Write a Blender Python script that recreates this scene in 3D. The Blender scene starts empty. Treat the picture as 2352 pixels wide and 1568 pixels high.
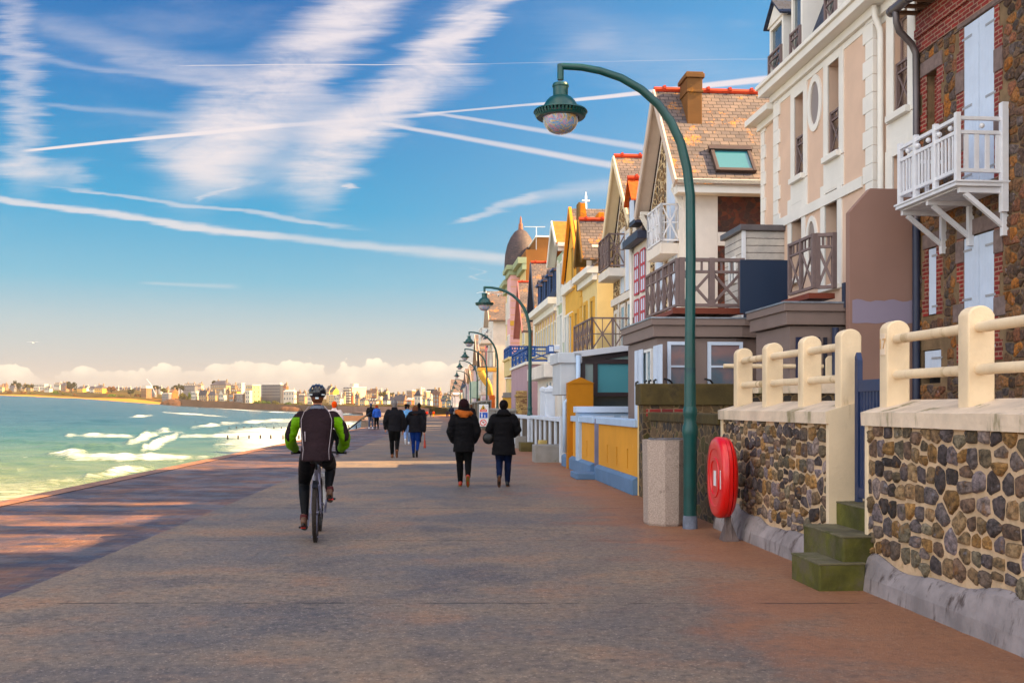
import bpy, bmesh, math, random
from mathutils import Vector, Matrix, noise as mnoise
import numpy as np
random.seed(7)
scene = bpy.context.scene
COL = scene.collection
# ---------------------------------------------------------------- camera, sky, sun, exposure
F, CX, HZ, EYE = 2287.0, 1176.0, 933.0, 1.6
cam_data = bpy.data.cameras.new("camera")
cam = bpy.data.objects.new("camera", cam_data); COL.objects.link(cam)
cam.location = (0, 0, EYE); cam.rotation_euler = (math.pi/2, 0, 0)
cam_data.sensor_width = 36.0; cam_data.lens = F/2352*36
cam_data.shift_y = (HZ-784)/2352
cam_data.clip_start = 0.1; cam_data.clip_end = 9000
scene.camera = cam
SUN_EL, SUN_AZ = math.radians(35.5), math.radians(0.5)     # sun on the right, a little behind the camera
to_sun = Vector((math.cos(SUN_EL)*math.cos(SUN_AZ), -math.cos(SUN_EL)*math.sin(SUN_AZ), math.sin(SUN_EL)))
sun_data = bpy.data.lights.new("sun", 'SUN'); sun_data.energy = 5.0; sun_data.angle = math.radians(0.5)
sun_data.color = (1.0, 0.66, 0.29)
sun = bpy.data.objects.new("sun", sun_data); COL.objects.link(sun)
sun.rotation_euler = (-to_sun).to_track_quat('-Z', 'Y').to_euler(); sun.location = (30, 0, 40)
scene.view_settings.view_transform = 'Standard'; scene.view_settings.look = 'None'
scene.view_settings.exposure = 2.03; scene.view_settings.gamma = 1.0

def S(r, g, b):
    f = lambda c: (c/255/12.92) if c <= 10 else ((c/255+0.055)/1.055)**2.4
    c = (f(r), f(g), f(b)); L = .2126*c[0]+.7152*c[1]+.0722*c[2]
    return tuple(max(0.0, L+(v-L)*1.15)**1.09 for v in c)+(1.0,)

class NT:
    """small node-tree helper"""
    def __init__(s, tree): s.t = tree; s.n = tree.nodes; s.l = tree.links
    def new(s, typ, **kw):
        n = s.n.new(typ)
        for k, v in kw.items(): setattr(n, k, v)
        return n
    def put(s, sock, v):
        if isinstance(v, bpy.types.NodeSocket): s.l.new(v, sock)
        elif v is not None: sock.default_value = v
    def m(s, op, a, b=None, c=None, clamp=False):
        n = s.new('ShaderNodeMath', operation=op, use_clamp=clamp)
        s.put(n.inputs[0], a)
        if b is not None: s.put(n.inputs[1], b)
        if c is not None: s.put(n.inputs[2], c)
        return n.outputs[0]
    def mix(s, fac, a, b, blend='MIX'):
        n = s.new('ShaderNodeMix', data_type='RGBA', blend_type=blend)
        s.put(n.inputs[0], fac); s.put(n.inputs[6], a); s.put(n.inputs[7], b)
        return n.outputs[2]
    def ramp(s, fac, stops, interp='LINEAR'):
        n = s.new('ShaderNodeValToRGB'); cr = n.color_ramp; cr.interpolation = interp
        while len(cr.elements) < len(stops): cr.elements.new(0.5)
        for e, (p, c) in zip(cr.elements, stops): e.position = p; e.color = c
        s.put(n.inputs[0], fac); return n.outputs[0]
    def noise(s, vec, scale, detail=4, rough=0.5, dist=0.0, out=0):
        n = s.new('ShaderNodeTexNoise'); s.put(n.inputs['Vector'], vec)
        n.inputs['Scale'].default_value = scale; n.inputs['Detail'].default_value = detail
        n.inputs['Roughness'].default_value = rough; n.inputs['Distortion'].default_value = dist
        return n.outputs[out]
    def mapping(s, vec, scale=(1,1,1), loc=(0,0,0), rot=(0,0,0)):
        n = s.new('ShaderNodeMapping'); s.put(n.inputs[0], vec)
        n.inputs['Scale'].default_value = scale; n.inputs['Location'].default_value = loc; n.inputs['Rotation'].default_value = rot
        return n.outputs[0]
    def sstep(s, v, a, b):
        n = s.new('ShaderNodeMapRange', interpolation_type='SMOOTHSTEP')
        s.put(n.inputs[0], v); s.put(n.inputs[1], a); s.put(n.inputs[2], b)
        return n.outputs[0]
    def comb(s, x, y, z=0.0):
        n = s.new('ShaderNodeCombineXYZ'); s.put(n.inputs[0], x); s.put(n.inputs[1], y); s.put(n.inputs[2], z); return n.outputs[0]
    def sep(s, v):
        n = s.new('ShaderNodeSeparateXYZ'); s.put(n.inputs[0], v); return n.outputs

def build_world():
    w = bpy.data.worlds.new("World"); scene.world = w; w.use_nodes = True
    t = NT(w.node_tree); t.n.clear()
    out = t.new('ShaderNodeOutputWorld'); bg = t.new('ShaderNodeBackground')
    t.l.new(bg.outputs[0], out.inputs[0]); bg.inputs[1].default_value = 0.062
    sky = t.new('ShaderNodeTexSky', sky_type='NISHITA')
    sky.sun_disc = False; sky.sun_elevation = SUN_EL
    sky.sun_rotation = math.pi/2 + SUN_AZ
    sky.air_density = 1.0; sky.dust_density = 1.2; sky.ozone_density = 2.0
    d = t.new('ShaderNodeTexCoord').outputs['Generated']
    x, y, z = t.sep(d)
    yy = t.m('MAXIMUM', y, 0.08)
    u = t.m('DIVIDE', x, yy); v = t.m('DIVIDE', z, yy)
    # clear-sky colour: the Nishita sky graded towards the deep blue and the warm low haze of a winter afternoon
    el = t.m('MAXIMUM', z, 0.0)
    grad = t.ramp(el, [(0.0, S(218,206,194)), (0.035, S(208,202,197)), (0.075, S(188,202,206)), (0.12, S(134,190,211)),
                       (0.19, S(70,168,208)), (0.30, S(8,134,192)), (0.42, S(0,100,168)), (1.0, S(10,76,156))])
    rgt = t.sstep(u, -0.25, 0.35)
    pale = t.ramp(el, [(0.0, S(222,208,196)), (0.05, S(212,204,200)), (0.1, S(178,200,214)), (0.3, S(112,178,220)), (0.45, S(84,156,210)), (1.0, S(50,110,186))])
    grad = t.mix(rgt, grad, pale)
    gradn = t.mix(1.0, grad, (3.95, 3.95, 3.95, 1), 'MULTIPLY')
    base = t.mix(0.93, sky.outputs[0], gradn)
    back = t.sstep(y, 0.25, -0.25)                 # the sky behind the camera: bright cloud out of view, added to lift the ambient light
    bk = t.mix(1.0, sky.outputs[0], (2.1, 2.0, 1.9, 1), 'MULTIPLY')
    n_back = t.noise(d, 2.2, 5, .6)
    bk = t.mix(t.sstep(n_back, .40, .65), bk, (14.5, 13.0, 11.0, 1))
    base = t.mix(back, base, bk)
    uv = t.comb(u, v)
    warp = t.noise(t.mapping(uv, (5, 9, 1)), 1.0, 5, .6, 0, 1)
    wx, wy, wz = t.sep(warp)
    comb = t.noise(t.mapping(uv, (5, 95, 1), rot=(0,0,.09)), 1.0, 8, .70, .4)
    su = t.m('ADD', t.m('ADD', u, t.m('MULTIPLY', t.m('SUBTRACT', wx, .5), .030)), t.m('MULTIPLY', t.m('SUBTRACT', comb, .5), .085))
    sv = t.m('ADD', v, t.m('MULTIPLY', t.m('SUBTRACT', wy, .5), .020))
    fine = t.noise(t.mapping(uv, (6, 42, 1), rot=(0,0,.10)), 1.0, 10, .66, .3)
    fine2 = t.noise(t.mapping(uv, (7, 15, 1), rot=(0,0,-.35)), 1.0, 8, .68, .8)
    def px(a, b): return ((a-CX)/F, (HZ-b)/F)
    total = None
    def add(mask, total):
        return mask if total is None else t.m('SUBTRACT', t.m('ADD', mask, total), t.m('MULTIPLY', mask, total))
    # (x0,y0,x1,y1, width0, width1, strength, softness, feather)
    streaks = [
        (1010,-160,410,400, 90,135, .95,.85,1), (1225,-100,690,430, 58,105, .95,.8,1), (760,200,540,400, 90,110,.5,1.0,1), (1080,160,700,300,60,80,.5,1,1), (330,330,560,430,60,60,.6,1,1),
        (60,345,640,289, 4,7, 1.0,.6,0), (600,292,1010,262, 8,7,.55,.8,0), (960,264,1240,238,3,4,.7,.7,0), (1230,240,1800,176,4,11, .95,.6,0),
        (-40,450,600,545, 11,14, .75,.8,.4), (560,540,1200,598, 12,22, .55,.9,.4), (160,430,780,520, 5,9,.5,.8,.4),
        (880,285,1500,396, 6,13,.7,.8,.2), (980,258,1560,352, 5,12,.6,.8,.2),
        (1050,505,1240,452, 10,20,.6,.9,1), (1220,455,1600,400,18,60,.35,1,1),
        (20,-80,70,420, 55,70,.6,1.0,1), (-20,380,200,400,30,50,.6,1.0,1), (60,40,640,210, 40,70,.28,1.0,1), (250,120,540,170,30,60,.3,1,1),
        (420,150,1100,146, 1.2,1.6,.75,.6,0), (1100,146,1800,134,1.2,1.6,.25,.6,0),
        (1300,60,2000,330, 90,200,.22,1,1), (785,432,815,428, 8,9,.7,.8,.6), (1100,618,1108,650,5,10,.35,1,.4), (330,650,540,658,5,9,.25,1,.3),
        (1250,150,1420,90,30,60,.12,1,1), (460,460,540,430,6,10,.4,.9,.5), (0,120,620,205,10,14,.25,1,.5), (100,235,420,268,8,16,.25,1,.6)]
    for (x0, y0, x1, y1, w0, w1, st, soft, fe) in streaks:
        a = px(x0, y0); b = px(x1, y1); L = math.hypot(b[0]-a[0], b[1]-a[1]); tx, ty = (b[0]-a[0])/L, (b[1]-a[1])/L
        uu, vv = (su, sv) if fe >= .4 else (t.m('ADD', u, t.m('MULTIPLY', t.m('SUBTRACT', wx, .5), .003)), t.m('ADD', v, t.m('MULTIPLY', t.m('SUBTRACT', wy, .5), .004)))
        s_ = t.m('DIVIDE', t.m('ADD', t.m('MULTIPLY', t.m('SUBTRACT', uu, a[0]), tx), t.m('MULTIPLY', t.m('SUBTRACT', vv, a[1]), ty)), L)
        q = t.m('ABSOLUTE', t.m('ADD', t.m('MULTIPLY', t.m('SUBTRACT', uu, a[0]), -ty), t.m('MULTIPLY', t.m('SUBTRACT', vv, a[1]), tx)))
        wd = t.m('MULTIPLY_ADD', t.m('MAXIMUM', t.m('MINIMUM', s_, 1.0), 0.0), (w1-w0)/F, w0/F)
        prof = t.sstep(t.m('DIVIDE', q, wd), 1.0, 1.0-soft)
        e = .12 if fe else .04
        ends = t.m('MULTIPLY', t.sstep(s_, -e, e), t.sstep(s_, 1+e, 1-e))
        mk = t.m('MULTIPLY', t.m('MULTIPLY', prof, ends), st)
        if fe:
            k = t.m('MULTIPLY_ADD', t.m('ADD', t.m('MULTIPLY', t.sstep(fine, .28, .66), .55), t.m('MULTIPLY', t.sstep(fine2, .20, .60), .55)), fe, 1-fe, clamp=True)
            mk = t.m('MULTIPLY', mk, k)
        total = add(mk, total)
    # thin veil
    veil = t.m('MULTIPLY', t.sstep(t.noise(t.mapping(uv, (3, 10, 1), rot=(0,0,.15)), 1.0, 7, .62), .50, .80), .22)
    veil = t.m('MULTIPLY', veil, t.sstep(v, .05, .16))
    total = add(veil, total)
    cirrus = t.mix(t.sstep(v, .05, .38), (3.7, 3.35, 3.15, 1), (3.4, 3.15, 3.3, 1))
    c1 = t.mix(total, base, cirrus)
    # cumulus bank low over the far shore
    big = t.noise(t.comb(u, t.m('MULTIPLY', v, .6)), 9.0, 1.5, .5)
    vor = t.new('ShaderNodeTexVoronoi', feature='SMOOTH_F1'); t.put(vor.inputs['Vector'], t.comb(t.m('ADD', u, t.m('MULTIPLY', t.m('SUBTRACT', wx, .5), .02)), t.m('MULTIPLY', v, 1.25)))
    vor.inputs['Scale'].default_value = 34; vor.inputs['Smoothness'].default_value = .35
    vor2 = t.new('ShaderNodeTexVoronoi', feature='SMOOTH_F1'); t.put(vor2.inputs['Vector'], t.comb(u, t.m('MULTIPLY', v, 1.2)))
    vor2.inputs['Scale'].default_value = 90; vor2.inputs['Smoothness'].default_value = .4
    n4 = t.noise(uv, 160, 3, .5)
    lump = t.m('ADD', t.m('MULTIPLY', t.m('SUBTRACT', .5, vor.outputs['Distance']), .020), t.m('MULTIPLY', t.m('SUBTRACT', .5, vor2.outputs['Distance']), .008))
    lump = t.m('ADD', lump, t.m('MULTIPLY', t.m('SUBTRACT', n4, .5), .006))
    top = t.m('ADD', t.m('MULTIPLY', t.sstep(u, -.55, -.05), .003), .0385)
    top = t.m('ADD', t.m('ADD', top, t.m('MULTIPLY', t.m('SUBTRACT', big, .5), .020)), lump)
    dtop = t.m('SUBTRACT', top, v)
    cm = t.sstep(dtop, -.0005, .0012)
    fadeb = t.sstep(v, .006, .028)
    thin = t.m('MULTIPLY', cm, t.sstep(u, .20, .0))
    lit = t.m('MULTIPLY', t.sstep(t.m('ADD', lump, t.m('MULTIPLY', dtop, -.55)), -.014, .012), fadeb)
    cc = t.mix(lit, (2.6, 2.4, 2.2, 1), (4.9, 4.35, 3.4, 1))
    c2 = t.mix(t.m('MULTIPLY', thin, t.m('MULTIPLY_ADD', fadeb, .8, .15)), c1, cc)
    t.put(bg.inputs[0], c2)
build_world()
scene.cycles.max_bounces = 5; scene.cycles.diffuse_bounces = 3; scene.cycles.glossy_bounces = 3; scene.cycles.transmission_bounces = 4
scene.cycles.transparent_max_bounces = 8; scene.cycles.caustics_reflective = False; scene.cycles.caustics_refractive = False

def G(px, py, z=0.0):
    Y = F*(EYE-z)/(py-HZ); return Vector(((px-CX)/F*Y, Y, z))
def P(px, py, Y): return Vector(((px-CX)/F*Y, Y, EYE+(HZ-py)/F*Y))

# ---------------------------------------------------------------- materials
MATS = {}
def mat(name, col, rough=.75, var=.18, scale=3.0, bump=.15, bscale=40, metal=0.0, spec=.4, dirt=None, dirtamt=.0, dscale=1.2, coat=0, attr=False, vstreak=False):
    if name in MATS: return MATS[name]
    m = bpy.data.materials.new(name); m.use_nodes = True; t = NT(m.node_tree)
    b = t.n['Principled BSDF']
    tc = t.new('ShaderNodeTexCoord').outputs['Object']
    if attr:
        a = t.new('ShaderNodeAttribute'); a.attribute_name = 'col'; c = a.outputs[0]
    else:
        c = t.mix(0.0, col, col)
    if var:
        n = t.noise(tc, scale, 5, .6)
        dk = t.mix(1.0, c, (1-var, 1-var, 1-var, 1), 'MULTIPLY'); lt = t.mix(1.0, c, (1+var*.8, 1+var*.8, 1+var*.8, 1), 'MULTIPLY')
        c = t.mix(t.sstep(n, .3, .7), dk, lt)
    if dirt is not None:
        mp = t.mapping(tc, (1, 1, .22) if vstreak else (1, 1, 1))
        n = t.noise(mp, dscale*(3 if vstreak else 1), 7, .68)
        c = t.mix(t.m('MULTIPLY', t.sstep(n, .70-dirtamt*.35, .78-dirtamt*.2), .85), c, dirt)
    t.put(b.inputs['Base Color'], c)
    b.inputs['Roughness'].default_value = rough; b.inputs['Metallic'].default_value = metal
    b.inputs['Specular IOR Level'].default_value = spec; b.inputs['Coat Weight'].default_value = coat
    if bump:
        bn = t.new('ShaderNodeBump'); bn.inputs['Strength'].default_value = bump; bn.inputs['Distance'].default_value = .01
        t.put(bn.inputs['Height'], t.noise(tc, bscale, 5, .6)); t.l.new(bn.outputs[0], b.inputs['Normal'])
    MATS[name] = m; return m

def slate_mat(name, c1, c2, mortar, w=.22, h=.13, lichen=None, lamt=.3, rough=.7, bump=.5, msize=.012):
    """slates, bricks or boards laid in courses on the box-projected UVs (metres)"""
    if name in MATS: return MATS[name]
    m = bpy.data.materials.new(name); m.use_nodes = True; t = NT(m.node_tree); b = t.n['Principled BSDF']
    uv = t.new('ShaderNodeTexCoord').outputs['UV']; ob = t.new('ShaderNodeTexCoord').outputs['Object']
    wv = t.noise(uv, 9, 2, .5, 0, 1)
    add = t.new('ShaderNodeVectorMath', operation='MULTIPLY_ADD'); t.put(add.inputs[0], wv); add.inputs[1].default_value = (.02, .02, 0); t.put(add.inputs[2], uv)
    br = t.new('ShaderNodeTexBrick'); t.put(br.inputs['Vector'], add.outputs[0])
    br.inputs['Color1'].default_value = c1; br.inputs['Color2'].default_value = c2; br.inputs['Mortar'].default_value = mortar
    br.inputs['Scale'].default_value = 1.0; br.inputs['Mortar Size'].default_value = msize; br.inputs['Mortar Smooth'].default_value = .3
    br.inputs['Brick Width'].default_value = w; br.inputs['Row Height'].default_value = h; br.inputs['Bias'].default_value = 0
    n = t.noise(uv, 1.3, 6, .65)
    c = t.mix(t.sstep(n, .3, .75), t.mix(1.0, br.outputs[0], (.72, .72, .75, 1), 'MULTIPLY'), t.mix(1.0, br.outputs[0], (1.2, 1.17, 1.15, 1), 'MULTIPLY'))
    c = t.mix(t.m('MULTIPLY', t.noise(uv, 30, 3, .6), .35), c, t.mix(1.0, c, (.55, .55, .55, 1), 'MULTIPLY'))
    if lichen is not None:
        l = t.noise(uv, 1.1, 9, .72)
        l = t.sstep(l, .66-lamt*.3, .74-lamt*.3)
        c = t.mix(t.m('MULTIPLY', l, t.sstep(t.noise(uv, 24, 3, .6), .42, .55)), c, lichen)
    t.put(b.inputs['Base Color'], c); b.inputs['Roughness'].default_value = rough
    bn = t.new('ShaderNodeBump'); bn.inputs['Strength'].default_value = bump; bn.inputs['Distance'].default_value = .02
    hgt = t.m('ADD', t.m('MULTIPLY', br.outputs['Fac'], -1.0), t.m('MULTIPLY', t.noise(uv, 18, 4, .6), .5))
    t.put(bn.inputs['Height'], hgt); t.l.new(bn.outputs[0], b.inputs['Normal'])
    MATS[name] = m; return m

def rubble_mat(name, cols, mortar, scale=4.0, gap=.09, bump=.8):
    """rubble stones in mortar, for walls too far off to model stone by stone"""
    if name in MATS: return MATS[name]
    m = bpy.data.materials.new(name); m.use_nodes = True; t = NT(m.node_tree); b = t.n['Principled BSDF']
    uv = t.new('ShaderNodeTexCoord').outputs['UV']
    add = t.new('ShaderNodeVectorMath', operation='MULTIPLY_ADD'); t.put(add.inputs[0], t.noise(uv, 6, 3, .6, 0, 1)); add.inputs[1].default_value = (.10, .10, 0); t.put(add.inputs[2], uv)
    mp = t.mapping(add.outputs[0], (1, 1.25, 1))
    ve = t.new('ShaderNodeTexVoronoi', feature='DISTANCE_TO_EDGE'); t.put(ve.inputs['Vector'], mp); ve.inputs['Scale'].default_value = scale; ve.inputs['Randomness'].default_value = .85
    vc = t.new('ShaderNodeTexVoronoi'); t.put(vc.inputs['Vector'], mp); vc.inputs['Scale'].default_value = scale; vc.inputs['Randomness'].default_value = .85
    r = t.sep(vc.outputs['Color'])[0]
    st = [(i/(len(cols)-.001), c) for i, c in enumerate(cols)]
    c = t.ramp(r, st, 'CONSTANT')
    n = t.noise(uv, 16, 5, .65)
    c = t.mix(1.0, c, t.mix(n, (.45, .45, .45, 1), (1.5, 1.5, 1.5, 1)), 'MULTIPLY')
    e = t.sstep(t.m('ADD', ve.outputs['Distance'], t.m('MULTIPLY', t.m('SUBTRACT', n, .5), .08)), gap*.6, gap*1.2)
    mo = t.mix(t.noise(uv, 3, 4, .6), t.mix(1.0, mortar, (.65, .65, .65, 1), 'MULTIPLY'), mortar)
    t.put(b.inputs['Base Color'], t.mix(e, mo, c)); b.inputs['Roughness'].default_value = .85
    bn = t.new('ShaderNodeBump'); bn.inputs['Strength'].default_value = bump; bn.inputs['Distance'].default_value = .03
    t.put(bn.inputs['Height'], t.m('ADD', e, t.m('MULTIPLY', n, .6))); t.l.new(bn.outputs[0], b.inputs['Normal'])
    MATS[name] = m; return m

def glass_mat(name, col=(.05, .08, .1, 1), rough=.06, spec=1.0, tint=None):
    if name in MATS: return MATS[name]
    m = bpy.data.materials.new(name); m.use_nodes = True; t = NT(m.node_tree); b = t.n['Principled BSDF']
    b.inputs['Base Color'].default_value = col; b.inputs['Roughness'].default_value = rough; b.inputs['Specular IOR Level'].default_value = spec
    b.inputs['IOR'].default_value = 1.7
    bn = t.new('ShaderNodeBump'); bn.inputs['Strength'].default_value = .06; bn.inputs['Distance'].default_value = .02
    t.put(bn.inputs['Height'], t.noise(t.new('ShaderNodeTexCoord').outputs['Object'], 1.6, 2, .5)); t.l.new(bn.outputs[0], b.inputs['Normal'])
    MATS[name] = m; return m

# ---------------------------------------------------------------- mesh building
class MB:
    def __init__(s): s.v = []; s.f = []; s.m = []; s.c = []; s.col = None; s.mi = 0
    def _f(s, idx): s.f.append(idx); s.m.append(s.mi); s.c.append(s.col)
    def poly(s, pts, flip=False):
        b = len(s.v); s.v += [tuple(p) for p in pts]; i = list(range(b, b+len(pts)))
        s._f(i[::-1] if flip else i); return s
    def hexa(s, p):
        b = len(s.v); s.v += [tuple(q) for q in p]
        for q in ((0,3,2,1), (4,5,6,7), (0,1,5,4), (1,2,6,5), (2,3,7,6), (3,0,4,7)): s._f([b+k for k in q])
        return s
    def box(s, x0, x1, y0, y1, z0, z1):
        return s.hexa([(x0,y0,z0),(x1,y0,z0),(x1,y1,z0),(x0,y1,z0),(x0,y0,z1),(x1,y0,z1),(x1,y1,z1),(x0,y1,z1)])
    def fb(s, face, off, a0, a1, z0, z1, d0, d1):
        """box on a facade. face W looks to -x (plane x=off, a runs along y); S looks to -y (plane y=off, a runs along x)"""
        if face == 'W': return s.box(off+d0, off+d1, a0, a1, z0, z1)
        if face == 'N': return s.box(a0, a1, off-d1, off-d0, z0, z1)
        return s.box(a0, a1, off+d0, off+d1, z0, z1)
    def bar(s, p, q, w, h=None, up=(0,0,1)):
        h = h or w; p = Vector(p); q = Vector(q); d = (q-p).normalized(); up = Vector(up)
        if abs(d.dot(up)) > .98: up = Vector((0,1,0)) if abs(d.z) > .9 else Vector((0,0,1))
        r = d.cross(up).normalized(); u = r.cross(d)
        a = r*w/2; c = u*h/2
        return s.hexa([p-a-c, p+a-c, p+a+c, p-a+c, q-a-c, q+a-c, q+a+c, q-a+c])
    def tube(s, pts, rad, n=10, caps=True, flat=1.0):
        pts = [Vector(p) for p in pts]; k = len(pts)
        if not hasattr(rad, '__len__'): rad = [rad]*k
        b = len(s.v); pr = None
        for i, p in enumerate(pts):
            d = (pts[min(i+1, k-1)]-pts[max(i-1, 0)]).normalized()
            if pr is None:
                a = Vector((0,0,1)) if abs(d.z) < .9 else Vector((1,0,0)); pr = d.cross(a).normalized()
            r = (pr-d*pr.dot(d)).normalized(); pr = r; u = d.cross(r)
            for j in range(n):
                an = 2*math.pi*j/n; s.v.append(tuple(p+(r*math.cos(an)+u*math.sin(an)*flat)*rad[i]))
        for i in range(k-1):
            for j in range(n):
                s._f([b+i*n+j, b+i*n+(j+1)%n, b+(i+1)*n+(j+1)%n, b+(i+1)*n+j])
        if caps: s._f([b+j for j in range(n)][::-1]); s._f([b+(k-1)*n+j for j in range(n)])
        return s
    def lathe(s, prof, c=(0,0,0), n=20, sx=1, sy=1, close=True):
        b = len(s.v); k = len(prof)
        for (r, z) in prof:
            for j in range(n):
                an = 2*math.pi*j/n; s.v.append((c[0]+r*math.cos(an)*sx, c[1]+r*math.sin(an)*sy, c[2]+z))
        for i in range(k-1):
            for j in range(n): s._f([b+i*n+j, b+i*n+(j+1)%n, b+(i+1)*n+(j+1)%n, b+(i+1)*n+j])
        if close:
            s._f([b+j for j in range(n)][::-1]); s._f([b+(k-1)*n+j for j in range(n)])
        return s
    def prism(s, poly, f0, f1):
        """extrude: f0(a,b) and f1(a,b) map the 2D outline to the two end faces"""
        n = len(poly); b = len(s.v)
        s.v += [tuple(f0(*p)) for p in poly] + [tuple(f1(*p)) for p in poly]
        s._f([b+i for i in range(n)][::-1]); s._f([b+n+i for i in range(n)])
        for i in range(n): s._f([b+i, b+(i+1)%n, b+n+(i+1)%n, b+n+i])
        return s
    def ball(s, c, r, n=10, sx=1, sy=1, sz=1):
        prof = [(r*max(math.sin(math.pi*i/n), .01), -r*math.cos(math.pi*i/n)*sz) for i in range(n+1)]
        return s.lathe(prof, c, n*2, sx, sy)
    def shell(s, face, off, a0, a1, z0, z1, holes, t=.25):
        """facade skin with real openings and reveals; holes = (a0,a1,z0,z1)"""
        sg = 1 if face in 'WS' else -1
        m = (lambda a, z, d: (off+d, a, z)) if face == 'W' else (lambda a, z, d: (a, off+sg*d, z))
        A = sorted({a0, a1} | {min(max(h[i], a0), a1) for h in holes for i in (0, 1)})
        Z = sorted({z0, z1} | {min(max(h[i], z0), z1) for h in holes for i in (2, 3)})
        fl = face in 'WN'
        for i in range(len(A)-1):
            for j in range(len(Z)-1):
                ca, cz = (A[i]+A[i+1])/2, (Z[j]+Z[j+1])/2
                if any(h[0] < ca < h[1] and h[2] < cz < h[3] for h in holes): continue
                s.poly([m(A[i],Z[j],0), m(A[i+1],Z[j],0), m(A[i+1],Z[j+1],0), m(A[i],Z[j+1],0)], fl)
        for h in holes:
            b0, b1, c0, c1 = h
            s.poly([m(b0,c0,0), m(b0,c0,t), m(b1,c0,t), m(b1,c0,0)][::-1], fl)
            s.poly([m(b0,c1,0), m(b1,c1,0), m(b1,c1,t), m(b0,c1,t)][::-1], fl)
            s.poly([m(b0,c0,0), m(b0,c1,0), m(b0,c1,t), m(b0,c0,t)][::-1], fl)
            s.poly([m(b1,c0,0), m(b1,c0,t), m(b1,c1,t), m(b1,c1,0)][::-1], fl)
        o0, o1 = a0, a1
        s.poly([m(o0,z0,0), m(o0,z1,0), m(o0,z1,t), m(o0,z0,t)], fl); s.poly([m(o1,z0,0), m(o1,z0,t), m(o1,z1,t), m(o1,z1,0)], fl)
        s.poly([m(o0,z1,0), m(o1,z1,0), m(o1,z1,t), m(o0,z1,t)], fl)
        return s
    def build(s, name, mats, parent=None, label=None, smooth=False, bevel=0, loc=None):
        if not isinstance(mats, (list, tuple)): mats = [mats]
        me = bpy.data.meshes.new(name); me.from_pydata(s.v, [], s.f)
        for m_ in mats: me.materials.append(m_)
        if len(mats) > 1: me.polygons.foreach_set('material_index', s.m)
        uv = me.uv_layers.new(name='uv')
        data = []
        for p in me.polygons:
            n = p.normal; L = math.hypot(n.x, n.y)
            if L < .05: ax = (1, 0, 0); ay = (0, 1, 0)
            else:
                ax = (-n.y/L, n.x/L, 0); ay = (n.y*ax[2]-n.z*ax[1], n.z*ax[0]-n.x*ax[2], n.x*ax[1]-n.y*ax[0])
            for vi in p.vertices:
                q = s.v[vi]; data += [q[0]*ax[0]+q[1]*ax[1], q[0]*ay[0]+q[1]*ay[1]+q[2]*ay[2]]
        uv.data.foreach_set('uv', data)
        if any(c is not None for c in s.c):
            ca = me.color_attributes.new('col', 'FLOAT_COLOR', 'CORNER'); cd = []
            for p in me.polygons:
                c = s.c[p.index] or (.5, .5, .5, 1)
                cd += list(c)*len(p.vertices)
            ca.data.foreach_set('color', cd)
        if smooth: me.shade_smooth()
        o = bpy.data.objects.new(name, me); COL.objects.link(o)
        if smooth == 'auto': 
            me.set_sharp_from_angle(angle=math.radians(38))
        if parent is not None: o.parent = parent
        if loc is not None: o.location = loc
        if label: o['label'] = label
        if bevel:
            bv = o.modifiers.new('bevel', 'BEVEL'); bv.width = bevel; bv.segments = 2; bv.limit_method = 'ANGLE'
        return o

def thing(name, label, cat, loc=(0,0,0), rz=0, group=None):
    o = bpy.data.objects.new(name, None); COL.objects.link(o); o.location = loc; o.rotation_euler = (0, 0, rz)
    o.empty_display_size = .2
    return tag(o, label, cat, group)
def tag(o, label, cat, group=None, kind=None):
    if label: o['label'] = label
    if cat: o['category'] = cat
    if group: o['group'] = group
    if kind: o['kind'] = kind
    return o
def struct(o): o['kind'] = 'structure'; return o
def children_of(o, allobs): return [c for c in allobs if c.parent == o]
def copy_tree(root, loc, rz=None, label=None, parts=None):
    r = root.copy(); COL.objects.link(r); r.location = loc
    if rz is not None: r.rotation_euler = (0, 0, rz)
    if label: r['label'] = label
    kids = parts if parts is not None else list(root.children)
    for ch in kids:
        c = ch.copy(); COL.objects.link(c); c.parent = r
        for g in list(ch.children):
            d = g.copy(); COL.objects.link(d); d.parent = c
    return r
def xrail(mb, p, q, z0, z1, bays, w=.05, style='X', top_gap=None, post_w=None, z0b=None, z1b=None):
    """railing between p and q: posts, rails and crosses (or balusters) in each bay"""
    p = Vector(p); q = Vector(q); post_w = post_w or w*1.3
    dz = 0
    at = lambda k, z: (p.x+(q.x-p.x)*k, p.y+(q.y-p.y)*k, z)
    zt = z1-(top_gap or 0)
    mb.bar(at(0, z1), at(1, z1), w*1.3, w); mb.bar(at(0, z0), at(1, z0), w, w)
    if top_gap: mb.bar(at(0, zt), at(1, zt), w*.8, w*.8)
    for i in range(bays+1): mb.bar(at(i/bays, z0-w*.4), at(i/bays, z1+w*.6), post_w, post_w)
    for i in range(bays):
        a, b = i/bays, (i+1)/bays
        if style == 'X' or style == 'star':
            mb.bar(at(a, z0), at(b, zt), w*.55, w*.8); mb.bar(at(a, zt), at(b, z0), w*.5, w*.8)
            if style == 'star': mb.bar(at((a+b)/2, z0), at((a+b)/2, zt), w*.45, w*.7); mb.bar(at(a, (z0+zt)/2), at(b, (z0+zt)/2), w*.45, w*.7)
            if top_gap:
                for k in (.33, .67): mb.bar(at(a+(b-a)*k, zt), at(a+(b-a)*k, z1), w*.6, w*.6)
        elif style == 'bal':
            n = 5
            for k in range(1, n): mb.bar(at(a+(b-a)*k/n, z0), at(a+(b-a)*k/n, zt), w*.8, w*.35)
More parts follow.
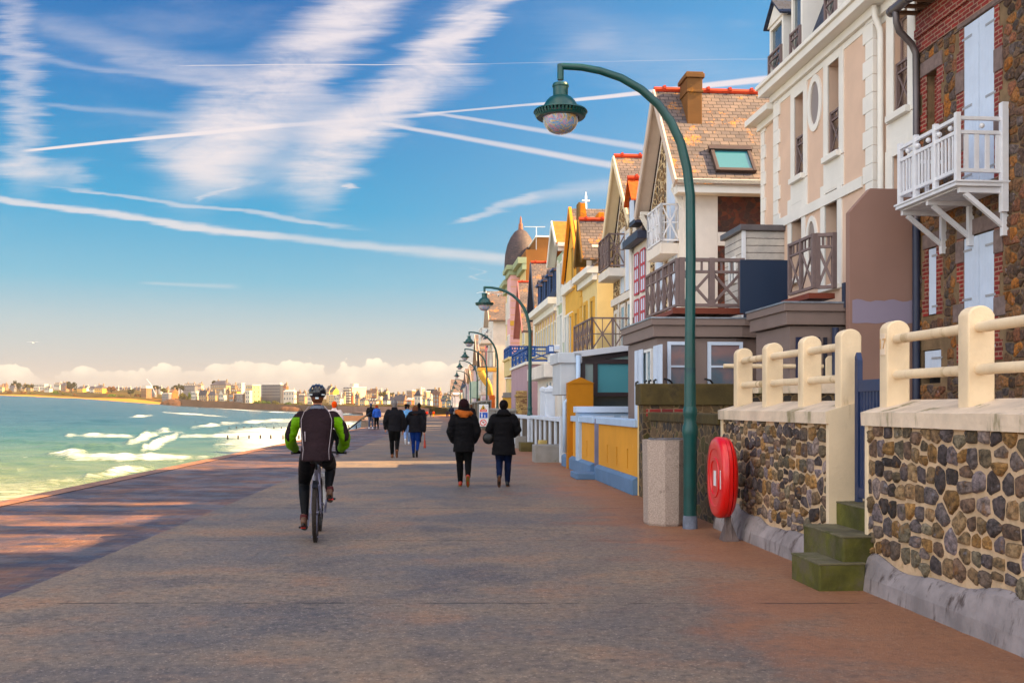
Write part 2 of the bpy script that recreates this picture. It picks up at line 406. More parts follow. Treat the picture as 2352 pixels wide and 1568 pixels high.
def window_at(root, face, off, a0, a1, z0, z1, depth=.16, fm=None, gm=None, mull=1, tran=0, fw=.06):
    """window frame with its pane as a sub-part, set back in an opening"""
    fm = fm or MATS['white_trim']; gm = gm or MATS['window_glass']
    f = MB(); d0, d1 = depth, depth+.06
    f.fb(face, off, a0, a0+fw, z0, z1, d0, d1).fb(face, off, a1-fw, a1, z0, z1, d0, d1)
    f.fb(face, off, a0+fw, a1-fw, z0, z0+fw, d0, d1).fb(face, off, a0+fw, a1-fw, z1-fw, z1, d0, d1)
    for i in range(mull):
        c = a0+(a1-a0)*(i+1)/(mull+1); f.fb(face, off, c-fw*.45, c+fw*.45, z0+fw, z1-fw, d0-.004, d1)
    for i in range(tran):
        c = z0+(z1-z0)*(i+1)/(tran+1) if tran > 1 else z0+(z1-z0)*.72; f.fb(face, off, a0+fw, a1-fw, c-fw*.3, c+fw*.3, d0+.004, d1)
    fo = f.build('window', fm, root)
    MB().fb(face, off, a0+fw*.5, a1-fw*.5, z0+fw*.5, z1-fw*.5, depth+.03, depth+.045).build('pane', gm, fo)
    return fo
# ---------------------------------------------------------------- common materials
white_trim = mat('white_trim', S(228,226,224), .55, .06, 2, .05)
window_glass = glass_mat('window_glass')
iron_dark = mat('iron_dark', S(30,30,34), .5, .1, 5, .05)
MORTAR = S(226,196,160)

# ---------------------------------------------------------------- ground
def interp(x, xs, ys):
    return float(np.interp(x, xs, ys))
EDGE = ([-30,5,16.6,33,50,66,85,105,125,150,200,240,285,300,420,560], [-8.2,-8.3,-8.55,-9.35,-10.2,-10.9,-11.6,-15,-19,-22,-27,-33,-41,-44,-60,-90])
def edge_x(Y): return interp(Y, *EDGE)
def joint_x(Y): return interp(Y, [-30,8.3,12.1,23.2,66,85,105,125,600], [-4.2,-4.25,-4.42,-4.98,-7.6,-8.8,-15+.6,-19+.6,-90])
def wall_x(Y): return 3.255-.09*(Y-6.33) if Y < 60 else -1.58-.07*(Y-60)
def gz(Y): return 0.0 if Y < 110 else -1.35*min(1, (Y-110)/165)**1.0
def strip(name, xl, xr, ys, z0, m, nx=2):
    mb = MB(); rows = []
    for Y in ys:
        rows.append([(xl(Y)+(xr(Y)-xl(Y))*i/(nx-1), Y, gz(Y)+z0) for i in range(nx)])
    for a, b in zip(rows[:-1], rows[1:]):
        for i in range(nx-1): mb.poly([a[i], a[i+1], b[i+1], b[i]])
    return struct(mb.build(name, m))
YS = [-12,-4,0,3,6,9,12,16,20,25,30,36,42,50,58,66,75,85,95,105,115,125,140,155,170,185,200,220,240,260,285,300,340,380,420,480,560]

def concrete_mat():
    m = bpy.data.materials.new('promenade_concrete'); m.use_nodes = True; t = NT(m.node_tree); b = t.n['Principled BSDF']
    o = t.new('ShaderNodeTexCoord').outputs['Object']; x, y, z = t.sep(o)
    big = t.noise(t.mapping(o, (.24, .30, 1)), 1.0, 5, .62)
    mid = t.noise(t.mapping(o, (.8, .9, 1)), 1.0, 7, .70)
    grit = t.noise(t.mapping(o, (.8, .8, 1)), 17, 8, .80)
    vg = t.new('ShaderNodeTexVoronoi'); t.put(vg.inputs['Vector'], o); vg.inputs['Scale'].default_value = 75
    vr = t.sep(vg.outputs['Color'])[0]
    c = t.mix(t.sstep(big, .36, .60), S(110,102,96), S(138,122,106))
    c = t.mix(t.m('MULTIPLY', t.sstep(t.m('ADD', mid, t.m('MULTIPLY', big, .5)), .74, .98), .45), c, S(168,120,86))
    c = t.mix(t.m('MULTIPLY', t.sstep(mid, .52, .36), .5), c, S(80,76,80))
    n7 = t.noise(t.mapping(o, (2.2, 3.0, 1)), 1.0, 7, .7)
    c = t.mix(t.m('MULTIPLY', t.sstep(n7, .52, .64), .26), c, S(150,122,100))
    ck = t.new('ShaderNodeTexVoronoi', feature='DISTANCE_TO_EDGE'); wv = t.new('ShaderNodeVectorMath', operation='MULTIPLY_ADD'); t.put(wv.inputs[0], t.noise(o, 1.1, 5, .65, 0, 1)); wv.inputs[1].default_value = (1.1, 1.1, 0); t.put(wv.inputs[2], o)
    t.put(ck.inputs['Vector'], t.mapping(wv.outputs[0], (.5, .22, 1))); ck.inputs['Scale'].default_value = 1
    crk = t.m('MULTIPLY', t.sstep(ck.outputs['Distance'], .006, .002), t.sstep(t.noise(o, .35, 2, .5), .52, .62))
    c = t.mix(t.m('MULTIPLY', crk, .22), c, S(40,36,38))
    # sand and red dust lying along the foot of the walls
    dw = t.m('SUBTRACT', t.m('MULTIPLY_ADD', y, -.09, 3.255+.57), x)      # distance from the wall foot
    sand = t.sstep(t.m('ADD', dw, t.m('MULTIPLY', t.m('SUBTRACT', t.m('ADD', t.m('MULTIPLY', mid, .6), t.m('MULTIPLY', big, .4)), .5), 9.0)), 2.0, .3)
    c = t.mix(t.m('MULTIPLY', sand, .78), c, t.mix(t.noise(o, 3.0, 5, .6), S(140,96,70), S(178,128,94)))
    k = t.m('MULTIPLY_ADD', sand, -.55, 1.0)
    c = t.mix(t.m('MULTIPLY', t.sstep(grit, .46, .66), t.m('MULTIPLY', k, .62)), c, S(46,42,46))
    c = t.mix(t.m('MULTIPLY', t.sstep(grit, .46, .34), t.m('MULTIPLY', k, .35)), c, S(180,156,136))
    c = t.mix(t.m('MULTIPLY', t.sstep(vr, .93, .97), t.m('MULTIPLY', k, .3)), c, S(200,180,165))
    # cast joints across the promenade and their crumbled edges
    jy = t.m('ADD', y, t.m('MULTIPLY', t.m('SUBTRACT', t.noise(o, 1.6, 3, .6), .5), .05))
    fr = t.m('ABSOLUTE', t.m('SUBTRACT', t.m('FRACT', t.m('DIVIDE', t.m('ADD', jy, -.55), 3.78)), .0))
    jd = t.m('MULTIPLY', t.m('MINIMUM', fr, t.m('SUBTRACT', 1.0, fr)), 3.78)
    jm = t.m('MULTIPLY', t.sstep(jd, .024, .008), t.sstep(t.noise(o, 2.3, 5, .7), .40, .56))
    c = t.mix(t.m('MULTIPLY', jm, .7), c, S(30,26,28))
    t.put(b.inputs['Base Color'], c)
    t.put(b.inputs['Roughness'], t.m('MULTIPLY_ADD', t.sstep(big, .6, .35), -.16, .72)); b.inputs['Specular IOR Level'].default_value = .45
    bn = t.new('ShaderNodeBump'); bn.inputs['Strength'].default_value = .75; bn.inputs['Distance'].default_value = .012
    t.put(bn.inputs['Height'], t.m('ADD', t.m('ADD', t.noise(o, 60, 4, .7), t.m('MULTIPLY', mid, 1.5)), t.m('MULTIPLY', jm, -2.0))); t.l.new(bn.outputs[0], b.inputs['Normal'])
    return m
def paver_mat():
    m = bpy.data.materials.new('granite_setts'); m.use_nodes = True; t = NT(m.node_tree); b = t.n['Principled BSDF']
    o = t.new('ShaderNodeTexCoord').outputs['Object']
    add = t.new('ShaderNodeVectorMath', operation='MULTIPLY_ADD'); t.put(add.inputs[0], t.noise(o, 2.5, 3, .6, 0, 1)); add.inputs[1].default_value = (.06, .06, 0); t.put(add.inputs[2], o)
    br = t.new('ShaderNodeTexBrick'); t.put(br.inputs['Vector'], add.outputs[0]); br.inputs['Scale'].default_value = 1
    br.inputs['Brick Width'].default_value = .46; br.inputs['Row Height'].default_value = .20; br.inputs['Mortar Size'].default_value = .010; br.inputs['Mortar Smooth'].default_value = .5
    br.inputs['Color1'].default_value = S(96,80,82); br.inputs['Color2'].default_value = S(142,102,74); br.inputs['Mortar'].default_value = S(150,128,114)
    n = t.noise(t.mapping(o, (.7, .9, 1)), 1.0, 7, .68); g = t.noise(o, 22, 5, .72)
    c = t.mix(t.sstep(n, .38, .62), t.mix(1.0, br.outputs[0], (.30, .38, .60, 1), 'MULTIPLY'), t.mix(1.0, br.outputs[0], (.85, .82, .82, 1), 'MULTIPLY'))
    c = t.mix(1.0, c, t.mix(g, (.45, .45, .45, 1), (1.5, 1.5, 1.5, 1)), 'MULTIPLY')
    t.put(b.inputs['Base Color'], c)
    wet = t.sstep(t.noise(t.mapping(o, (.9, 1.1, 1)), 1.0, 6, .65), .42, .58)
    t.put(b.inputs['Roughness'], t.m('MULTIPLY_ADD', wet, -.24, .62)); b.inputs['Specular IOR Level'].default_value = .6
    bn = t.new('ShaderNodeBump'); bn.inputs['Strength'].default_value = .8; bn.inputs['Distance'].default_value = .03
    t.put(bn.inputs['Height'], t.m('ADD', t.m('MULTIPLY', br.outputs['Fac'], -.6), t.m('MULTIPLY', t.noise(o, 14, 4, .65), 1.0))); t.l.new(bn.outputs[0], b.inputs['Normal'])
    return m
strip('promenade', joint_x, lambda Y: wall_x(Y)+.35 if Y < 60 else wall_x(Y)+1.5, YS, 0, concrete_mat(), 4)
strip('granite_strip', lambda Y: edge_x(Y)+.35, joint_x, YS, -.006, paver_mat(), 3)
cope_m = mat('granite_coping', S(150,112,88), .55, .3, 1.5, .5, 14, dirt=S(90,80,84), dirtamt=.5)
strip('sea_wall_coping', lambda Y: edge_x(Y)-.06, lambda Y: edge_x(Y)+.35, YS, .004, cope_m, 2)
land_m = mat('back_land', S(120,110,95), .9, .3, .3, .1)
strip('ground', lambda Y: edge_x(Y)+.2, lambda Y: 700, YS, -.12, land_m, 2)
# the sea wall face
seaw = slate_mat('sea_wall_stone', S(96,74,60), S(120,92,72), S(60,50,44), .7, .35)
mb = MB()
for a, b in zip(YS[:-1], YS[1:]):
    mb.poly([(edge_x(a)+.1, a, gz(a)), (edge_x(a)-.5, a, -6), (edge_x(b)-.5, b, -6), (edge_x(b)+.1, b, gz(b))])
struct(mb.build('sea_wall', seaw))
# ---------------------------------------------------------------- the sea
SEA = -2.6
def ss(x, a, b):
    t_ = min(1, max(0, (x-a)/(b-a))); return t_*t_*(3-2*t_)
def rise_amp(px): return interp(px, [-900,0,190,400,516,690,800,1100], [16.5,14.6,11.5,5.2,2.6,.4,0,0])
def sea_z(px, Y): return SEA + rise_amp(px)*ss(Y, 150, 980)
SHORE = ([-900,0,190,400,516,690,776,860,930,985,1010,1100], [1000,960,930,860,830,760,640,520,430,350,320,300])
def shore_d(px): return interp(px, *SHORE)
def build_sea():
    pxs = np.arange(-900, 1101, 3.3); Yn = 370
    Ys = 11*(1150/11)**(np.arange(Yn)/(Yn-1))
    # breakers: (px0,py0,px1,py1, half width px, foam, crest height m)
    BR = [tuple(q[:4])+(q[4]*.72,)+tuple(q[5:]) for q in [(160,1000,330,1005,4.5,1,.35),(300,1018,385,992,7,.9,.8),(335,1030,400,1003,13,1.3,.5),(345,990,415,998,4,.7,.5),(420,1003,760,996,5.5,1.1,.4),(448,983,514,975,4,1,.5),(514,974,700,963,5,1,.5),
          (118,1046,190,1047,5,1,.6),(160,1050,470,1055,6,1.2,.35),(205,1096,345,1080,7,.95,.5),(380,955,517,959,1.6,.9,.3),(500,1020,700,1008,9,1.0,.2),(517,992,800,980,5,1.1,.3),(60,1110,250,1105,7,.5,.2),
          (700,985,820,973,5,1.2,.2),(560,1040,690,1026,6,.7,.1),(640,968,860,962,4,1,.2),(690,955,800,950,2,.9,.3),(300,964,345,961,2,.9,.5),(20,1049,100,1050,1.6,.7,.1),(0,1130,160,1125,7,.45,.1),
          (60,1068,170,1078,2,.5,.1),(470,944,600,947,1.2,1,.1),(600,948,690,949,1.4,1,.1),(430,938,520,941,1.2,.9,.1),(300,930,420,935,.9,.9,.1),(150,918,300,925,.8,.9,.1),(240,922,300,925,1.6,.8,.1),
          (470,1062,640,1035,6,.6,.1), (-700,1100,40,1080,5,.6,.3), (-600,1010,60,1022,4,.3,.3),(0,1016,150,1020,3,.0,.5),(100,1030,330,1030,4,.0,.5),(180,975,300,970,3,.0,.6),(0,985,200,990,3,0,.4)]]
    V = []; FO = []
    for Y in Ys:
        py0 = HZ + F*(EYE-SEA)/Y
        for px in pxs:
            x = (px-CX)/F*Y; fo = 0; dz = 0
            wob = mnoise.noise((px*.012, py0*.05, 0))*2.2 + mnoise.noise((px*.05, py0*.1, 3))*1.0
            for (ax, ay, bx, by, w, f, hgt) in BR:
                if px < ax-60 or px > bx+60 or abs(py0-(ay+by)/2) > 60: continue
                k = (px-ax)/(bx-ax); yy = ay+(by-ay)*k
                kk = min(max(k, 0), 1); ex = max(0, abs(k-kk)*(bx-ax)); q = (py0-yy-wob*min(1.5, w/3))/w
                en = math.exp(-(ex/14)**2)*(.5+.45*math.sin(math.pi*min(max(kk, .08), .92)))*(.95+.55*mnoise.noise((px*.03, ay*.3, 2)))
                fo = max(fo, f*en*math.exp(-max(0, q)**2*.8)*(1 if q > 0 else math.exp(-q*q*3)))
                dz += hgt*en*math.exp(-((q+.6)/.9)**2)
            near = 1/(1+Y/90)
            z = sea_z(px, Y) + dz*.85
            z += (mnoise.noise((x*.05, Y*.12, 1))*.30 + mnoise.noise((x*.18, Y*.35, 5))*.16 + mnoise.noise((x*.6, Y*1.1, 9))*.05)*(1 if Y < 500 else .5)
            lace = .28*ss(Y, 120, 25)*ss(px, 520, 0) + .50*ss(px, 380, 720)*ss(py0, 948, 972) + .45*ss(px, 420, 600)*ss(py0, 975, 1000)
            lace += .25*ss(py0, 1060, 1130)
            V.append((x, Y, z)); FO.append((min(1, fo), lace, 0, 1))
    nx = len(pxs); Fc = []
    for j in range(Yn-1):
        for i in range(nx-1): Fc.append((j*nx+i, j*nx+i+1, (j+1)*nx+i+1, (j+1)*nx+i))
    me = bpy.data.meshes.new('sea'); me.from_pydata(V, [], Fc); me.shade_smooth()
    ca = me.color_attributes.new('foam', 'FLOAT_COLOR', 'POINT'); ca.data.foreach_set('color', np.array(FO, dtype=np.float32).ravel())
    m = bpy.data.materials.new('sea_water'); m.use_nodes = True; t = NT(m.node_tree); b = t.n['Principled BSDF']
    o = t.new('ShaderNodeTexCoord').outputs['Object']; x, y, z = t.sep(o)
    at = t.new('ShaderNodeAttribute'); at.attribute_name = 'foam'; fo, la, _ = t.sep(at.outputs[1])
    n1 = t.noise(t.mapping(o, (.05, .09, 0)), 1.0, 5, .6)
    dist = t.m('ADD', y, t.m('MULTIPLY', t.m('SUBTRACT', n1, .5), 90))
    c = t.ramp(t.m('DIVIDE', dist, 500), [(0.0, S(140,140,84)), (.08, S(126,132,90)), (.16, S(98,118,94)), (.28, S(62,98,98)), (.5, S(38,78,92)), (1.0, S(30,70,86))])
    n2 = t.noise(t.mapping(o, (.35, .9, .5)), 1.0, 6, .65); n3 = t.noise(t.mapping(o, (1.6, 3.4, 1)), 1.0, 5, .7)
    c = t.mix(t.sstep(n2, .35, .65), t.mix(1.0, c, (.78, .84, .80, 1), 'MULTIPLY'), t.mix(1.0, c, (1.15, 1.1, 1.0, 1), 'MULTIPLY'))
    far = t.sstep(y, 20, 160)
    tex = t.m('ADD', t.m('MULTIPLY', t.m('SUBTRACT', n2, .5), 1.1), t.m('MULTIPLY', t.m('SUBTRACT', n3, .5), 1.0))
    n5 = t.noise(t.mapping(o, (.9, 3.2, 1)), 1.0, 7, .72, .8)
    lm = t.m('ADD', t.m('MULTIPLY', t.m('SUBTRACT', n5, .5), 1.5), t.m('MULTIPLY', t.m('SUBTRACT', n2, .5), 1.3))
    f1 = t.m('MULTIPLY', t.sstep(t.m('ADD', fo, t.m('MULTIPLY', lm, 1.25)), .30, 1.15), t.sstep(fo, .10, .42))
    rid = t.m('SUBTRACT', 1.0, t.m('MULTIPLY', t.m('ABSOLUTE', t.m('SUBTRACT', t.noise(t.mapping(o, (.55, 1.4, 1)), 1.0, 5, .6, .6), .5)), 9.0))
    f2 = t.m('MULTIPLY', t.sstep(t.m('ADD', rid, t.m('MULTIPLY', t.m('SUBTRACT', la, .5), 2.0)), .2, 1.4), t.sstep(la, .03, .35))
    f2 = t.m('MAXIMUM', t.m('MULTIPLY', f2, .7), t.sstep(t.m('ADD', la, t.m('MULTIPLY', lm, .8)), .38, .95))
    foam = t.m('MAXIMUM', f1, t.m('MULTIPLY', f2, .85), clamp=True)
    c = t.mix(t.m('MULTIPLY', foam, .92), c, S(224,226,222))
    t.put(b.inputs['Base Color'], c); t.put(b.inputs['Roughness'], t.m('MULTIPLY_ADD', foam, .6, .22))
    b.inputs['IOR'].default_value = 1.33; b.inputs['Specular IOR Level'].default_value = .45
    bn = t.new('ShaderNodeBump'); bn.inputs['Strength'].default_value = .5; bn.inputs['Distance'].default_value = .35
    t.put(bn.inputs['Height'], t.m('ADD', t.noise(t.mapping(o, (.9, 2.0, 1)), 1.0, 6, .62), t.m('MULTIPLY', foam, .5))); t.l.new(bn.outputs[0], b.inputs['Normal'])
    me.materials.append(m)
    ob = bpy.data.objects.new('sea', me); COL.objects.link(ob); struct(ob)
build_sea()

# ---------------------------------------------------------------- stone by stone masonry
def stones(mb, face, off, a0, a1, z0, z1, pal, row=.15, wid=(.09,.2), gap=.02, proud=.02, holes=(), zlow=None, rng=random, big=.1):
    """tightly packed irregular rubble: each stone is a jittered Voronoi cell, clipped, roughened and slightly proud of the mortar"""
    sg = 1 if face in 'WS' else -1
    M_ = (lambda a, z, d: (off-d, a, z)) if face == 'W' else (lambda a, z, d: (a, off-sg*d, z))
    fl = face in 'WN'; pts = []; z = z0-row*.5; mw = (wid[0]+wid[1])/2
    while z < z1+row:
        h = row*rng.uniform(.72, 1.3); a = a0-rng.uniform(0, mw)-mw
        while a < a1+mw:
            w = rng.uniform(*wid); a += w
            if rng.random() < big: a += w*.7
            elif rng.random() < .22: pts.append((a-w*.5, z+h*.18)); pts.append((a-w*.5, z+h*.82)); continue
            pts.append((a-w*.5+rng.uniform(-.06,.06)*w, z+h*.5+rng.uniform(-.09,.09)*h))
        z += h
    R = max(row, mw)*2.6; cell = {}
    for k, q in enumerate(pts): cell.setdefault((int(q[0]//R), int(q[1]//R)), []).append(k)
    for k, (ca, cz) in enumerate(pts):
        if not (a0-.04 < ca < a1+.04 and z0-.05 < cz < z1+.05): continue
        if zlow and cz-row*.25 < zlow(ca): continue
        if any(h_[0] < ca < h_[1] and h_[2] < cz < h_[3] for h_ in holes): continue
        poly = [(a0, z0), (a1, z0), (a1, z1), (a0, z1)]
        def clip(poly, mx, mz, nx, nz):
            out = []; n = len(poly)
            for i in range(n):
                p, q = poly[i], poly[(i+1) % n]; dp = (p[0]-mx)*nx+(p[1]-mz)*nz; dq = (q[0]-mx)*nx+(q[1]-mz)*nz
                if dp <= 0: out.append(p)
                if (dp < 0 < dq) or (dq < 0 < dp): t_ = dp/(dp-dq); out.append((p[0]+(q[0]-p[0])*t_, p[1]+(q[1]-p[1])*t_))
            return out
        ci, cj = int(ca//R), int(cz//R); g = gap*rng.uniform(.3, .8)
        for di in (-1, 0, 1):
            for dj in (-1, 0, 1):
                for m in cell.get((ci+di, cj+dj), ()):
                    if m == k or len(poly) < 3: continue
                    dx, dz = pts[m][0]-ca, pts[m][1]-cz; L = math.hypot(dx, dz)
                    if L > R or L < 1e-4: continue
                    poly = clip(poly, (ca+pts[m][0])/2-dx/L*g, (cz+pts[m][1])/2-dz/L*g, dx/L, dz/L)
        for h_ in holes:
            if len(poly) < 3: break
            xs = [q[0] for q in poly]; zs = [q[1] for q in poly]
            if max(xs) > h_[0] and min(xs) < h_[1] and max(zs) > h_[2] and min(zs) < h_[3]:
                ds = [(h_[0]-ca, (h_[0], 0, 1, 0)), (ca-h_[1], (h_[1], 0, -1, 0)), (h_[2]-cz, (0, h_[2], 0, 1)), (cz-h_[3], (0, h_[3], 0, -1))]
                poly = clip(poly, *max(ds)[1])
        if len(poly) < 3: continue
        ar = sum(poly[i][0]*poly[(i+1) % len(poly)][1]-poly[(i+1) % len(poly)][0]*poly[i][1] for i in range(len(poly)))/2
        if ar < .0012: continue
        ga = sum(q[0] for q in poly)/len(poly); gz_ = sum(q[1] for q in poly)/len(poly)
        ring = []; n = len(poly)            # cut the corners twice, then roughen the outline
        for _ in range(2):
            n = len(poly); out = []
            for i in range(n):
                p, q = poly[i], poly[(i+1) % n]; k1 = .11 if _ == 0 else .24; out += [(p[0]*(1-k1)+q[0]*k1, p[1]*(1-k1)+q[1]*k1), (p[0]*k1+q[0]*(1-k1), p[1]*k1+q[1]*(1-k1))]
            poly = out
        poly = poly[::2] if len(poly) > 26 else poly
        for (x_, y_) in poly: j_ = 1+rng.uniform(-.085, .03); ring.append((ga+(x_-ga)*j_, gz_+(y_-gz_)*j_))
        n = len(ring); col = rng.choice(pal); v = rng.uniform(.6, 1.25); mb.col = (col[0]*v, col[1]*v, col[2]*v, 1); pr = proud*rng.uniform(.5, 1.4)
        tx, tz = rng.uniform(-.5, .5), rng.uniform(-.5, .5); b = len(mb.v)
        for q in ring: mb.v.append(M_(q[0], q[1], -.006))
        for q in ring: mb.v.append(M_(ga+(q[0]-ga)*.92, gz_+(q[1]-gz_)*.92, pr*.8+((q[0]-ga)*tx+(q[1]-gz_)*tz)*.12))
        for q in ring: mb.v.append(M_(ga+(q[0]-ga)*.66, gz_+(q[1]-gz_)*.66, pr+rng.uniform(-.35, .35)*pr+((q[0]-ga)*tx+(q[1]-gz_)*tz)*.12))
        mb.v.append(M_(ga, gz_, pr)); cc = len(mb.v)-1
        for q in range(2):
            for i in range(n):
                f_ = [b+q*n+i, b+q*n+(i+1) % n, b+(q+1)*n+(i+1) % n, b+(q+1)*n+i]; mb._f(f_[::-1] if fl else f_)
        for i in range(n):
            f_ = [b+2*n+i, b+2*n+(i+1) % n, cc]; mb._f(f_[::-1] if fl else f_)
    mb.col = None
PAL_WALL = [S(96,88,88), S(116,106,108), S(76,68,68), S(118,100,78), S(122,102,80), S(134,106,72), S(86,76,62), S(104,86,74), S(124,112,108), S(62,54,52), S(108,100,86), S(100,88,80)]
PAL_HOUSE = [S(104,78,58), S(118,86,58), S(92,72,62), S(84,72,68), S(122,86,54), S(100,82,70), S(76,60,50), S(132,88,48), S(90,80,78), S(112,76,58)]
def stone_mat():
    m = bpy.data.materials.new('field_stone'); m.use_nodes = True; t = NT(m.node_tree); b = t.n['Principled BSDF']
    o = t.new('ShaderNodeTexCoord').outputs['Object']; a = t.new('ShaderNodeAttribute'); a.attribute_name = 'col'
    n = t.noise(o, 22, 6, .7); n2 = t.noise(o, 6, 5, .65)
    c = t.mix(1.0, a.outputs[0], t.mix(t.sstep(n, .3, .7), (.42, .41, .39, 1), (2.2, 2.15, 2.1, 1)), 'MULTIPLY')
    c = t.mix(t.m('MULTIPLY', t.sstep(n2, .58, .68), .42), c, S(150,104,44))        # ochre lichen
    c = t.mix(t.m('MULTIPLY', t.sstep(t.noise(o, 9, 5, .7), .60, .70), .5), c, S(150,148,156))  # grey lichen
    c = t.mix(t.m('MULTIPLY', t.sstep(t.noise(o, 3.1, 6, .7), .58, .68), .55), c, S(64,60,40))
    t.put(b.inputs['Base Color'], c); b.inputs['Roughness'].default_value = .85
    bn = t.new('ShaderNodeBump'); bn.inputs['Strength'].default_value = .9; bn.inputs['Distance'].default_value = .02
    t.put(bn.inputs['Height'], t.noise(o, 30, 6, .7)); t.l.new(bn.outputs[0], b.inputs['Normal'])
    return m
field_stone = stone_mat()
mortar_m = mat('lime_mortar', S(208,182,154), .9, .18, 5, .8, 30, dirt=S(150,128,96), dirtamt=.5, dscale=2.5)
mortar_dark = mat('grey_mortar', S(128,108,86), .9, .25, 4, .7, 26, dirt=S(90,76,56), dirtamt=.5)

# ---------------------------------------------------------------- cream sea-front wall and fence
RZ = math.atan(.09)                      # facades and walls run a little to the left of the view
cream = mat('cream_render', S(228,208,180), .75, .10, 1.8, .6, 18, dirt=S(176,150,112), dirtamt=.42, vstreak=True)
cream_top = mat('cream_coping', S(222,204,184), .8, .16, 2.6, .7, 22, dirt=S(112,108,66), dirtamt=.46, dscale=1.3, vstreak=True)
plinth_m = mat('plinth_render', S(150,142,142), .85, .26, 3.0, 1.0, 12, dirt=S(74,60,56), dirtamt=.52, dscale=3.0, vstreak=True)
WX = lambda Y: 3.945-.09*Y               # stone face line; posts stand .115 further in
def wall_local(Y0): return (WX(Y0), Y0, 0)
NUM_FONT = None
def text_mesh(txt, size, m, name, parent, loc, rot, ext=.002):
    cu = bpy.data.curves.new(name, 'FONT'); cu.body = txt; cu.size = size; cu.extrude = ext; cu.align_x = 'CENTER'; cu.align_y = 'CENTER'
    ob = bpy.data.objects.new(name, cu); COL.objects.link(ob)
    me = bpy.data.meshes.new_from_object(ob.evaluated_get(bpy.context.evaluated_depsgraph_get()))
    COL.objects.unlink(ob); bpy.data.objects.remove(ob)
    o = bpy.data.objects.new(name, me); me.materials.clear(); me.materials.append(m); COL.objects.link(o)
    o.parent = parent; o.location = loc; o.rotation_euler = rot; return o
def cream_wall(L, posts, label, seed, number=None, near_end=True):
    """local frame: x inland (0 = stone face), y along the promenade 0..L"""
    rng = random.Random(seed)
    Y0 = cream_wall.Y0; root = thing('garden_wall', label, 'wall', wall_local(Y0), RZ)
    ph = lambda a: .29+.05*math.sin(a*2.1+seed)+.02*math.sin(a*7)
    # core with mortar face, inside the white frame
    MB().box(.012, .30, .07, L-.07, .2, 1.43).build('mortar_face', mortar_m, root)
    sm = MB(); stones(sm, 'W', .012, .07, L-.07, .24, 1.43, PAL_WALL, .168, (.11, .215), .024, .026, zlow=lambda a: ph(a)-.02, rng=rng, big=.10)
    sm.build('stonework', field_stone, root, smooth=True)
    fr = MB(); fr.box(-.01, .31, 0, .07, .06, 1.44).box(-.01, .31, L-.07, L, .06, 1.44)
    fr.build('frame', cream, root, bevel=.012)
    # battered plinth, rough on top
    pb = MB(); N = 60; rows = []
    for i in range(N+1):
        a = L*i/N; h = ph(a)+mnoise.noise((a*3, seed, 0))*.03; j = mnoise.noise((a*5, seed, 4))*.012
        rows.append([(-.12+j, a, -.05), (-.10+j, a, .12), (-.045+j, a, h-.03), (.0, a, h+.01), (.06, a, h+.012)])
    for r0, r1 in zip(rows[:-1], rows[1:]):
        for k in range(4): pb.poly([r0[k], r0[k+1], r1[k+1], r1[k]])
    pb.poly(rows[0]); pb.poly(rows[-1][::-1])
    pb.build('plinth', plinth_m, root, smooth='auto')
    # weathered coping, falling towards the promenade
    cp = MB(); N = 24
    sec = lambda a: [(-.035, a, 1.43), (-.04, a, 1.548+mnoise.noise((a*2, 1, seed))*.006), (.05, a, 1.575), (.36, a, 1.66), (.40, a, 1.65), (.40, a, 1.43)]
    for i in range(N):
        s0, s1 = sec(L*i/N-.01 if i == 0 else L*i/N), sec(L*(i+1)/N+(.01 if i == N-1 else 0))
        for k in range(5): cp.poly([s0[k], s0[k+1], s1[k+1], s1[k]])
        cp.poly([s0[5], s0[0], s1[0], s1[5]])
    cp.poly(sec(-.01)); cp.poly(sec(L+.01)[::-1])
    cp.build('coping', cream_top, root, smooth='auto')
    for (ya, w) in posts:
        ps = MB(); x0, x1 = .115, .325; n = 10
        prof = [(x0, 1.56)] + [(x0+(x1-x0)*k/n, 2.285+.068*math.sin(math.pi*k/n)**.6) for k in range(n+1)] + [(x1, 1.62)]
        ps.prism(prof, lambda a, z: (a, ya, z), lambda a, z: (a, ya+w, z))
        po = ps.build('post', cream, root, smooth='auto', bevel=.012)
        if number and abs(ya-number[1]) < .01:
            MB().box(x0-.008, x0+.002, ya+.03, ya+w-.03, 2.05, 2.24).build('number_plate', cream_top, po, bevel=.003)
            text_mesh(number[0], .13, mat('plate_number', S(206,170,128), .7, 0, 1, 0), 'number', po, (x0-.010, ya+w/2, 2.145), (math.pi/2, 0, -math.pi/2))
    for z in (1.875, 2.19):
        for a, b in zip(posts[:-1], posts[1:]):
            r = MB(); pts = [(.20+mnoise.noise((k*.7, z, a[0]))*.004, a[0]+a[1]-.02+(b[0]-a[0]-a[1]+.04)*k/8, z+mnoise.noise((k*.9, z, 9))*.004) for k in range(9)]
            r.tube(pts, .041, 14); r.build('rail', cream, root, smooth='auto')
    return root
cream_wall.Y0 = 1.2
cream_wall(7.7, [(.35,.15),(1.5,.15),(2.68,.15),(3.86,.15),(5.16-.12,.15),(6.34-.12,.15),(7.52,.15)], 'tall cream rendered wall with grey field stones and round rails, nearest the camera right of the mossy steps', 3, ('17', 7.52))
cream_wall.Y0 = 9.65
cream_wall(3.52, [(-.17+.17,.15),(.97,.15),(2.11,.15),(3.2,.15)], 'short cream rendered wall with stone panel and four rounded posts, left of the mossy steps behind the red lifebuoy', 8)
gw = [o for o in COL.objects if o.name.startswith('garden_wall')][-1]
# end pier of that wall, facing the steps
MB().prism([(-.018,.02),(-.018,1.43),(-.045,1.44),(-.045,1.55),(.05,1.58),(.36,1.665),(.41,1.655),(.41,.02)], lambda a,z:(a,-.03,z), lambda a,z:(a,-.011,z)).build('end_face', cream, gw)

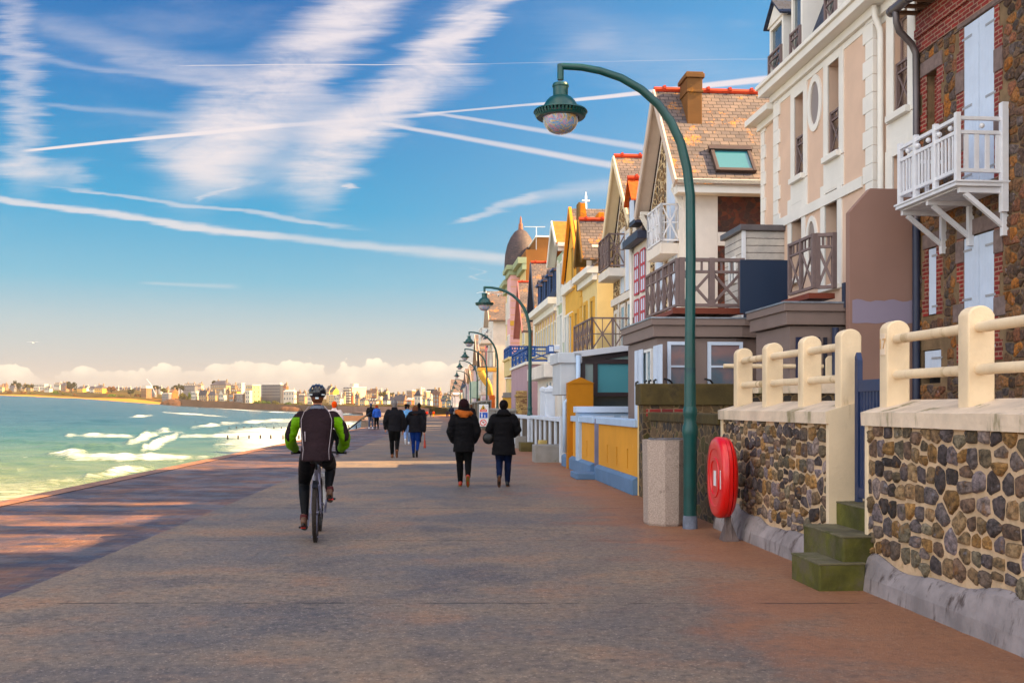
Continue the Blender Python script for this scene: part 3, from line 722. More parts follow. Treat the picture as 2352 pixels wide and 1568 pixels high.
# ---------------------------------------------------------------- mossy steps and navy gate
moss = mat('mossy_concrete', S(94,92,48), .9, .45, 3, .9, 22, dirt=S(100,92,76), dirtamt=.7, dscale=2.2)
st = thing('steps', 'three mossy green concrete steps up to the navy gate between the cream walls', 'steps', (2.66, 8.62, 0), RZ)
for (x0, x1, y0, y1, z1) in ((0, .42, 0, .66, .235), (.24, .86, .06, .98, .46), (.565, 1.4, .24, .98, .68)):
    MB().box(x0, x1, y0, y1, -.03, z1).build('step', moss, st, bevel=.018)
    MB().box(x0-.004, x1, y0-.004, y1+.004, z1-.012, z1+.006).build('tread', mat('tread_grey', S(110,104,84), .9, .3, 4, .8, 22, dirt=S(84,84,48), dirtamt=.5, dscale=3), st, bevel=.006)
navy = mat('navy_paint', S(40,56,92), .45, .08, 3, .05)
gt = thing('garden_gate', 'navy blue slatted garden gate above the mossy steps', 'gate', (3.33, 8.93, .68), math.atan(.09)*.4)
g = MB(); g.box(0,.05,0,.07,0,1.2).box(0,.05,.60,.68,0,1.36).box(.004,.046,.07,.60,1.06,1.17).box(.004,.046,.07,.60,.05,.15)
g.prism([(.60,1.36),(.68,1.36),(.68,1.40),(.64,1.44)], lambda a,z:(0,a,z), lambda a,z:(.05,a,z))
g.build('gate_frame', navy, gt, bevel=.004)
g = MB()
for k in range(7): g.box(.015,.035,.09+k*.075,.13+k*.075,.15,1.06)
g.build('slats', navy, gt)
# ---------------------------------------------------------------- litter bin
agg = mat('pebble_concrete', S(176,160,150), .85, .25, 60, .9, 70, dirt=S(90,78,72), dirtamt=.30, dscale=4)
bn = thing('litter_bin', 'pale pebble-dash concrete litter bin beside the nearest green lamp post', 'bin', (2.09, 13.55, 0), .15)
def octa(r, z): return [(r*math.cos(math.pi/8+k*math.pi/4)*(1 if abs(math.cos(math.pi/8+k*math.pi/4)) > .5 else .8), r*math.sin(math.pi/8+k*math.pi/4), z) for k in range(8)]
b = MB(); rings = [octa(.285,0), octa(.30,.03), octa(.318,1.12), octa(.322,1.15)]
for r0, r1 in zip(rings[:-1], rings[1:]):
    for k in range(8): b.poly([r0[k], r0[(k+1)%8], r1[(k+1)%8], r1[k]])
b.poly(rings[0][::-1]); b.poly([(x*.8,y*.8,1.10) for x,y,z in rings[3]])
for k in range(8):
    p, q = rings[3][k], rings[3][(k+1)%8]; b.poly([p, q, (q[0]*.8,q[1]*.8,1.15), (p[0]*.8,p[1]*.8,1.15)]); b.poly([(p[0]*.8,p[1]*.8,1.15), (q[0]*.8,q[1]*.8,1.15), (q[0]*.8,q[1]*.8,1.10), (p[0]*.8,p[1]*.8,1.10)])
b.build('body', agg, bn, bevel=.02)
steel = mat('worn_steel', S(140,138,142), .4, .2, 6, .1, metal=.7)
b = MB(); b.box(-.2,.2,-.16,.16,1.105,1.135).box(-.18,.18,-.20,-.17,1.11,1.175).box(-.2,-.18,-.2,.14,1.11,1.17).box(.18,.2,-.2,.14,1.11,1.17)
b.build('metal_lid', steel, bn, bevel=.004)
# ---------------------------------------------------------------- lifebuoy housing
red = mat('red_plastic', S(205,14,22), .35, .05, 2, .03, spec=.5, coat=.3)
lb = thing('lifebuoy_case', 'red oval plastic lifebuoy case on a grey post before the cream wall', 'lifebuoy', (2.55, 11.9, 0), .06)
b = MB(); prof = []
nr = 40
def ov(r, sy=1.0, sz=1.0): return [(r*sy*math.copysign(abs(math.cos(2*math.pi*k/nr))**.85, math.cos(2*math.pi*k/nr)), r*sz*math.copysign(abs(math.sin(2*math.pi*k/nr))**.85, math.sin(2*math.pi*k/nr))) for k in range(nr)]
def ringset(mb, spec, cz):
    prev = None
    for (r, d) in spec:
        o_ = ov(r, .80, 1.0); cur = []
        for (a, z) in o_: mb.v.append((d, a, cz+z)); cur.append(len(mb.v)-1)
        if prev:
            for k in range(nr): mb._f([prev[k], cur[k], cur[(k+1)%nr], prev[(k+1)%nr]])
        prev = cur
    mb._f(prev)
CZL = .755
ringset(b, [(.44,.0),(.478,-.012),(.482,-.05),(.478,-.052),(.472,-.052)], CZL); ringset(b, [(.474,-.055),(.484,-.056),(.482,-.10),(.462,-.125),(.43,-.134),(.345,-.138),(.335,-.130),(.325,-.128),(.245,-.130),(.235,-.140),(.205,-.140),(.195,-.128),(.05,-.128)], CZL)
b.v += []; b.build('case', red, lb, smooth='auto')
b = MB(); ringset(b, [(.20,.085),(.34,.08),(.43,.05),(.47,.02),(.475,.0)], CZL); b.build('back_shell', red, lb, smooth='auto')
lab = mat('label_white', S(225,225,225), .5, 0, 1, 0)
MB().box(-.1395,-.1375,-.30,-.27,CZL-.12,CZL+.10).build('sticker', lab, lb)
MB().box(-.1300,-.1275,-.06,.05,CZL-.10,CZL+.08).build('sticker', lab, lb)
b = MB()
for s_ in (-1, 1):
    b.hexa([(-.01,s_*.02-.012,.0),(.05,s_*.10-.012,.0),(.05,s_*.10+.012,.0),(-.01,s_*.02+.012,.0),(.02,s_*.02-.012,.5),(.05,s_*.035-.012,.5),(.05,s_*.035+.012,.5),(.02,s_*.02+.012,.5)])
b.box(.0,.05,-.05,.05,.0,.62)
b.hexa([(-.05,-.11,0),(.14,-.11,0),(.14,.11,0),(-.05,.11,0),(.0,-.03,.22),(.06,-.03,.22),(.06,.03,.22),(.0,.03,.22)])
b.build('post', mat('grey_post', S(110,96,92), .6, .2, 6, .2), lb, bevel=.004)
# ---------------------------------------------------------------- party wall at right angles to the promenade
dirty = rubble_mat('mossy_rubble', [S(74,62,50), S(92,78,58), S(60,54,50), S(84,76,44), S(104,84,60)], S(138,116,88), 5.5, .07)
pw = thing('boundary_wall', 'dark mossy rubble wall with brick band running back from the litter bin', 'wall', (2.30, 17.45, 0), RZ)
MB().box(0, .35, .36, 7, 0, .01)
b = MB(); b.box(0, 1.9, 0, .35, 0, 1.62); b.build('rubble', dirty, pw)
b = MB(); b.box(-.06, 1.9, -.05, .40, 1.62, 2.0); b.build('capping', mat('mossy_cap', S(86,74,46), .9, .35, 2.5, .6, 20, dirt=S(50,44,36), dirtamt=.5), pw, bevel=.02)
b = MB(); b.box(.05, .75, -.012, 0, 1.42, 1.56); b.build('brick_band', slate_mat('red_brick_band', S(150,50,44), S(120,44,40), S(150,130,110), .22, .075), pw)
b = MB(); b.box(1.9, 6.0, .02, .33, 0, 1.83); b.build('rubble', dirty, pw)
b = MB(); b.box(1.9, 6.0, -.03, .38, 1.83, 2.05); b.build('coping', cream_top, pw, bevel=.01)
b = MB(); b.box(1.7, 2.75, -.012, .01, .2, 1.55)
for xx in (3.35, 4.85):
    ps = MB(); n = 8; prof = [(.06, 2.04)]+[(.06+.22*k/n, 2.45+.06*math.sin(math.pi*k/n)**.6) for k in range(n+1)]+[(.28, 2.04)]
    ps.prism([(xx+(a-.06)*1.0, z) for a, z in prof], lambda a, z: (a, .10, z), lambda a, z: (a, .26, z)); ps.build('post', cream, pw, smooth='auto', bevel=.01)
MB().tube([(1.5,.18,2.32),(6,.18,2.32)], .04, 12).build('rail', cream, pw, smooth='auto')
# dark rubble wall along the promenade behind the bin
b = thing('boundary_wall', 'low dark weathered stone wall behind the litter bin and lamp post', 'wall', (WX(13.25)+.02, 13.22, 0), RZ)
MB().box(.0, .3, 0, 4.15, 0, 1.35).build('rubble', dirty, b)
MB().box(-.04, .34, 0, 4.15, 1.35, 1.50).build('capping', MATS['mossy_cap'], b, bevel=.02)
# terraces behind the walls
ter = mat('terrace_paving', S(150,140,128), .8, .15, 2, .3)
b = MB(); L0, L1 = 1.0, 17.4
b.poly([(WX(L0)+.3,L0,.66),(12,L0,.66),(12,L1,.66),(WX(L1)+.3,L1,.66)]); b.poly([(WX(L0)+.3,L0,.0),(WX(L0)+.3,L0,.66),(WX(L1)+.3,L1,.66),(WX(L1)+.3,L1,.0)])
struct(b.build('terrace', ter))
# ================================================================ houses along the promenade
CO, SI = math.cos(RZ), math.sin(RZ)
class Site:
    """a house frame: x inland, y along the street; pixel look-ups give local positions on its own planes"""
    def __init__(s, X, Y): s.X, s.Y = X, Y
    def W(s, xf, px, py=HZ):
        u = (px-CX)/F; y = (s.X+xf*CO-u*(s.Y+xf*SI))/(SI+u*CO); D = s.Y+xf*SI+y*CO
        return y, EYE+(HZ-py)/F*D
    def S(s, yf, px, py=HZ):
        u = (px-CX)/F; x = (u*(s.Y+yf*CO)-s.X+yf*SI)/(CO-u*SI); D = s.Y+x*SI+yf*CO
        return x, EYE+(HZ-py)/F*D
    def root(s, name, label, cat='house', group=None): return thing(name, label, cat, (s.X, s.Y, 0), RZ, group)
taupe = mat('taupe_paint', S(134,118,112), .6, .06, 2, .08)
taupe_l = mat('light_taupe_paint', S(150,136,128), .6, .08, 2, .08)
rail_taupe = mat('taupe_wood', S(126,110,108), .6, .10, 6, .15)
shut_white = mat('pale_blue_paint', S(206,216,232), .5, .05, 3, .08)
white_wood = mat('white_wood', S(224,224,228), .55, .06, 4, .12, dirt=S(170,120,70), dirtamt=.10, dscale=5, vstreak=True)
slate_lit = slate_mat('weathered_slate', S(126,112,106), S(96,88,90), S(48,40,40), .24, .15, S(200,136,36), .38)
slate_dark = slate_mat('blue_slate', S(56,68,92), S(44,54,78), S(24,28,40), .22, .14, None)
ridge_red = mat('red_ridge_tile', S(176,66,38), .7, .2, 5, .3)
brick_red = slate_mat('red_brick', S(150,52,44), S(118,42,38), S(168,138,120), .22, .072, None, bump=.6)
granite = mat('granite_block', S(128,112,108), .85, .22, 9, .6, 60)
zinc = mat('zinc', S(112,106,108), .45, .15, 3, .1, metal=.5)
zinc_dark = mat('dark_zinc', S(50,56,76), .5, .1, 3, .05)
pink_m = mat('pink_render', S(216,190,172), .8, .06, 1.2, .25, 30, dirt=S(196,166,148), dirtamt=.2, vstreak=True)
ivory = mat('ivory_trim', S(230,226,220), .6, .05, 1.5, .08, 30)
white_ren = mat('white_render', S(222,214,206), .75, .08, 1.5, .2, 30, dirt=S(170,150,130), dirtamt=.2, vstreak=True)
panel_stone = rubble_mat('brown_rubble', [S(110,78,44), S(84,60,40), S(66,50,40), S(124,88,44), S(92,70,56)], S(220,196,160), 4.6, .07)
party_stone = rubble_mat('dark_red_rubble', [S(96,52,40), S(110,60,42), S(80,44,36), S(70,48,42)], S(96,64,50), 6, .04)
glass_blue = glass_mat('sky_glass', (.10,.20,.26,1), .04)
dark_void = mat('dark_interior', S(34,32,36), .9, 0, 1, 0)

# ---- the stone house nearest the camera -------------------------------------------------
A = Site(8.8-.09*4, 4.0); LA = 13.75; EA = 8.55
h = A.root('stone_house', 'tall brown rubble stone house with pale shutters and a white wooden balcony, far right')
def wpx(st, xf, x0, x1, yt, yb):       # facade rectangle from its left/right columns and its right-hand top/bottom rows
    a1, zt = st.W(xf, x0, yt); a0, _ = st.W(xf, x1, yt); _, zb = st.W(xf, (x0+x1)/2, yb); _, zt = st.W(xf, (x0+x1)/2, yt)
    return [a0, a1, zb, zt]
up = wpx(A, 0, 2215, 2285, 37, 425); lo = wpx(A, 0, 2215, 2285, 536, 829); nar = wpx(A, 0, 2134, 2152, 568, 724); nic = wpx(A, 0, 2129, 2153, 165, 292)
low = wpx(A, 0, 2118, 2160, 803, 880)
body = MB(); body.box(.3, 7.5, .0, LA, 0, EA); body.build('wall', mortar_dark, h)
MB().shell('W', 0, 0, LA, 0, EA, [up, lo, nar, nic, low], .3).build('facade', mortar_dark, h)
sm = MB(); hb = []
for w in (up, lo, nar, nic, low): hb.append((w[0]-.24, w[1]+.24, w[2]-.02, w[3]+.26))
stones(sm, 'W', 0, 6.2, LA-.02, .6, EA-.72, PAL_HOUSE, .175, (.11,.27), .013, .022, holes=hb, rng=random.Random(5), big=.14)
sm.build('stonework', field_stone, h, smooth=True)
bk = MB(); bk.fb('W', 0, 6.2, LA-.01, EA-.72, EA-.45, -.035, .02); bk.fb('W', 0, 6.2, LA-.01, EA-.45, EA-.3, -.075, .02); bk.fb('W', 0, 6.2, LA-.01, EA-.3, EA-.02, -.04, .02); bk.build('brick_cornice', brick_red, h, bevel=.004)
rr = random.Random(11)
for w in (up, lo, nar, nic):
    z = w[2]; i = 0; runs = [MB(), MB()]
    while z < w[3]-.02:
        hh = min(.36 if i % 2 else .30, w[3]-z); wide = .13 if i % 2 else .21
        for sd_, (b0, b1) in enumerate(((w[0]-wide, w[0]), (w[1], w[1]+wide))):
            if i % 3 == 2 and w in (up, lo):
                MB().fb('W', 0, b0-(.1 if b0 < w[0] else 0), b1+(.1 if b1 > w[1] else 0), z+.004, z+hh-.004, -.03, .02).build('granite_block', granite, h, bevel=.01)
                if runs[sd_].f: runs[sd_].build('brick_jamb', brick_red, h)
                runs[sd_] = MB()
            else: runs[sd_].fb('W', 0, b0, b1, z, z+hh, -.014, .02)
        z += hh; i += 1
    for r_ in runs:
        if r_.f: r_.build('brick_jamb', brick_red, h)
    MB().fb('W', 0, w[0]-.18, w[1]+.18, w[3]+.002, w[3]+.25, -.032, .02).build('granite_lintel', granite, h, bevel=.01)
rev = MB(); rev.fb('W', 0, nic[0], nic[1], nic[2], nic[3], .14, .16); rev.build('brick_infill', brick_red, h)
rev = MB(); rev.fb('W', 0, low[0], low[1], low[2], low[3], .14, .16); rev.build('infill', dark_void, h)
hinge = mat('galvanised_hinge', S(176,176,180), .5, .1, 9, .1, metal=.3)
def shutter(st_root, w, leaves, label=None, d=-.005):
    n = leaves; dx = (w[1]-w[0])/n
    for k in range(n):
        a0, a1 = w[0]+dx*k+.006, w[0]+dx*(k+1)-.006
        s_ = MB(); nb = 5
        for q in range(nb): s_.fb('W', 0, a0+(a1-a0)*q/nb+.0015, a0+(a1-a0)*(q+1)/nb-.0015, w[2]+.02, w[3]-.02, d, d+.035)
        so = s_.build('shutter', shut_white, st_root, bevel=.003)
        for zz in (w[2]+.22, (w[2]+w[3])/2, w[3]-.22) if w[3]-w[2] > 1.2 else (w[2]+.15, w[3]-.15):
            e0, e1 = (a0-.05, a0+(a1-a0)*.55) if k == 0 else (a1-(a1-a0)*.55, a1+.05)
            MB().fb('W', 0, e0, e1, zz-.018, zz+.018, d-.010, d+.001).build('hinge', hinge, so)
shutter(h, up, 2); shutter(h, lo, 2); shutter(h, nar, 1)
shutter(h, [low[0]-.03, low[1]-.1, low[2]+.08, low[3]], 1)
rf = MB(); rf.poly([(-.45,-.3,EA+.05),(4.2,-.3,11.35),(4.2,LA+.02,11.35),(-.45,LA+.02,EA+.05)][::-1]); rf.poly([(8.2,-.3,EA),(8.2,LA,EA),(4.2,LA,11.35),(4.2,-.3,11.35)][::-1])
rf.poly([(-.45,-.3,EA+.0),(-.45,LA+.02,EA+.0),(.3,LA+.02,EA+.5),(.3,-.3,EA+.5)]); rf.poly([(.3,-.3,EA),(8,-.3,EA),(4.2,-.3,11.35)]); rf.poly([(.3,LA,EA),(8,LA,EA),(4.2,LA,11.35)])
rf.build('roof', slate_lit, h)
MB().box(3.5, 5.0, -.3, 6.45, 10.6, 12.6).build('shade_block', granite, h)  # unseen block added above the roof to keep the near promenade in shadow
for (c0, c1, cz_) in ((8.05, 8.85, 13.4), (10.3, 11.7, 13.8), (12.3, LA, 13.6)): MB().box(3.7, 4.7, c0, c1, 10.6, cz_).build('chimney', granite, h)  # unseen stacks added to throw dark bars between the sunlit patches
rt = MB()
for k in range(26): rt.box(-.42, 0, 6.4+k*.29, 6.46+k*.29, EA-.03, EA+.03)
rt.build('rafter_end', mat('bare_timber', S(120,96,80), .8, .2, 5, .2), h)
gu = MB(); gu.tube([(-.50, 5.5+k*(LA-5.5)/14, EA+.02) for k in range(15)], .085, 14)
for k in range(15): gu.tube([(-.50, 5.6+k*(LA-5.7)/14, EA+.02), (-.50, 5.63+k*(LA-5.7)/14, EA+.02)], .096, 14)
go = gu.build('gutter', zinc, h, smooth='auto')
MB().tube([(-.50,LA-.2,EA-.04),(-.49,LA-.2,EA-.22),(-.42,LA-.16,EA-.36),(-.16,LA-.10,EA-.56),(-.08,LA-.09,EA-.72),(-.07,LA-.09,EA-1.6),(-.07,LA-.09,4.9)], .058, 12).build('downpipe', zinc, h, smooth='auto')
MB().tube([(-.07,LA-.09,4.9),(-.07,LA-.09,4.86),(-.07,LA-.09,.7)], [.062,.066,.066], 12).build('downpipe', zinc_dark, h, smooth='auto')
# balcony
y1, zf = A.W(0, 2318, 418); xo, _ = A.S(y1, 2197, 418); bd = -xo
y2, _ = A.W(xo, 2062, 470)
zr, zp = zf+.97, zf+1.03
bl = thing('balcony_dummy', None, None); COL.objects.unlink(bl); bpy.data.objects.remove(bl)
b = MB(); b.box(xo-.03, .0, y1-.03, y2+.03, zf-.075, zf-.02).box(xo-.05, -.002, y1-.05, y2+.05, zf-.02, zf+.012)
bo = b.build('balcony', white_wood, h, bevel=.006)
b = MB(); pw_ = .075
for (x, y) in ((xo+.03, y1+.03), (xo+.03, y2-.03), (xo+.03, y1+(y2-y1)*.36), (xo+.03, y1+(y2-y1)*.70)): b.box(x-pw_/2, x+pw_/2, y-pw_/2, y+pw_/2, zf+.012, zp)
for zz in (zr-.05, zr-.26, zf+.14): b.box(xo+.005, xo+.055, y1+.07, y2-.07, zz, zz+.055).box(xo+.07, -.05, y1+.005, y1+.055, zz, zz+.055).box(xo+.07, -.05, y2-.055, y2-.005, zz, zz+.055)
n = 17
for k in range(1, n): b.box(xo+.015, xo+.045, y1+.05+(y2-y1-.1)*k/n-.018, y1+.05+(y2-y1-.1)*k/n+.018, zf+.19, zr-.26)
for yy in (y1+.03, y2-.03):
    for k in range(1, 5): b.box(xo*(1-k/5)-.035, xo*(1-k/5)+.035, yy-.015, yy+.015, zf+.19, zr-.26)
for k in range(5): b.ball((xo+.03, y1+(y2-y1)*(.12+.18*k), zr-.13), .042, 6)
b.ball((xo*.5, y1+.03, zr-.13), .042, 6)
b.box(-.13, -.03, y1-.04, y1+.06, zf-.45, zr+.22)
b.build('balustrade', white_wood, bo, bevel=.004)
b = MB()
for yy in (y1+.02, y1+(y2-y1)*.52, y2-.05):
    b.box(xo+.06, -.0, yy, yy+.07, zf-.165, zf-.078); b.bar((xo+.16, yy+.035, zf-.17), (-.05, yy+.035, zf-.66), .06, .07); b.box(-.09, -.0, yy-.005, yy+.075, zf-.80, zf-.17)
for k in range(9): b.box(xo+.05+k*(bd-.05)/9, xo+.05+(k+.85)*(bd-.05)/9, y1+.1, y2-.06, zf-.10, zf-.076)
b.build('bracket', white_wood, bo, bevel=.004)
b = MB(); b.box(-.05, -.0, y1+.07, y1+.20, zf+.02, zf+.55); b.build('rusty_plate', mat('rust', S(190,112,30), .85, .3, 6, .3, dirt=S(120,50,24), dirtamt=.5), bo)

# ---- pink mansard house ------------------------------------------------------------------
Y0 = 4+LA*CO+.02; B = Site(8.8-.09*Y0, Y0)
hb_ = B.root('pink_house', 'tall pale pink rendered house with ivory quoins, oval window and blue slate mansard roof')
yR, zcR = B.W(-.15, 2007, 0); yL, _ = B.W(-.15, 1779, 0); yE, _ = B.W(0, 1750, 0)
_, zc = B.W(-.15, 1900, 116)
_, zc2 = B.W(0, 1765, 275)
w1 = wpx(B, -.15, 1826, 1847, 218, 405); w2 = wpx(B, -.15, 1903, 1929, 142, 354); w1b = wpx(B, -.15, 1819, 1843, 467, 640); w2b = wpx(B, -.15, 1896, 1925, 435, 655)
w3 = wpx(B, 0, 2054, 2087, 30, 255); w3b = wpx(B, 0, 2052, 2087, 352, 560)
MB().box(.15, 9, .0, yE, 0, zc2).build('wall', pink_m, hb_)
MB().box(.151, 9, .0, yL, zc2, zc).build('wall', pink_m, hb_)
MB().shell('W', 0, 0, yR, 0, zc, [w3, w3b], .149).shell('W', -.15, yR, yL, 0, zc, [w1, w2, w1b, w2b], .299).shell('W', 0, yL, yE, 0, zc2, [], .149).build('facade', pink_m, hb_)
qs = [MB(), MB(), MB()]; k = 0; z = 3.2
while z < zc-.02:
    hh = min(.34, zc-z); a = .30 if k % 2 else .42
    qs[0].fb('W', -.15, yR-.012, yR+a, z+.006, z+hh, -.035, .14); qs[1].fb('W', -.15, yL-a, yL+.012, z+.006, z+hh, -.035, .14)
    if z < zc2-.1: qs[2].fb('W', 0, yE-a*.8, yE+.012, z+.006, min(z+hh, zc2), -.035, .02)
    z += hh; k += 1
for q in qs: q.build('quoin', ivory, hb_, bevel=.008)
cm = MB()
for (d, za, zb) in ((.02, -.30, -.16), (.10, -.16, .02), (.34, .02, .20), (.40, .20, .30)):
    cm.fb('W', -.15, yR-.03-d, yL+.03+d*.6, zc+za, zc+zb, -d, .25); cm.fb('W', 0, -.02, yR-.03-d, zc+za, zc+zb, -d, .2)
for (d, za, zb) in ((.10, -.16, .02), (.34, .02, .18)): cm.fb('W', 0, yL+.03, yE+.03+d, zc2+za, zc2+zb, -d, .2)
cm.build('cornice', ivory, hb_, bevel=.01)
tr = MB()
for w in (w1, w2, w1b, w2b):
    tr.fb('W', -.15, w[0]-.22, w[0], w[2]-.10, w[3]+.16, -.03, .02).fb('W', -.15, w[1], w[1]+.22, w[2]-.10, w[3]+.16, -.03, .02).fb('W', -.15, w[0], w[1], w[3], w[3]+.16, -.03, .02).fb('W', -.15, w[0]-.10, w[1]+.10, w[2]-.12, w[2], -.13, .02)
    if w in (w1, w2): tr.fb('W', -.15, w[0]-.22, w[1]+.22, w[2]-.75, w[2]-.12, -.026, .02)
for w in (w3, w3b): tr.fb('W', 0, w[0]-.28, w[0], w[2]-.10, w[3]+.16, -.03, .02).fb('W', 0, w[1], w[1]+.28, w[2]-.10, w[3]+.16, -.03, .02).fb('W', 0, w[0], w[1], w[3], w[3]+.3, -.03, .02).fb('W', 0, w[0]-.12, w[1]+.12, w[2]-.12, w[2], -.13, .02)
tr.fb('W', 0, w3[0]-.28, w3[1]+.28, w3b[3]+.16, w3[2]-.12, -.026, .02)
tr.fb('W', -.15, yR+.45, yL-.45, w1[2]-.98, w1[2]-.76, -.05, .02)
tr.build('window_surround', ivory, hb_, bevel=.006)
for w in (w1, w2, w1b, w2b):
    fo = window_at(hb_, 'W', -.15, w[0], w[1], w[2], w[3], .24, rail_taupe)
for w in (w3, w3b): window_at(hb_, 'W', 0, w[0], w[1], w[2], w[3], .12, rail_taupe)
for (w, off) in ((w1,-.15),(w2,-.15),(w3,0)):
    r = MB(); xrail(r, (off+.05, w[0]+.03, 0), (off+.05, w[1]-.03, 0), w[2]+.08, w[2]+.92, 1, .045, 'X', .16); r.build('window_rail', rail_taupe, hb_)
def oval(mb, off, cy, cz, ry, rz, wi, d):
    n = 32; o_ = [(ry*math.cos(2*math.pi*k/n), rz*math.sin(2*math.pi*k/n)) for k in range(n)]; i_ = [((ry-wi)*math.cos(2*math.pi*k/n), (rz-wi)*math.sin(2*math.pi*k/n)) for k in range(n)]
    for k in range(n):
        a, b_, c, e = o_[k], o_[(k+1)%n], i_[(k+1)%n], i_[k]
        mb.hexa([(off-d,cy+p[0],cz+p[1]) for p in (a,b_,c,e)]+[(off+.01,cy+p[0],cz+p[1]) for p in (a,b_,c,e)])
cy, cz = B.W(-.15, 1873, 237)
ov_ = MB(); oval(ov_, -.15, cy, cz, .40, .62, .15, .035); oo = ov_.build('oval_window', ivory, hb_, smooth='auto')
n = 32; mbv = MB(); mbv.poly([(-.156, cy+.26*math.cos(2*math.pi*k/n), cz+.48*math.sin(2*math.pi*k/n)) for k in range(n)][::-1]); mbv.build('pane', mat('pale_blind', S(150,138,132), .4, 0, 1, 0), oo)
cy2, cz2 = B.W(-.15, 1866, 560); ov_ = MB(); oval(ov_, -.15, cy2, cz2, .34, .62, .12, .035); oo = ov_.build('oval_window', ivory, hb_, smooth='auto')
mbv = MB(); mbv.poly([(-.156, cy2+.22*math.cos(2*math.pi*k/n), cz2+.5*math.sin(2*math.pi*k/n)) for k in range(n)][::-1]); mbv.build('pane', MATS['pale_blind'], oo)
MB().tube([(-.22,yR-.16,zc+.0),(-.21,yR-.17,zc-.2),(-.11,yR-.17,zc-.45),(-.10,yR-.17,zc-.6),(-.10,yR-.17,4)], .055, 12).build('downpipe', ivory, hb_, smooth='auto')
# mansard
mr = MB(); mz = zc+.3; slope = .9; mh = 2.6
mr.poly([(-.12,0,mz),(-.12,yL,mz),(slope,yL-.6,mz+mh),(slope,0,mz+mh)]); mr.poly([(-.12,yL,mz),(9,yL,mz),(8,yL-.6,mz+mh),(slope,yL-.6,mz+mh)]); mr.poly([(slope,0,mz+mh),(slope,yL-.6,mz+mh),(8,yL-.6,mz+mh),(8,0,mz+mh)]); mr.poly([(-.12,0,mz),(slope,0,mz+mh),(8,0,mz+mh),(9,0,mz)])
m2 = zc2+.18
mr.poly([(.05,yL,m2),(.05,yE,m2),(.8,yE-.3,m2+1.6),(.8,yL,m2+1.6)]); mr.poly([(.05,yE,m2),(9,yE,m2),(8,yE-.3,m2+1.6),(.8,yE-.3,m2+1.6)]); mr.poly([(.8,yL,m2+1.6),(.8,yE-.3,m2+1.6),(8,yE-.3,m2+1.6),(8,yL,m2+1.6)])
mr.build('mansard_roof', slate_dark, hb_)
def dormer(root, y0, y1, z0, z1, xf, depth=1.2, ped=.45, fm=None, off=0.0, rail=True, roofm=None, wallm=None):
    d = MB(); d.box(xf, xf+depth, y0, y0+.09, z0, z1).box(xf, xf+depth, y1-.09, y1, z0, z1).box(xf, xf+depth, y0+.09, y1-.09, z1-.1, z1)
    c = (y0+y1)/2; d.prism([(y0-.06,z1),(y1+.06,z1),(c,z1+ped)], lambda a, z: (xf-.04,a,z), lambda a, z: (xf+.1,a,z))
    do = d.build('dormer', fm or ivory, root, bevel=.008)
    r = MB(); r.hexa([(xf-.12,y0-.12,z1-.02),(xf+depth,y0-.12,z1-.02),(xf+depth,c,z1+ped+.03),(xf-.12,c,z1+ped+.03),(xf-.12,y0-.12,z1+.03),(xf+depth,y0-.12,z1+.03),(xf+depth,c,z1+ped+.09),(xf-.12,c,z1+ped+.09)])
    r.hexa([(xf-.12,c,z1+ped+.03),(xf+depth,c,z1+ped+.03),(xf+depth,y1+.12,z1-.02),(xf-.12,y1+.12,z1-.02),(xf-.12,c,z1+ped+.09),(xf+depth,c,z1+ped+.09),(xf+depth,y1+.12,z1+.03),(xf-.12,y1+.12,z1+.03)])
    r.build('roof', roofm or slate_dark, do)
    MB().box(xf+.06, xf+.09, y0+.09, y1-.09, z0, z1-.1).build('pane', window_glass, do)
    if rail:
        q = MB(); xrail(q, (xf-.03,y0+.05,0), (xf-.03,y1-.05,0), z0+.06, z0+.8, 1, .045, 'X', .15); q.build('dormer_rail', rail_taupe, do)
    return do
for (xa, xb, zt) in ((1822,1847,1.75),(1902,1930,1.75)):
    ya, _ = B.W(-.05, xb, 0); yb, _ = B.W(-.05, xa, 0); dormer(hb_, ya, yb, mz+.02, mz+zt, -.1)
ya, _ = B.W(-.05, 1803, 0); yb, _ = B.W(-.05, 1772, 0); dormer(hb_, ya, yb, mz+.02, mz+1.55, -.1)
# grey-brown side wall standing out from the facade
swl = MB(); x0_, zt_ = B.S(.02, 1950, 487); x1_, zt2 = B.S(.02, 1998, 433)
swl.prism([(x0_,0),(-.002,0),(-.002,zt2),(x1_,zt2),(x0_,zt_)], lambda a, z: (a,.0,z), lambda a, z: (a,.16,z)); swo = swl.build('side_wall', mat('brown_taupe_render', S(150,122,112), .85, .05, 1, .15), hb_, bevel=.006)
p = MB(); _, za = B.S(0, 2020, 742); _, zb = B.S(0, 2020, 690)
N = 14; p.poly([(x0_+.05+(-.06-x0_)*k/N, -.004, za+mnoise.noise((k*.5,1,1))*.03) for k in range(N+1)]+[(x0_+.05+(-.06-x0_)*k/N, -.004, zb+mnoise.noise((k*.4,7,1))*.05) for k in range(N, -1, -1)]); p.build('paint_patch', mat('lilac_paint', S(150,140,156), .8, .04, 1, .1), swo)
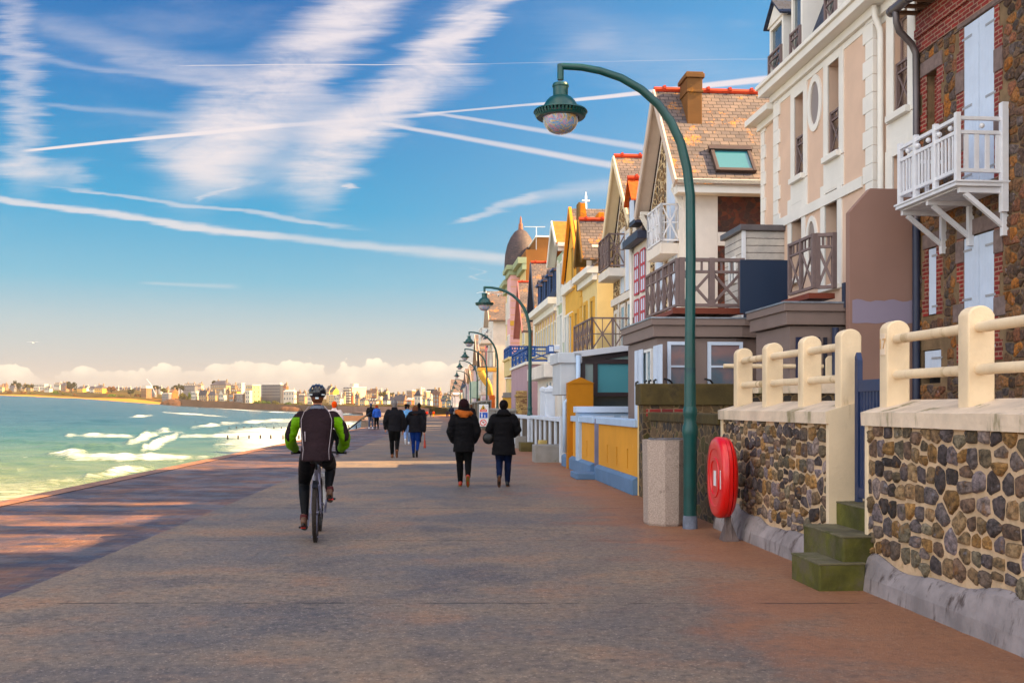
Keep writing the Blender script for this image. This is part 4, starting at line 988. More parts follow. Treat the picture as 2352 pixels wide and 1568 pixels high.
# ---- bay windows (verandas) with roof terraces ------------------------------------------
bird = mat('film_glass', S(120,190,225), .12, 0, 1, 0)
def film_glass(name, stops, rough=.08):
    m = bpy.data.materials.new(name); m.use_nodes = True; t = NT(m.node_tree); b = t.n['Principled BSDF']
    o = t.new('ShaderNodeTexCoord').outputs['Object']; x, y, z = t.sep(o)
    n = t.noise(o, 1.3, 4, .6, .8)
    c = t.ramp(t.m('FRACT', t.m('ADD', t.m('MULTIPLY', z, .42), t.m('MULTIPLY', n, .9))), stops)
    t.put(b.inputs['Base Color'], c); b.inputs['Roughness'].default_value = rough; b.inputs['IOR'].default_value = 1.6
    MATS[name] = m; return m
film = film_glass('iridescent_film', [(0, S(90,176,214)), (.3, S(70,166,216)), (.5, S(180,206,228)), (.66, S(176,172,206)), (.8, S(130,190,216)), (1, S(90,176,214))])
pane_reflection = film_glass('dim_reflection', [(0, S(104,92,96)), (.35, S(104,118,130)), (.6, S(150,126,126)), (.8, S(108,122,132)), (1, S(104,92,96))])  # dim reflections painted into the pane colour
deck = mat('redwood_deck', S(120,62,46), .6, .15, 3, .2)
VR = 3.46
def veranda(label, site, poly, fascia_d=.16):
    """poly: local plan corners, seaward side first"""
    r = thing('bay_veranda', label, 'veranda', (site.X, site.Y, 0), RZ)
    MB().prism(poly, lambda a, b_: (a, b_, 0), lambda a, b_: (a, b_, VR-.42)).build('wall', taupe, r)
    cx_ = sum(p[0] for p in poly)/len(poly); cy_ = sum(p[1] for p in poly)/len(poly)
    def grow(d): return [(p[0]+math.copysign(d, p[0]-cx_), p[1]+math.copysign(d, p[1]-cy_)) for p in poly]
    f = MB(); f.prism(grow(.10), lambda a, b_: (a, b_, VR-.40), lambda a, b_: (a, b_, VR-.16)).prism(grow(.15), lambda a, b_: (a, b_, VR-.16), lambda a, b_: (a, b_, VR-.02)); f.build('fascia', taupe, r, bevel=.008)
    MB().prism(grow(.17), lambda a, b_: (a, b_, VR-.02), lambda a, b_: (a, b_, VR+.01)).build('lead_flashing', mat('lead', S(150,156,166), .35, .25, 8, .3, metal=.5), r)
    return r
yA1, _ = B.W(0, 1950); xv1, _ = B.S(.35, 1814); xv1b, _ = B.S(.35, 1950)
V1 = veranda('grey-brown bay veranda with short crossed railing in front of the pink house', B, [(xv1,.35),(xv1,2.15),(-.2,2.15),(-.2,.35)])
r = MB(); xa, _ = B.S(1.0, 1866); xrail(r, (xa+.02,1.0,0), (xa+.02,2.2,0), VR+.36, VR+1.33, 2, .055, 'X', .22); xrail(r, (xa+.1,1.0,0), (x0_+.1,.9,0), VR+.36, VR+1.33, 1, .065, 'X', .22)
r.build('railing', rail_taupe, V1, bevel=.004)
MB().box(xa-.12, x0_+.1, .86, 2.3, VR+.14, VR+.24).build('deck_edge', deck, V1)
MB().box(x0_-.02, x0_+.09, .16, .28, VR-.1, VR+.35).build('rain_head', zinc_dark, V1)
wv = [xv1+.75, xv1b-.35]
window_at(V1, 'S', .33, xv1+.62, xv1b-.42, 1.5, VR-.62, -.02, mat('dark_frame', S(44,46,60), .4, 0, 1, 0), window_glass)
for k in range(3): MB().box(xv1+.1+k*.16, xv1+.22+k*.16, .29, .325, 1.2, VR-.62).build('shutter', mat('dark_navy', S(40,46,74), .35, 0, 1, 0), V1)
MB().tube([(xv1b-.30,.24,0),(xv1b-.30,.24,VR-.45)], .06, 12).build('downpipe', zinc_dark, V1, smooth=True)
# second, larger veranda
xD, _ = B.S(2.9, 1509)
C = Site(3.05, 20.95)
xe, _ = C.S(0, 1757)
yH, _ = C.W(0, 1443)
V2 = veranda('large grey-brown bay veranda with film-coated windows and crossed wooden railing above', C, [(0,0),(0,yH),(3.2,yH),(xe+.25,.25),(1.7,-.02),(.95,.0)])
for (a, b_) in ((1532,1588),(1624,1704)):
    a0, _ = C.S(-.02, a); a1, _ = C.S(-.02, b_)
    fo = window_at(V2, 'S', -.03, a0, a1, 1.1, VR-.50, -.06, shut_white, film if a == 1533 else pane_reflection, 0, 1, .07)
for k in range(2):
    c_, _ = C.S(0, 1723+k*12)
y_a, _ = C.W(0, 1500); y_b, _ = C.W(0, 1480)
window_at(V2, 'W', 0, y_a, y_b, 1.0, VR-.62, -.05, white_trim, glass_blue, 1)
for (pa, pb) in ((1511,1502),(1522-2,1512),(1476,1468),(1466,1459)):
    ya, _ = C.W(-.08, pa); yb, _ = C.W(-.08, pb)
    MB().box(-.10, -.06, ya+.01, yb-.01, 1.0, VR-.6).build('shutter', film_glass('film_%d' % pa, [(0,S(150,190,205)),(.4,S(226,222,230)),(.7,S(220,190,200)),(1,S(150,190,205))]) if 0 else shut_white, V2, bevel=.003)
hk = MB()
for (px_, f_) in ((1500,'W'),(1512,'W'),(1470,'W'),(1490,'W')):
    yy, _ = C.W(-.08, px_); hk.tube([(-.12,yy,2.15),(-.17,yy,2.13),(-.17,yy,2.05)], .025, 6)
for px_ in (1534, 1627, 1700):
    xx, _ = C.S(-.05, px_); hk.tube([(xx-.1,-.1,2.18),(xx+.02,-.12,2.15),(xx+.08,-.12,2.08)], .022, 6)
hk.build('shutter_catch', iron_dark, V2)
xa, _ = C.S(.65, 1555); yb, _ = C.W(xa, 1486); xb, _ = C.S(.65, 1703)
r = MB(); xrail(r, (xa,.65,0), (xa,yb,0), VR+.34, VR+1.33, 5, .055, 'X', .24)
xrail(r, (xa+.1,.65,0), (xb,.65,0), VR+.34, VR+1.33, 2, .075, 'X', .26, .12); r.build('railing', rail_taupe, V2, bevel=.004)
MB().box(xa-.14, xb+.05, .46, .60, VR+.14, VR+.27).box(xa-.14, xa, .60, yb+.1, VR+.14, VR+.24).box(xa, xb, .60, yb, VR+.16, VR+.20).build('deck_edge', deck, V2)
x0p, zpb = C.S(-.25, 1700, 712); x1p, zpt = C.S(-.25, 1809, 598)
pn = thing('screen_panel', 'plain dark navy privacy panel between the two crossed railings', 'panel', (C.X, C.Y, 0), RZ)
MB().box(x0p, x1p, -.27, -.22, VR+.09, zpt).build('board', mat('navy_board', S(36,52,76), .4, .03, 1, 0), pn, bevel=.004)
MB().box(x0p+.1, x0p+.16, -.22, -.16, VR+.01, zpt-.1).box(x1p-.16, x1p-.1, -.22, -.16, VR+.01, zpt-.1).build('post', zinc_dark, pn)
# clapboard shed on the terrace
D = Site(5.49, 23.7)
clap = slate_mat('white_clapboard', S(206,200,192), S(198,192,186), S(120,112,106), 30, .17, None, .6)
yfar, _ = D.W(0, 1663); _, zt = D.S(0, 1708, 522)
sh = D.root('roof_shed', 'small white clapboard shed on the roof terrace beside the pink house', 'shed')
MB().box(0.02, 1.6, 0, yfar, 2.9, zt-.08).build('wall', clap, sh)
MB().box(-.08, 1.6, -.08, yfar+.08, zt-.08, zt+.06).build('flat_roof', zinc, sh, bevel=.01)
MB().box(-.01, .07, -.02, .06, 2.9, zt-.08).build('corner_board', white_wood, sh)
window_at(sh, 'W', .0, .55, 1.05, zt-1.25, zt-.6, -.02, white_trim, window_glass)

# ---- stone gable house with the roof window ----------------------------------------------
E = Site(4.47, 25.7); LE = 4.0
g3 = E.root('gable_house', 'steep-gabled stone house with brown chimney, skylight and white balcony behind the tall lamp post')
_, ez = E.S(-.45, 1640, 413); ry = 1.95; _, rz_ = E.W(-.2, 1520, 208)
rz_ = EYE+(HZ-208)/F*(25.7+ry*CO)
_, fz = E.W(0, 1474, 505)
MB().box(.02, 8, .02, LE, 0, ez-.1).build('wall', white_ren, g3)
gab = MB(); ap = ry; gp = [(0,ez-.3),(LE,ez-.3),(LE,ez+.05),(ap,rz_-.25),(0,ez+.05)]
MB().prism(gp, lambda a, z: (.02,a,z), lambda a, z: (8,a,z)).build('gable', white_ren, g3)
MB().fb('W', 0, .45, LE-.1, 3.7, 6.0, -.02, .03).fb('W', 0, .45, LE-.1, 6.25, ez, -.02, .03).prism([(.25,ez),(LE-.25,ez),(ap,rz_-.75)], lambda a, z: (-.02,a,z), lambda a, z: (.03,a,z)).build('stone_panel', panel_stone, g3)
b = MB(); b.fb('W', 0, 0, .45, 0, ez, -.05, .03).fb('W', 0, .45, LE, 6.0, 6.25, -.06, .03).fb('W', 0, LE-.12, LE, 0, ez, -.05, .03).fb('S', 0, 0, .85, 0, ez-.32, -.04, .04).fb('S', 0, .85, 8, 5.75, 6.10, -.05, .04)
b.build('pilaster', white_ren, g3, bevel=.01)
MB().fb('S', 0, .85, 8, 6.10, ez-.32, -.012, .03).fb('S', 0, .85, 8, 0, 5.75, -.012, .03).build('party_stone', party_stone, g3)
b = MB(); b.fb('S', 0, -.30, 8, ez-.32, ez-.02, -.40, .03).fb('S', 0, -.34, 8, ez-.10, ez+.02, -.47, -.40); b.build('eaves_fascia', ivory, g3, bevel=.01)
OV = -.36
def gable_roof(root, y0, yr, y1, ze0, zr, ze1, x0, x1, m, th=.12, barge=None, ridge=None, name='roof'):
    r = MB(); r.hexa([(x0,y0,ze0-th),(x1,y0,ze0-th),(x1,yr,zr-th),(x0,yr,zr-th),(x0,y0,ze0),(x1,y0,ze0),(x1,yr,zr),(x0,yr,zr)])
    r.hexa([(x0,yr,zr-th),(x1,yr,zr-th),(x1,y1,ze1-th),(x0,y1,ze1-th),(x0,yr,zr),(x1,yr,zr),(x1,y1,ze1),(x0,y1,ze1)])
    ro = r.build(name, m, root)
    if barge:
        b = MB(); b.bar((x0-.025,y0,ze0-.11),(x0-.025,yr,zr-.09), .05, .24).bar((x0-.025,yr,zr-.09),(x0-.025,y1,ze1-.11), .05, .24)
        b.hexa([(x0,y0+.02,ze0-th-.03),(0,y0+.02,ze0-th-.03),(0,yr,zr-th-.03),(x0,yr,zr-th-.03),(x0,y0+.02,ze0-th-.002),(0,y0+.02,ze0-th-.002),(0,yr,zr-th-.002),(x0,yr,zr-th-.002)])
        b.hexa([(x0,yr,zr-th-.03),(0,yr,zr-th-.03),(0,y1-.02,ze1-th-.03),(x0,y1-.02,ze1-th-.03),(x0,yr,zr-th-.002),(0,yr,zr-th-.002),(0,y1-.02,ze1-th-.002),(x0,y1-.02,ze1-th-.002)])
        b.build('bargeboard', barge, ro)
    if ridge:
        q = MB(); q.tube([(x0,yr,zr+.01),(x1,yr,zr+.01)], .085, 8); k = x0+.25
        while k < x1: q.tube([(k,yr,zr+.03),(k+.07,yr,zr+.03)], [.10,.12], 8); k += .62
        q.build('ridge_tiles', ridge, ro, smooth='auto')
    return ro
barge_m = mat('pale_bargeboard', S(206,190,178), .6, .06, 2, .05)
gable_roof(g3, -.47, ry, LE+.3, ez, rz_, fz, OV, 8, slate_lit, .12, barge_m, ridge_red)
ch = MB(); xc0, _ = E.S(1.45, 1569); xc1, _ = E.S(1.45, 1602); ztop = EYE+(HZ-178)/F*(25.7+1.5)
zb = ez+(rz_-ez)*.62
ch.box(xc0,xc1,1.0,1.75,zb-.6,ztop-.55).box(xc0-.03,xc1+.03,.97,1.78,ztop-.55,ztop-.48).box(xc0-.01,xc1+.01,.99,1.76,ztop-.48,ztop-.16).box(xc0-.06,xc1+.06,.94,1.81,ztop-.16,ztop-.05).box(xc0-.03,xc1+.03,.97,1.78,ztop-.05,ztop)
ch.build('chimney', mat('brown_chimney', S(118,84,50), .85, .15, 2, .3, dirt=S(190,130,30), dirtamt=.2), g3, bevel=.01)
# skylight lying on the slope
u_ = Vector((0, ry+.47, rz_-ez)).normalized(); nrm = Vector((0, -u_.z, u_.y))
xs0, _ = E.S(.0, 1636); xs1, _ = E.S(.0, 1728)
base = Vector((0, -.47, ez))+u_*.28
def onroof(x, s, d): return tuple(Vector((x,0,0))+base+u_*s+nrm*d)
def slab(mb, xa, xb, sa, sb, da, db): mb.hexa([onroof(xa,sa,da),onroof(xb,sa,da),onroof(xb,sb,da),onroof(xa,sb,da),onroof(xa,sa,db),onroof(xb,sa,db),onroof(xb,sb,db),onroof(xa,sb,db)])
f = MB(); slab(f, xs0, xs0+.09, 0, .92, 0, .11); slab(f, xs1-.09, xs1, 0, .92, 0, .11); slab(f, xs0+.09, xs1-.09, 0, .10, 0, .10); slab(f, xs0-.04, xs1+.04, .82, .97, 0, .14)
so = f.build('roof_window', mat('skylight_frame', S(96,84,80), .4, .05, 2, 0, metal=.4), g3, bevel=.006)
f = MB(); slab(f, xs0+.085, xs1-.085, .095, .825, .05, .07); f.build('pane', glass_mat('skylight_glass', (.03,.16,.20,1), .08), so)
# white balcony and doors
def box_balcony(root, site, yn, yf, zfl, depth, hgt, bays, style, rm, fm, w=.05, name='balcony', gap=.0, brackets=False):
    b = MB(); b.box(-depth, 0, yn, yf, zfl-.28, zfl); bo = b.build(name, fm, root, bevel=.01)
    r = MB(); xrail(r, (-depth+.03,yn+.03,0), (-depth+.03,yf-.03,0), zfl+.08, zfl+hgt, bays, w, style); xrail(r, (-depth+.03,yn+.03,0), (-.03,yn+.03,0), zfl+.08, zfl+hgt, 1, w, style); xrail(r, (-depth+.03,yf-.03,0), (-.03,yf-.03,0), zfl+.08, zfl+hgt, 1, w, style)
    r.build('railing', rm, bo)
    return bo
yb0, _ = E.W(0, 1562); _, zfl = E.W(-.75, 1517, 548)
xbc, _ = E.S(yb0, 1517); yb1, _ = E.W(xbc, 1490)
box_balcony(g3, E, yb0, max(yb1, yb0+1.6), zfl+.05, -xbc, 1.02, 3, 'star', white_wood, white_ren, .045)
for (pa, pb, yt, ybm) in ((1555,1538,362,552),(1560,1541,585,720),(1527,1511,600,720)):
    wd = wpx(E, 0, pb, pa, yt, ybm)
    s_ = MB(); m_ = (wd[0]+wd[1])/2; s_.fb('W', 0, wd[0], m_-.01, wd[2], wd[3], -.07, -.02).fb('W', 0, m_+.01, wd[1], wd[2], wd[3], -.07, -.02); s_.build('shutter', shut_white, g3, bevel=.005)
    MB().fb('W', 0, wd[0]-.18, wd[1]+.18, wd[3], wd[3]+.15, -.05, .02).fb('W', 0, wd[0]-.18, wd[0], wd[2], wd[3], -.05, .02).fb('W', 0, wd[1], wd[1]+.18, wd[2], wd[3], -.05, .02).build('window_surround', white_ren, g3)
for yy in (.1, LE-.15):
    br = MB(); zz = ez-.1; br.box(OV+.04, 0, yy-.06, yy+.06, zz, zz+.1); br.bar((OV+.06,yy,zz),(0,yy,zz-.55), .10, .12); br.build('eaves_bracket', ivory, g3)

# ---- narrow white house with red shutters, then the second gable house --------------------
Hn = Site(4.07, 29.85)
g4 = Hn.root('narrow_house', 'narrow white house with red-framed shutters and an orange-roofed dormer between the two gabled houses')
MB().box(0, 8, 0, 2.0, 0, 6.9).build('wall', white_ren, g4)
rr_ = MB(); rr_.hexa([(-.2,-.1,6.85),(5,-.1,9.4),(5,2.1,9.4),(-.2,2.1,6.85),(-.2,-.1,7.0),(5,-.1,9.55),(5,2.1,9.55),(-.2,2.1,7.0)]); rr_.build('roof', slate_lit, g4)
MB().box(-.35,-.05,-.1,2.1,6.62,6.86).build('gutter', zinc_dark, g4, bevel=.02)
dz = EYE+(HZ-515)/F*31
do = MB(); do.box(-.2,1.5,.85,1.75,dz,dz+.8).prism([(.85,dz+.8),(1.75,dz+.8),(1.3,dz+1.35)], lambda a,z:(-.2,a,z), lambda a,z:(1.5,a,z)); do = do.build('dormer', zinc_dark, g4)
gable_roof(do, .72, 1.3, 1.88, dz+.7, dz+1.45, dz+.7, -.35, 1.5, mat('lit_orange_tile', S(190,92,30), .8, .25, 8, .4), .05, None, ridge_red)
MB().box(-.215,-.2,.98,1.62,dz+.12,dz+.8).build('pane', shut_white, do)
redp = mat('red_paint', S(176,48,66), .5, .05, 2, 0)
for (z0, z1) in ((5.15,6.35),(3.3,4.9)):
    for ya in (.25, 1.15):
        s_ = MB(); s_.fb('W', 0, ya, ya+.55, z0, z1, -.035, .01); so = s_.build('shutter', shut_white, g4)
        q = MB(); q.fb('W', 0, ya-.05, ya, z0-.05, z1+.05, -.05, -.036).fb('W', 0, ya+.55, ya+.6, z0-.05, z1+.05, -.05, -.036).fb('W', 0, ya, ya+.55, z1, z1+.06, -.05, -.036).fb('W', 0, ya, ya+.55, z0-.06, z0, -.05, -.036).fb('W', 0, ya, ya+.55, z0+.35, z0+.43, -.05, -.036).fb('W', 0, ya, ya+.55, z1-.45, z1-.37, -.05, -.036).fb('W', 0, ya+.25, ya+.30, z0, z1, -.045, -.036)
        q.build('red_frame', redp, so)
MB().tube([(-.08,2.0,6.7),(-.08,2.0,0)], .05, 8).build('downpipe', ivory, g4, smooth=True)
K = Site(4.05, 32.0); LK = 4.25
g5 = K.root('gable_house', 'steep-gabled half-stone house with grey star-pattern balconies and a cream bargeboard')
ez = 7.5; ry = 2.2; rz_ = EYE+(HZ-360)/F*(32+ry); fz = 7.0
MB().box(.02, 8, .02, LK, 0, ez-.2).prism([(0,ez-.3),(LK,ez-.5),(ry,rz_-.2)], lambda a, z: (.02,a,z), lambda a, z: (8,a,z)).build('wall', white_ren, g5)
MB().fb('W', 0, .55, LK-.2, 3.0, ez-.3, -.02, .03).prism([(.4,ez-.3),(LK-.5,ez-.3),(ry,rz_-.7)], lambda a, z: (-.02,a,z), lambda a, z: (.03,a,z)).build('stone_panel', panel_stone, g5)
MB().fb('W', 0, 0, .55, 0, ez, -.06, .03).fb('W', 0, .55, LK, 5.2, 5.45, -.08, .03).fb('W', 0, 2.9, 3.1, 0, 5.2, -.05, .03).build('pilaster', white_ren, g5, bevel=.01)
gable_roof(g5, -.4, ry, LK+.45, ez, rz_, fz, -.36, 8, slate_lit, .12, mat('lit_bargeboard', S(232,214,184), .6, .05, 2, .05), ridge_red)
yb0, _ = K.W(0, 1438); _, zfl = K.W(-.5, 1400, 618); xbc, _ = K.S(yb0, 1398)
box_balcony(g5, K, yb0, yb0+2.0, zfl, -xbc, 1.15, 3, 'star', rail_taupe, white_ren, .05)
b = MB(); b.box(xbc-.9, 0, .2, 4.0, 2.75, 3.35); bo = b.build('lower_balcony', slate_mat('brown_brick', S(120,92,80), S(104,80,72), S(80,64,58), .22, .07), g5)
r = MB(); xrail(r, (xbc-.85,.25,0), (xbc-.85,4.0,0), 3.43, 4.45, 4, .05, 'star'); xrail(r, (xbc-.85,.25,0), (-.1,.25,0), 3.43, 4.45, 2, .05, 'star'); r.build('railing', rail_taupe, bo)
for (ya, yb, z0, z1, m_) in ((1.2,1.8,5.5,7.4,shut_white),(2.0,2.6,5.5,7.6,shut_white),(.9,1.4,3.5,5.0,glass_blue),(2.0,2.5,3.5,5.0,glass_blue),(3.3,3.7,3.4,4.9,window_glass)):
    s_ = MB(); s_.fb('W', 0, ya-.12, ya, z0, z1+.12, -.05, .02).fb('W', 0, yb, yb+.12, z0, z1+.12, -.05, .02).fb('W', 0, ya, yb, z1, z1+.12, -.05, .02); so = s_.build('window', white_ren, g5)
    MB().fb('W', 0, ya, yb, z0, z1, -.035, .0).build('pane', m_, so)
for yy in (.0, LK): MB().box(-.32,0,yy-.06,yy+.06,6.9,7.0).bar((-.3,yy,6.9),(0,yy,6.3),.10,.12).build('eaves_bracket', ivory, g5)

# ---- conservatory, yellow garden wall and its gate -----------------------------------------
yel = mat('ochre_render', S(214,158,78), .8, .07, 1.2, .25, 25, dirt=S(222,190,150), dirtamt=.14, dscale=2.5, vstreak=True)
blue_pl = mat('blue_grey_plinth', S(104,130,160), .75, .10, 2, .3, 20, dirt=S(150,160,176), dirtamt=.25, vstreak=True)
skyw = mat('pale_blue_coping', S(176,194,216), .65, .06, 2, .15)
L_ = Site(2.26, 17.92)
yw = L_.root('garden_wall', 'low ochre yellow garden wall with blue-grey plinth and slit openings', 'wall')
yg0, _ = L_.W(0, 1375); yg1, _ = L_.W(0, 1366); yend, _ = L_.W(0, 1298)
slot = []
for px_ in (1454, 1433, 1420): pass
for (s0, s1) in ((0.02, yg0), (yg1+.05, yend)):
    n = 3; hs = []
    for k in range(n):
        c = s0+(s1-s0)*(.22+.26*k); hs.append((c-.05, c+.05, .42, .80))
    MB().shell('W', 0, s0, s1, .30, 1.22, hs, .22).build('wall', yel, yw)
    MB().box(.22, .26, s0, s1, 0, 1.2).build('backing', mat('deep_slot', S(60,90,110), .9, 0, 1, 0), yw)
    b = MB(); b.box(-.10, .22, s0-.02, s1+.02, 0, .27).hexa([(-.10,s0-.02,.27),(.0,s0-.02,.27),(.0,s1+.02,.27),(-.10,s1+.02,.27),(-.02,s0-.02,.33),(.0,s0-.02,.33),(.0,s1+.02,.33),(-.02,s1+.02,.33)])
    b.build('plinth', blue_pl, yw, bevel=.01)
    MB().box(-.06, .30, s0-.03, s1+.03, 1.22, 1.36).build('coping', skyw, yw, bevel=.012)
MB().box(.0, .24, -.10, .02, .0, 1.95).build('end_pillar', mat('cream_pillar', S(214,186,140), .8, .1, 2, .2), yw, bevel=.01)
gd = L_.root('garden_gate', 'narrow dark gate set between grey posts in the ochre yellow wall', 'gate')
MB().box(.10, .14, yg0+.04, yg1-.0, .1, 1.3).build('gate_leaf', mat('grey_brown_gate', S(80,70,84), .6, .1, 3, .1), gd)
MB().box(.0, .2, yg1, yg1+.05, .05, 1.32).build('post', mat('lilac_grey', S(140,136,156), .7, .1, 3, .1), gd)
MB().box(-.5, .0, yg0-.1, yg1+.35, 0, .14).build('step', blue_pl, gd, bevel=.015)
# shop-like garden cabinets in pale blue behind the wall
M1 = Site(1.65, 26.1)
xk1, _ = M1.S(0, 1456)
cs = M1.root('conservatory', 'brown framed glass conservatory with pale roof edge behind the ochre wall', 'conservatory')
_, zc1 = M1.S(0, 1456, 789); _, zc0 = M1.S(0, 1333, 808); x0c, _ = M1.S(0, 1334); _, zs = M1.S(0, 1400, 906); _, zm = M1.S(0, 1400, 830)
dk = mat('dark_brown_frame', S(56,44,48), .45, .05, 2, 0); x1c = xk1
MB().box(x0c+.05, x1c+1.5, .25, 1.5, 0, 2.6).build('inside', mat('interior_grey', S(90,96,100), .9, .1, 1, 0), cs)
f = MB()
zt0, zt1 = zc0-.16, zc1-.14
zat = lambda x: zt0+(zt1-zt0)*(x-x0c)/(x1c-x0c)
f.hexa([(x0c,0,zt0-.14),(x1c,0,zt1-.14),(x1c,.12,zt1-.14),(x0c,.12,zt0-.14),(x0c,0,zt0),(x1c,0,zt1),(x1c,.12,zt1),(x0c,.12,zt0)])
f.box(x0c,x0c+.12,0.002,.118,.9,zt0-.1).box(x1c-.14,x1c,.002,.118,.9,zt1-.1).box(x0c+.12,x1c-.14,.0,.12,zm-.06,zm+.06).box(x0c+.12,x1c-.14,.0,.12,zs-.05,zs+.06).box(x0c+.33,x0c+.45,.004,.116,zs,zm)
fo = f.build('frame', dk, cs, bevel=.004)
p = MB(); p.box(x0c+.45,x1c-.14,.05,.07,zs+.06,zm-.06); p.build('pane', glass_mat('teal_glass', (.08,.30,.36,1), .05), fo)
p = MB(); p.poly([(x0c+.1,.06,zm+.05),(x1c-.1,.06,zm+.05),(x1c-.1,.06,zt1-.1),(x0c+.1,.06,zt0-.1)]); p.build('pane', glass_mat('grey_green_glass', (.22,.30,.30,1), .1), fo)
p = MB(); p.box(x0c+.12,x0c+.33,.05,.07,1.6,zm-.06); p.build('pane', MATS['grey_green_glass'], fo)
MB().box(x0c+.05, x1c+1.5, 1.52, 3.3, 0, 2.1).build('sun_block', white_ren, cs)  # hidden box added to end the sun strip short of the wall
bl_ = MB()
for k in range(12): bl_.box(x0c+.9, x1c-.16, .11, .12, zs+.12+k*.068, zs+.15+k*.068)
bl_.build('blind', shut_white, fo)
f = MB(); f.hexa([(x0c-.2,-.12,zc0-.16),(x1c+.1,-.12,zc1-.16),(x1c+.1,1.6,zc1-.16),(x0c-.2,1.6,zc0-.16),(x0c-.2,-.12,zc0),(x1c+.1,-.12,zc1),(x1c+.1,1.6,zc1),(x0c-.2,1.6,zc0)]); f.build('roof', mat('pale_roof_edge', S(196,198,206), .6, .05, 2, .1), cs, bevel=.012)
xg, _ = M1.S(-.3, 1303); f = MB(); f.box(x0c-.55, x0c-.02, -.05, 1.5, 1.9, zc0-.18).box(x0c-.62, x0c+.02, -.12, 1.5, zc0-.30, zc0-.02); f.build('end_pier', mat('pale_pier', S(190,194,200), .7, .06, 2, .1), cs, bevel=.02)
MB().tube([(x0c-.1,-.2,zc0-.1),(x0c-.1,-.2,2.0),(x0c-.3,-.22,1.85),(x0c-.45,-.22,1.7),(x0c-.45,-.22,.4)], .06, 10).build('downpipe', skyw, cs, smooth=True)
mu = MB(); xa, zu = M1.S(-.4, 1303, 880); xb, _ = M1.S(-.4, 1362, 880); _, zu2 = M1.S(-.4, 1335, 866)
mu.box(xa, xb, -.45, -.2, 0, zu).prism([(xa-.02,zu),(xb+.03,zu),((xa+xb)/2,zu2)], lambda a,z:(a,-.47,z), lambda a,z:(a,-.18,z)); mu.build('ochre_pier', mat('deep_ochre', S(178,122,48), .85, .08, 2, .2), cs)
x1b, _ = M1.S(-1.5, 1462); x0b, _ = M1.S(-1.5, 1322)
cb = M1.root('garden_cabinet', 'pale blue panelled garden cabinet behind the ochre wall under the conservatory', 'cabinet')
MB().box(x0b, x1b, -1.9, -1.5, .0, 1.45).build('body', skyw, cb, bevel=.01)
f = MB(); f.box(x0b-.05,x1b+.05,-1.98,-1.45,1.45,1.6); f.build('lid', mat('blue_white', S(196,208,228), .6, .05, 2, .05), cb, bevel=.01)
for k in range(2): MB().box(x0b+.1+k*(x1b-x0b)*.62, x0b+(x1b-x0b)*(.58 if k == 0 else .97), -1.915, -1.902, .6, 1.38).build('door', shut_white, cb, bevel=.004)
# ================================================================ houses further along the row
def fwin(root, face, off, a, z, w, h, trim=None, gm=None, tw=.10, sill=True, shut=None, name='window'):
    """window set proud on a far facade: surround, then pane (and shutters) as sub-parts"""
    t_ = trim or ivory; s_ = MB(); sg = 1
    s_.fb(face, off, a-tw, a, z-tw*.5, z+h+tw, -.06, .02).fb(face, off, a+w, a+w+tw, z-tw*.5, z+h+tw, -.06, .02).fb(face, off, a, a+w, z+h, z+h+tw, -.06, .02).fb(face, off, a, a+w, z-tw*.5, z, -.10, .02)
    s_.fb(face, off, a+w/2-.025, a+w/2+.025, z, z+h, -.035, .02)
    so = s_.build(name, t_, root)
    MB().fb(face, off, a, a+w, z, z+h, -.02, .0).build('pane', gm or window_glass, so)
    if shut:
        q = MB(); q.fb(face, off, a-w*.55, a-tw-.01, z, z+h, -.05, .01); q.build('shutter', shut, so)
        q = MB(); q.fb(face, off, a+w+tw+.01, a+w*1.55, z, z+h, -.05, .01); q.build('shutter', shut, so)
    return so
def cornice(root, face, off, a0, a1, z, m, d=.25, h=.3, name='cornice'):
    c = MB(); c.fb(face, off, a0, a1, z-h, z-h*.5, -d*.45, .05).fb(face, off, a0-.04, a1+.04, z-h*.5, z, -d, .05); return c.build(name, m, root, bevel=.01)
yel_ren = mat('yellow_render', S(214,172,96), .8, .08, 1.5, .2)
yel_pale = mat('pale_yellow_render', S(222,202,156), .8, .06, 1.5, .15)
cop_sunlit_lichen = mat('sunlit_lichen_coping', S(206,132,28), .85, .3, 5, .5, 14, dirt=S(150,110,60), dirtamt=.4, dscale=4)  # orange sunlight painted into the lichened coping colour
cop_dark = mat('dark_ochre', S(120,92,52), .85, .2, 3, .3)
green_pale = mat('pale_green_render', S(172,184,162), .8, .05, 1.5, .15)
lilac_ren = mat('pale_lilac_render', S(204,182,188), .8, .05, 1.5, .15)
blue_trim = mat('blue_paint', S(36,84,150), .5, .06, 3, .05)
# yellow house: near half with cornice and a small dormer gable
H = Site(3.16, 37.0); LH = 4.5
yh = H.root('yellow_house', 'cream and yellow house with a sunlit lichen-orange coped party wall and pointed gable')
MB().box(.0, 8, 0, 3.6, 0, 6.7).build('wall', yel_pale, yh); cornice(yh, 'W', 0, 0, 3.6, 6.8, ivory, .4, .5)
MB().box(.003, 8, 3.6, 8.2, 0, 7.4).prism([(3.6,7.4),(8.2,7.4),(6.1,10.0)], lambda a,z:(.003,a,z), lambda a,z:(8,a,z)).build('gable_wall', yel_ren, yh)
q = MB()
for k in range(16): q.fb('W', 0, 3.45 if k % 2 else 3.35, 3.9 if k % 2 else 4.05, .5+k*.43, .5+k*.43+.40, -.04, .02); q.fb('W', 0, 7.75, 8.2, .5+k*.43, .5+k*.43+.40, -.04, .02) if 0 else None
q.build('quoin', yel_ren, yh)
r = MB(); r.hexa([(-.15,-.1,6.8),(4,-.1,9.6),(4,3.6,9.6),(-.15,3.6,6.8),(-.15,-.1,6.9),(4,-.1,9.7),(4,3.6,9.7),(-.15,3.6,6.9)]); r.build('roof', slate_lit, yh)
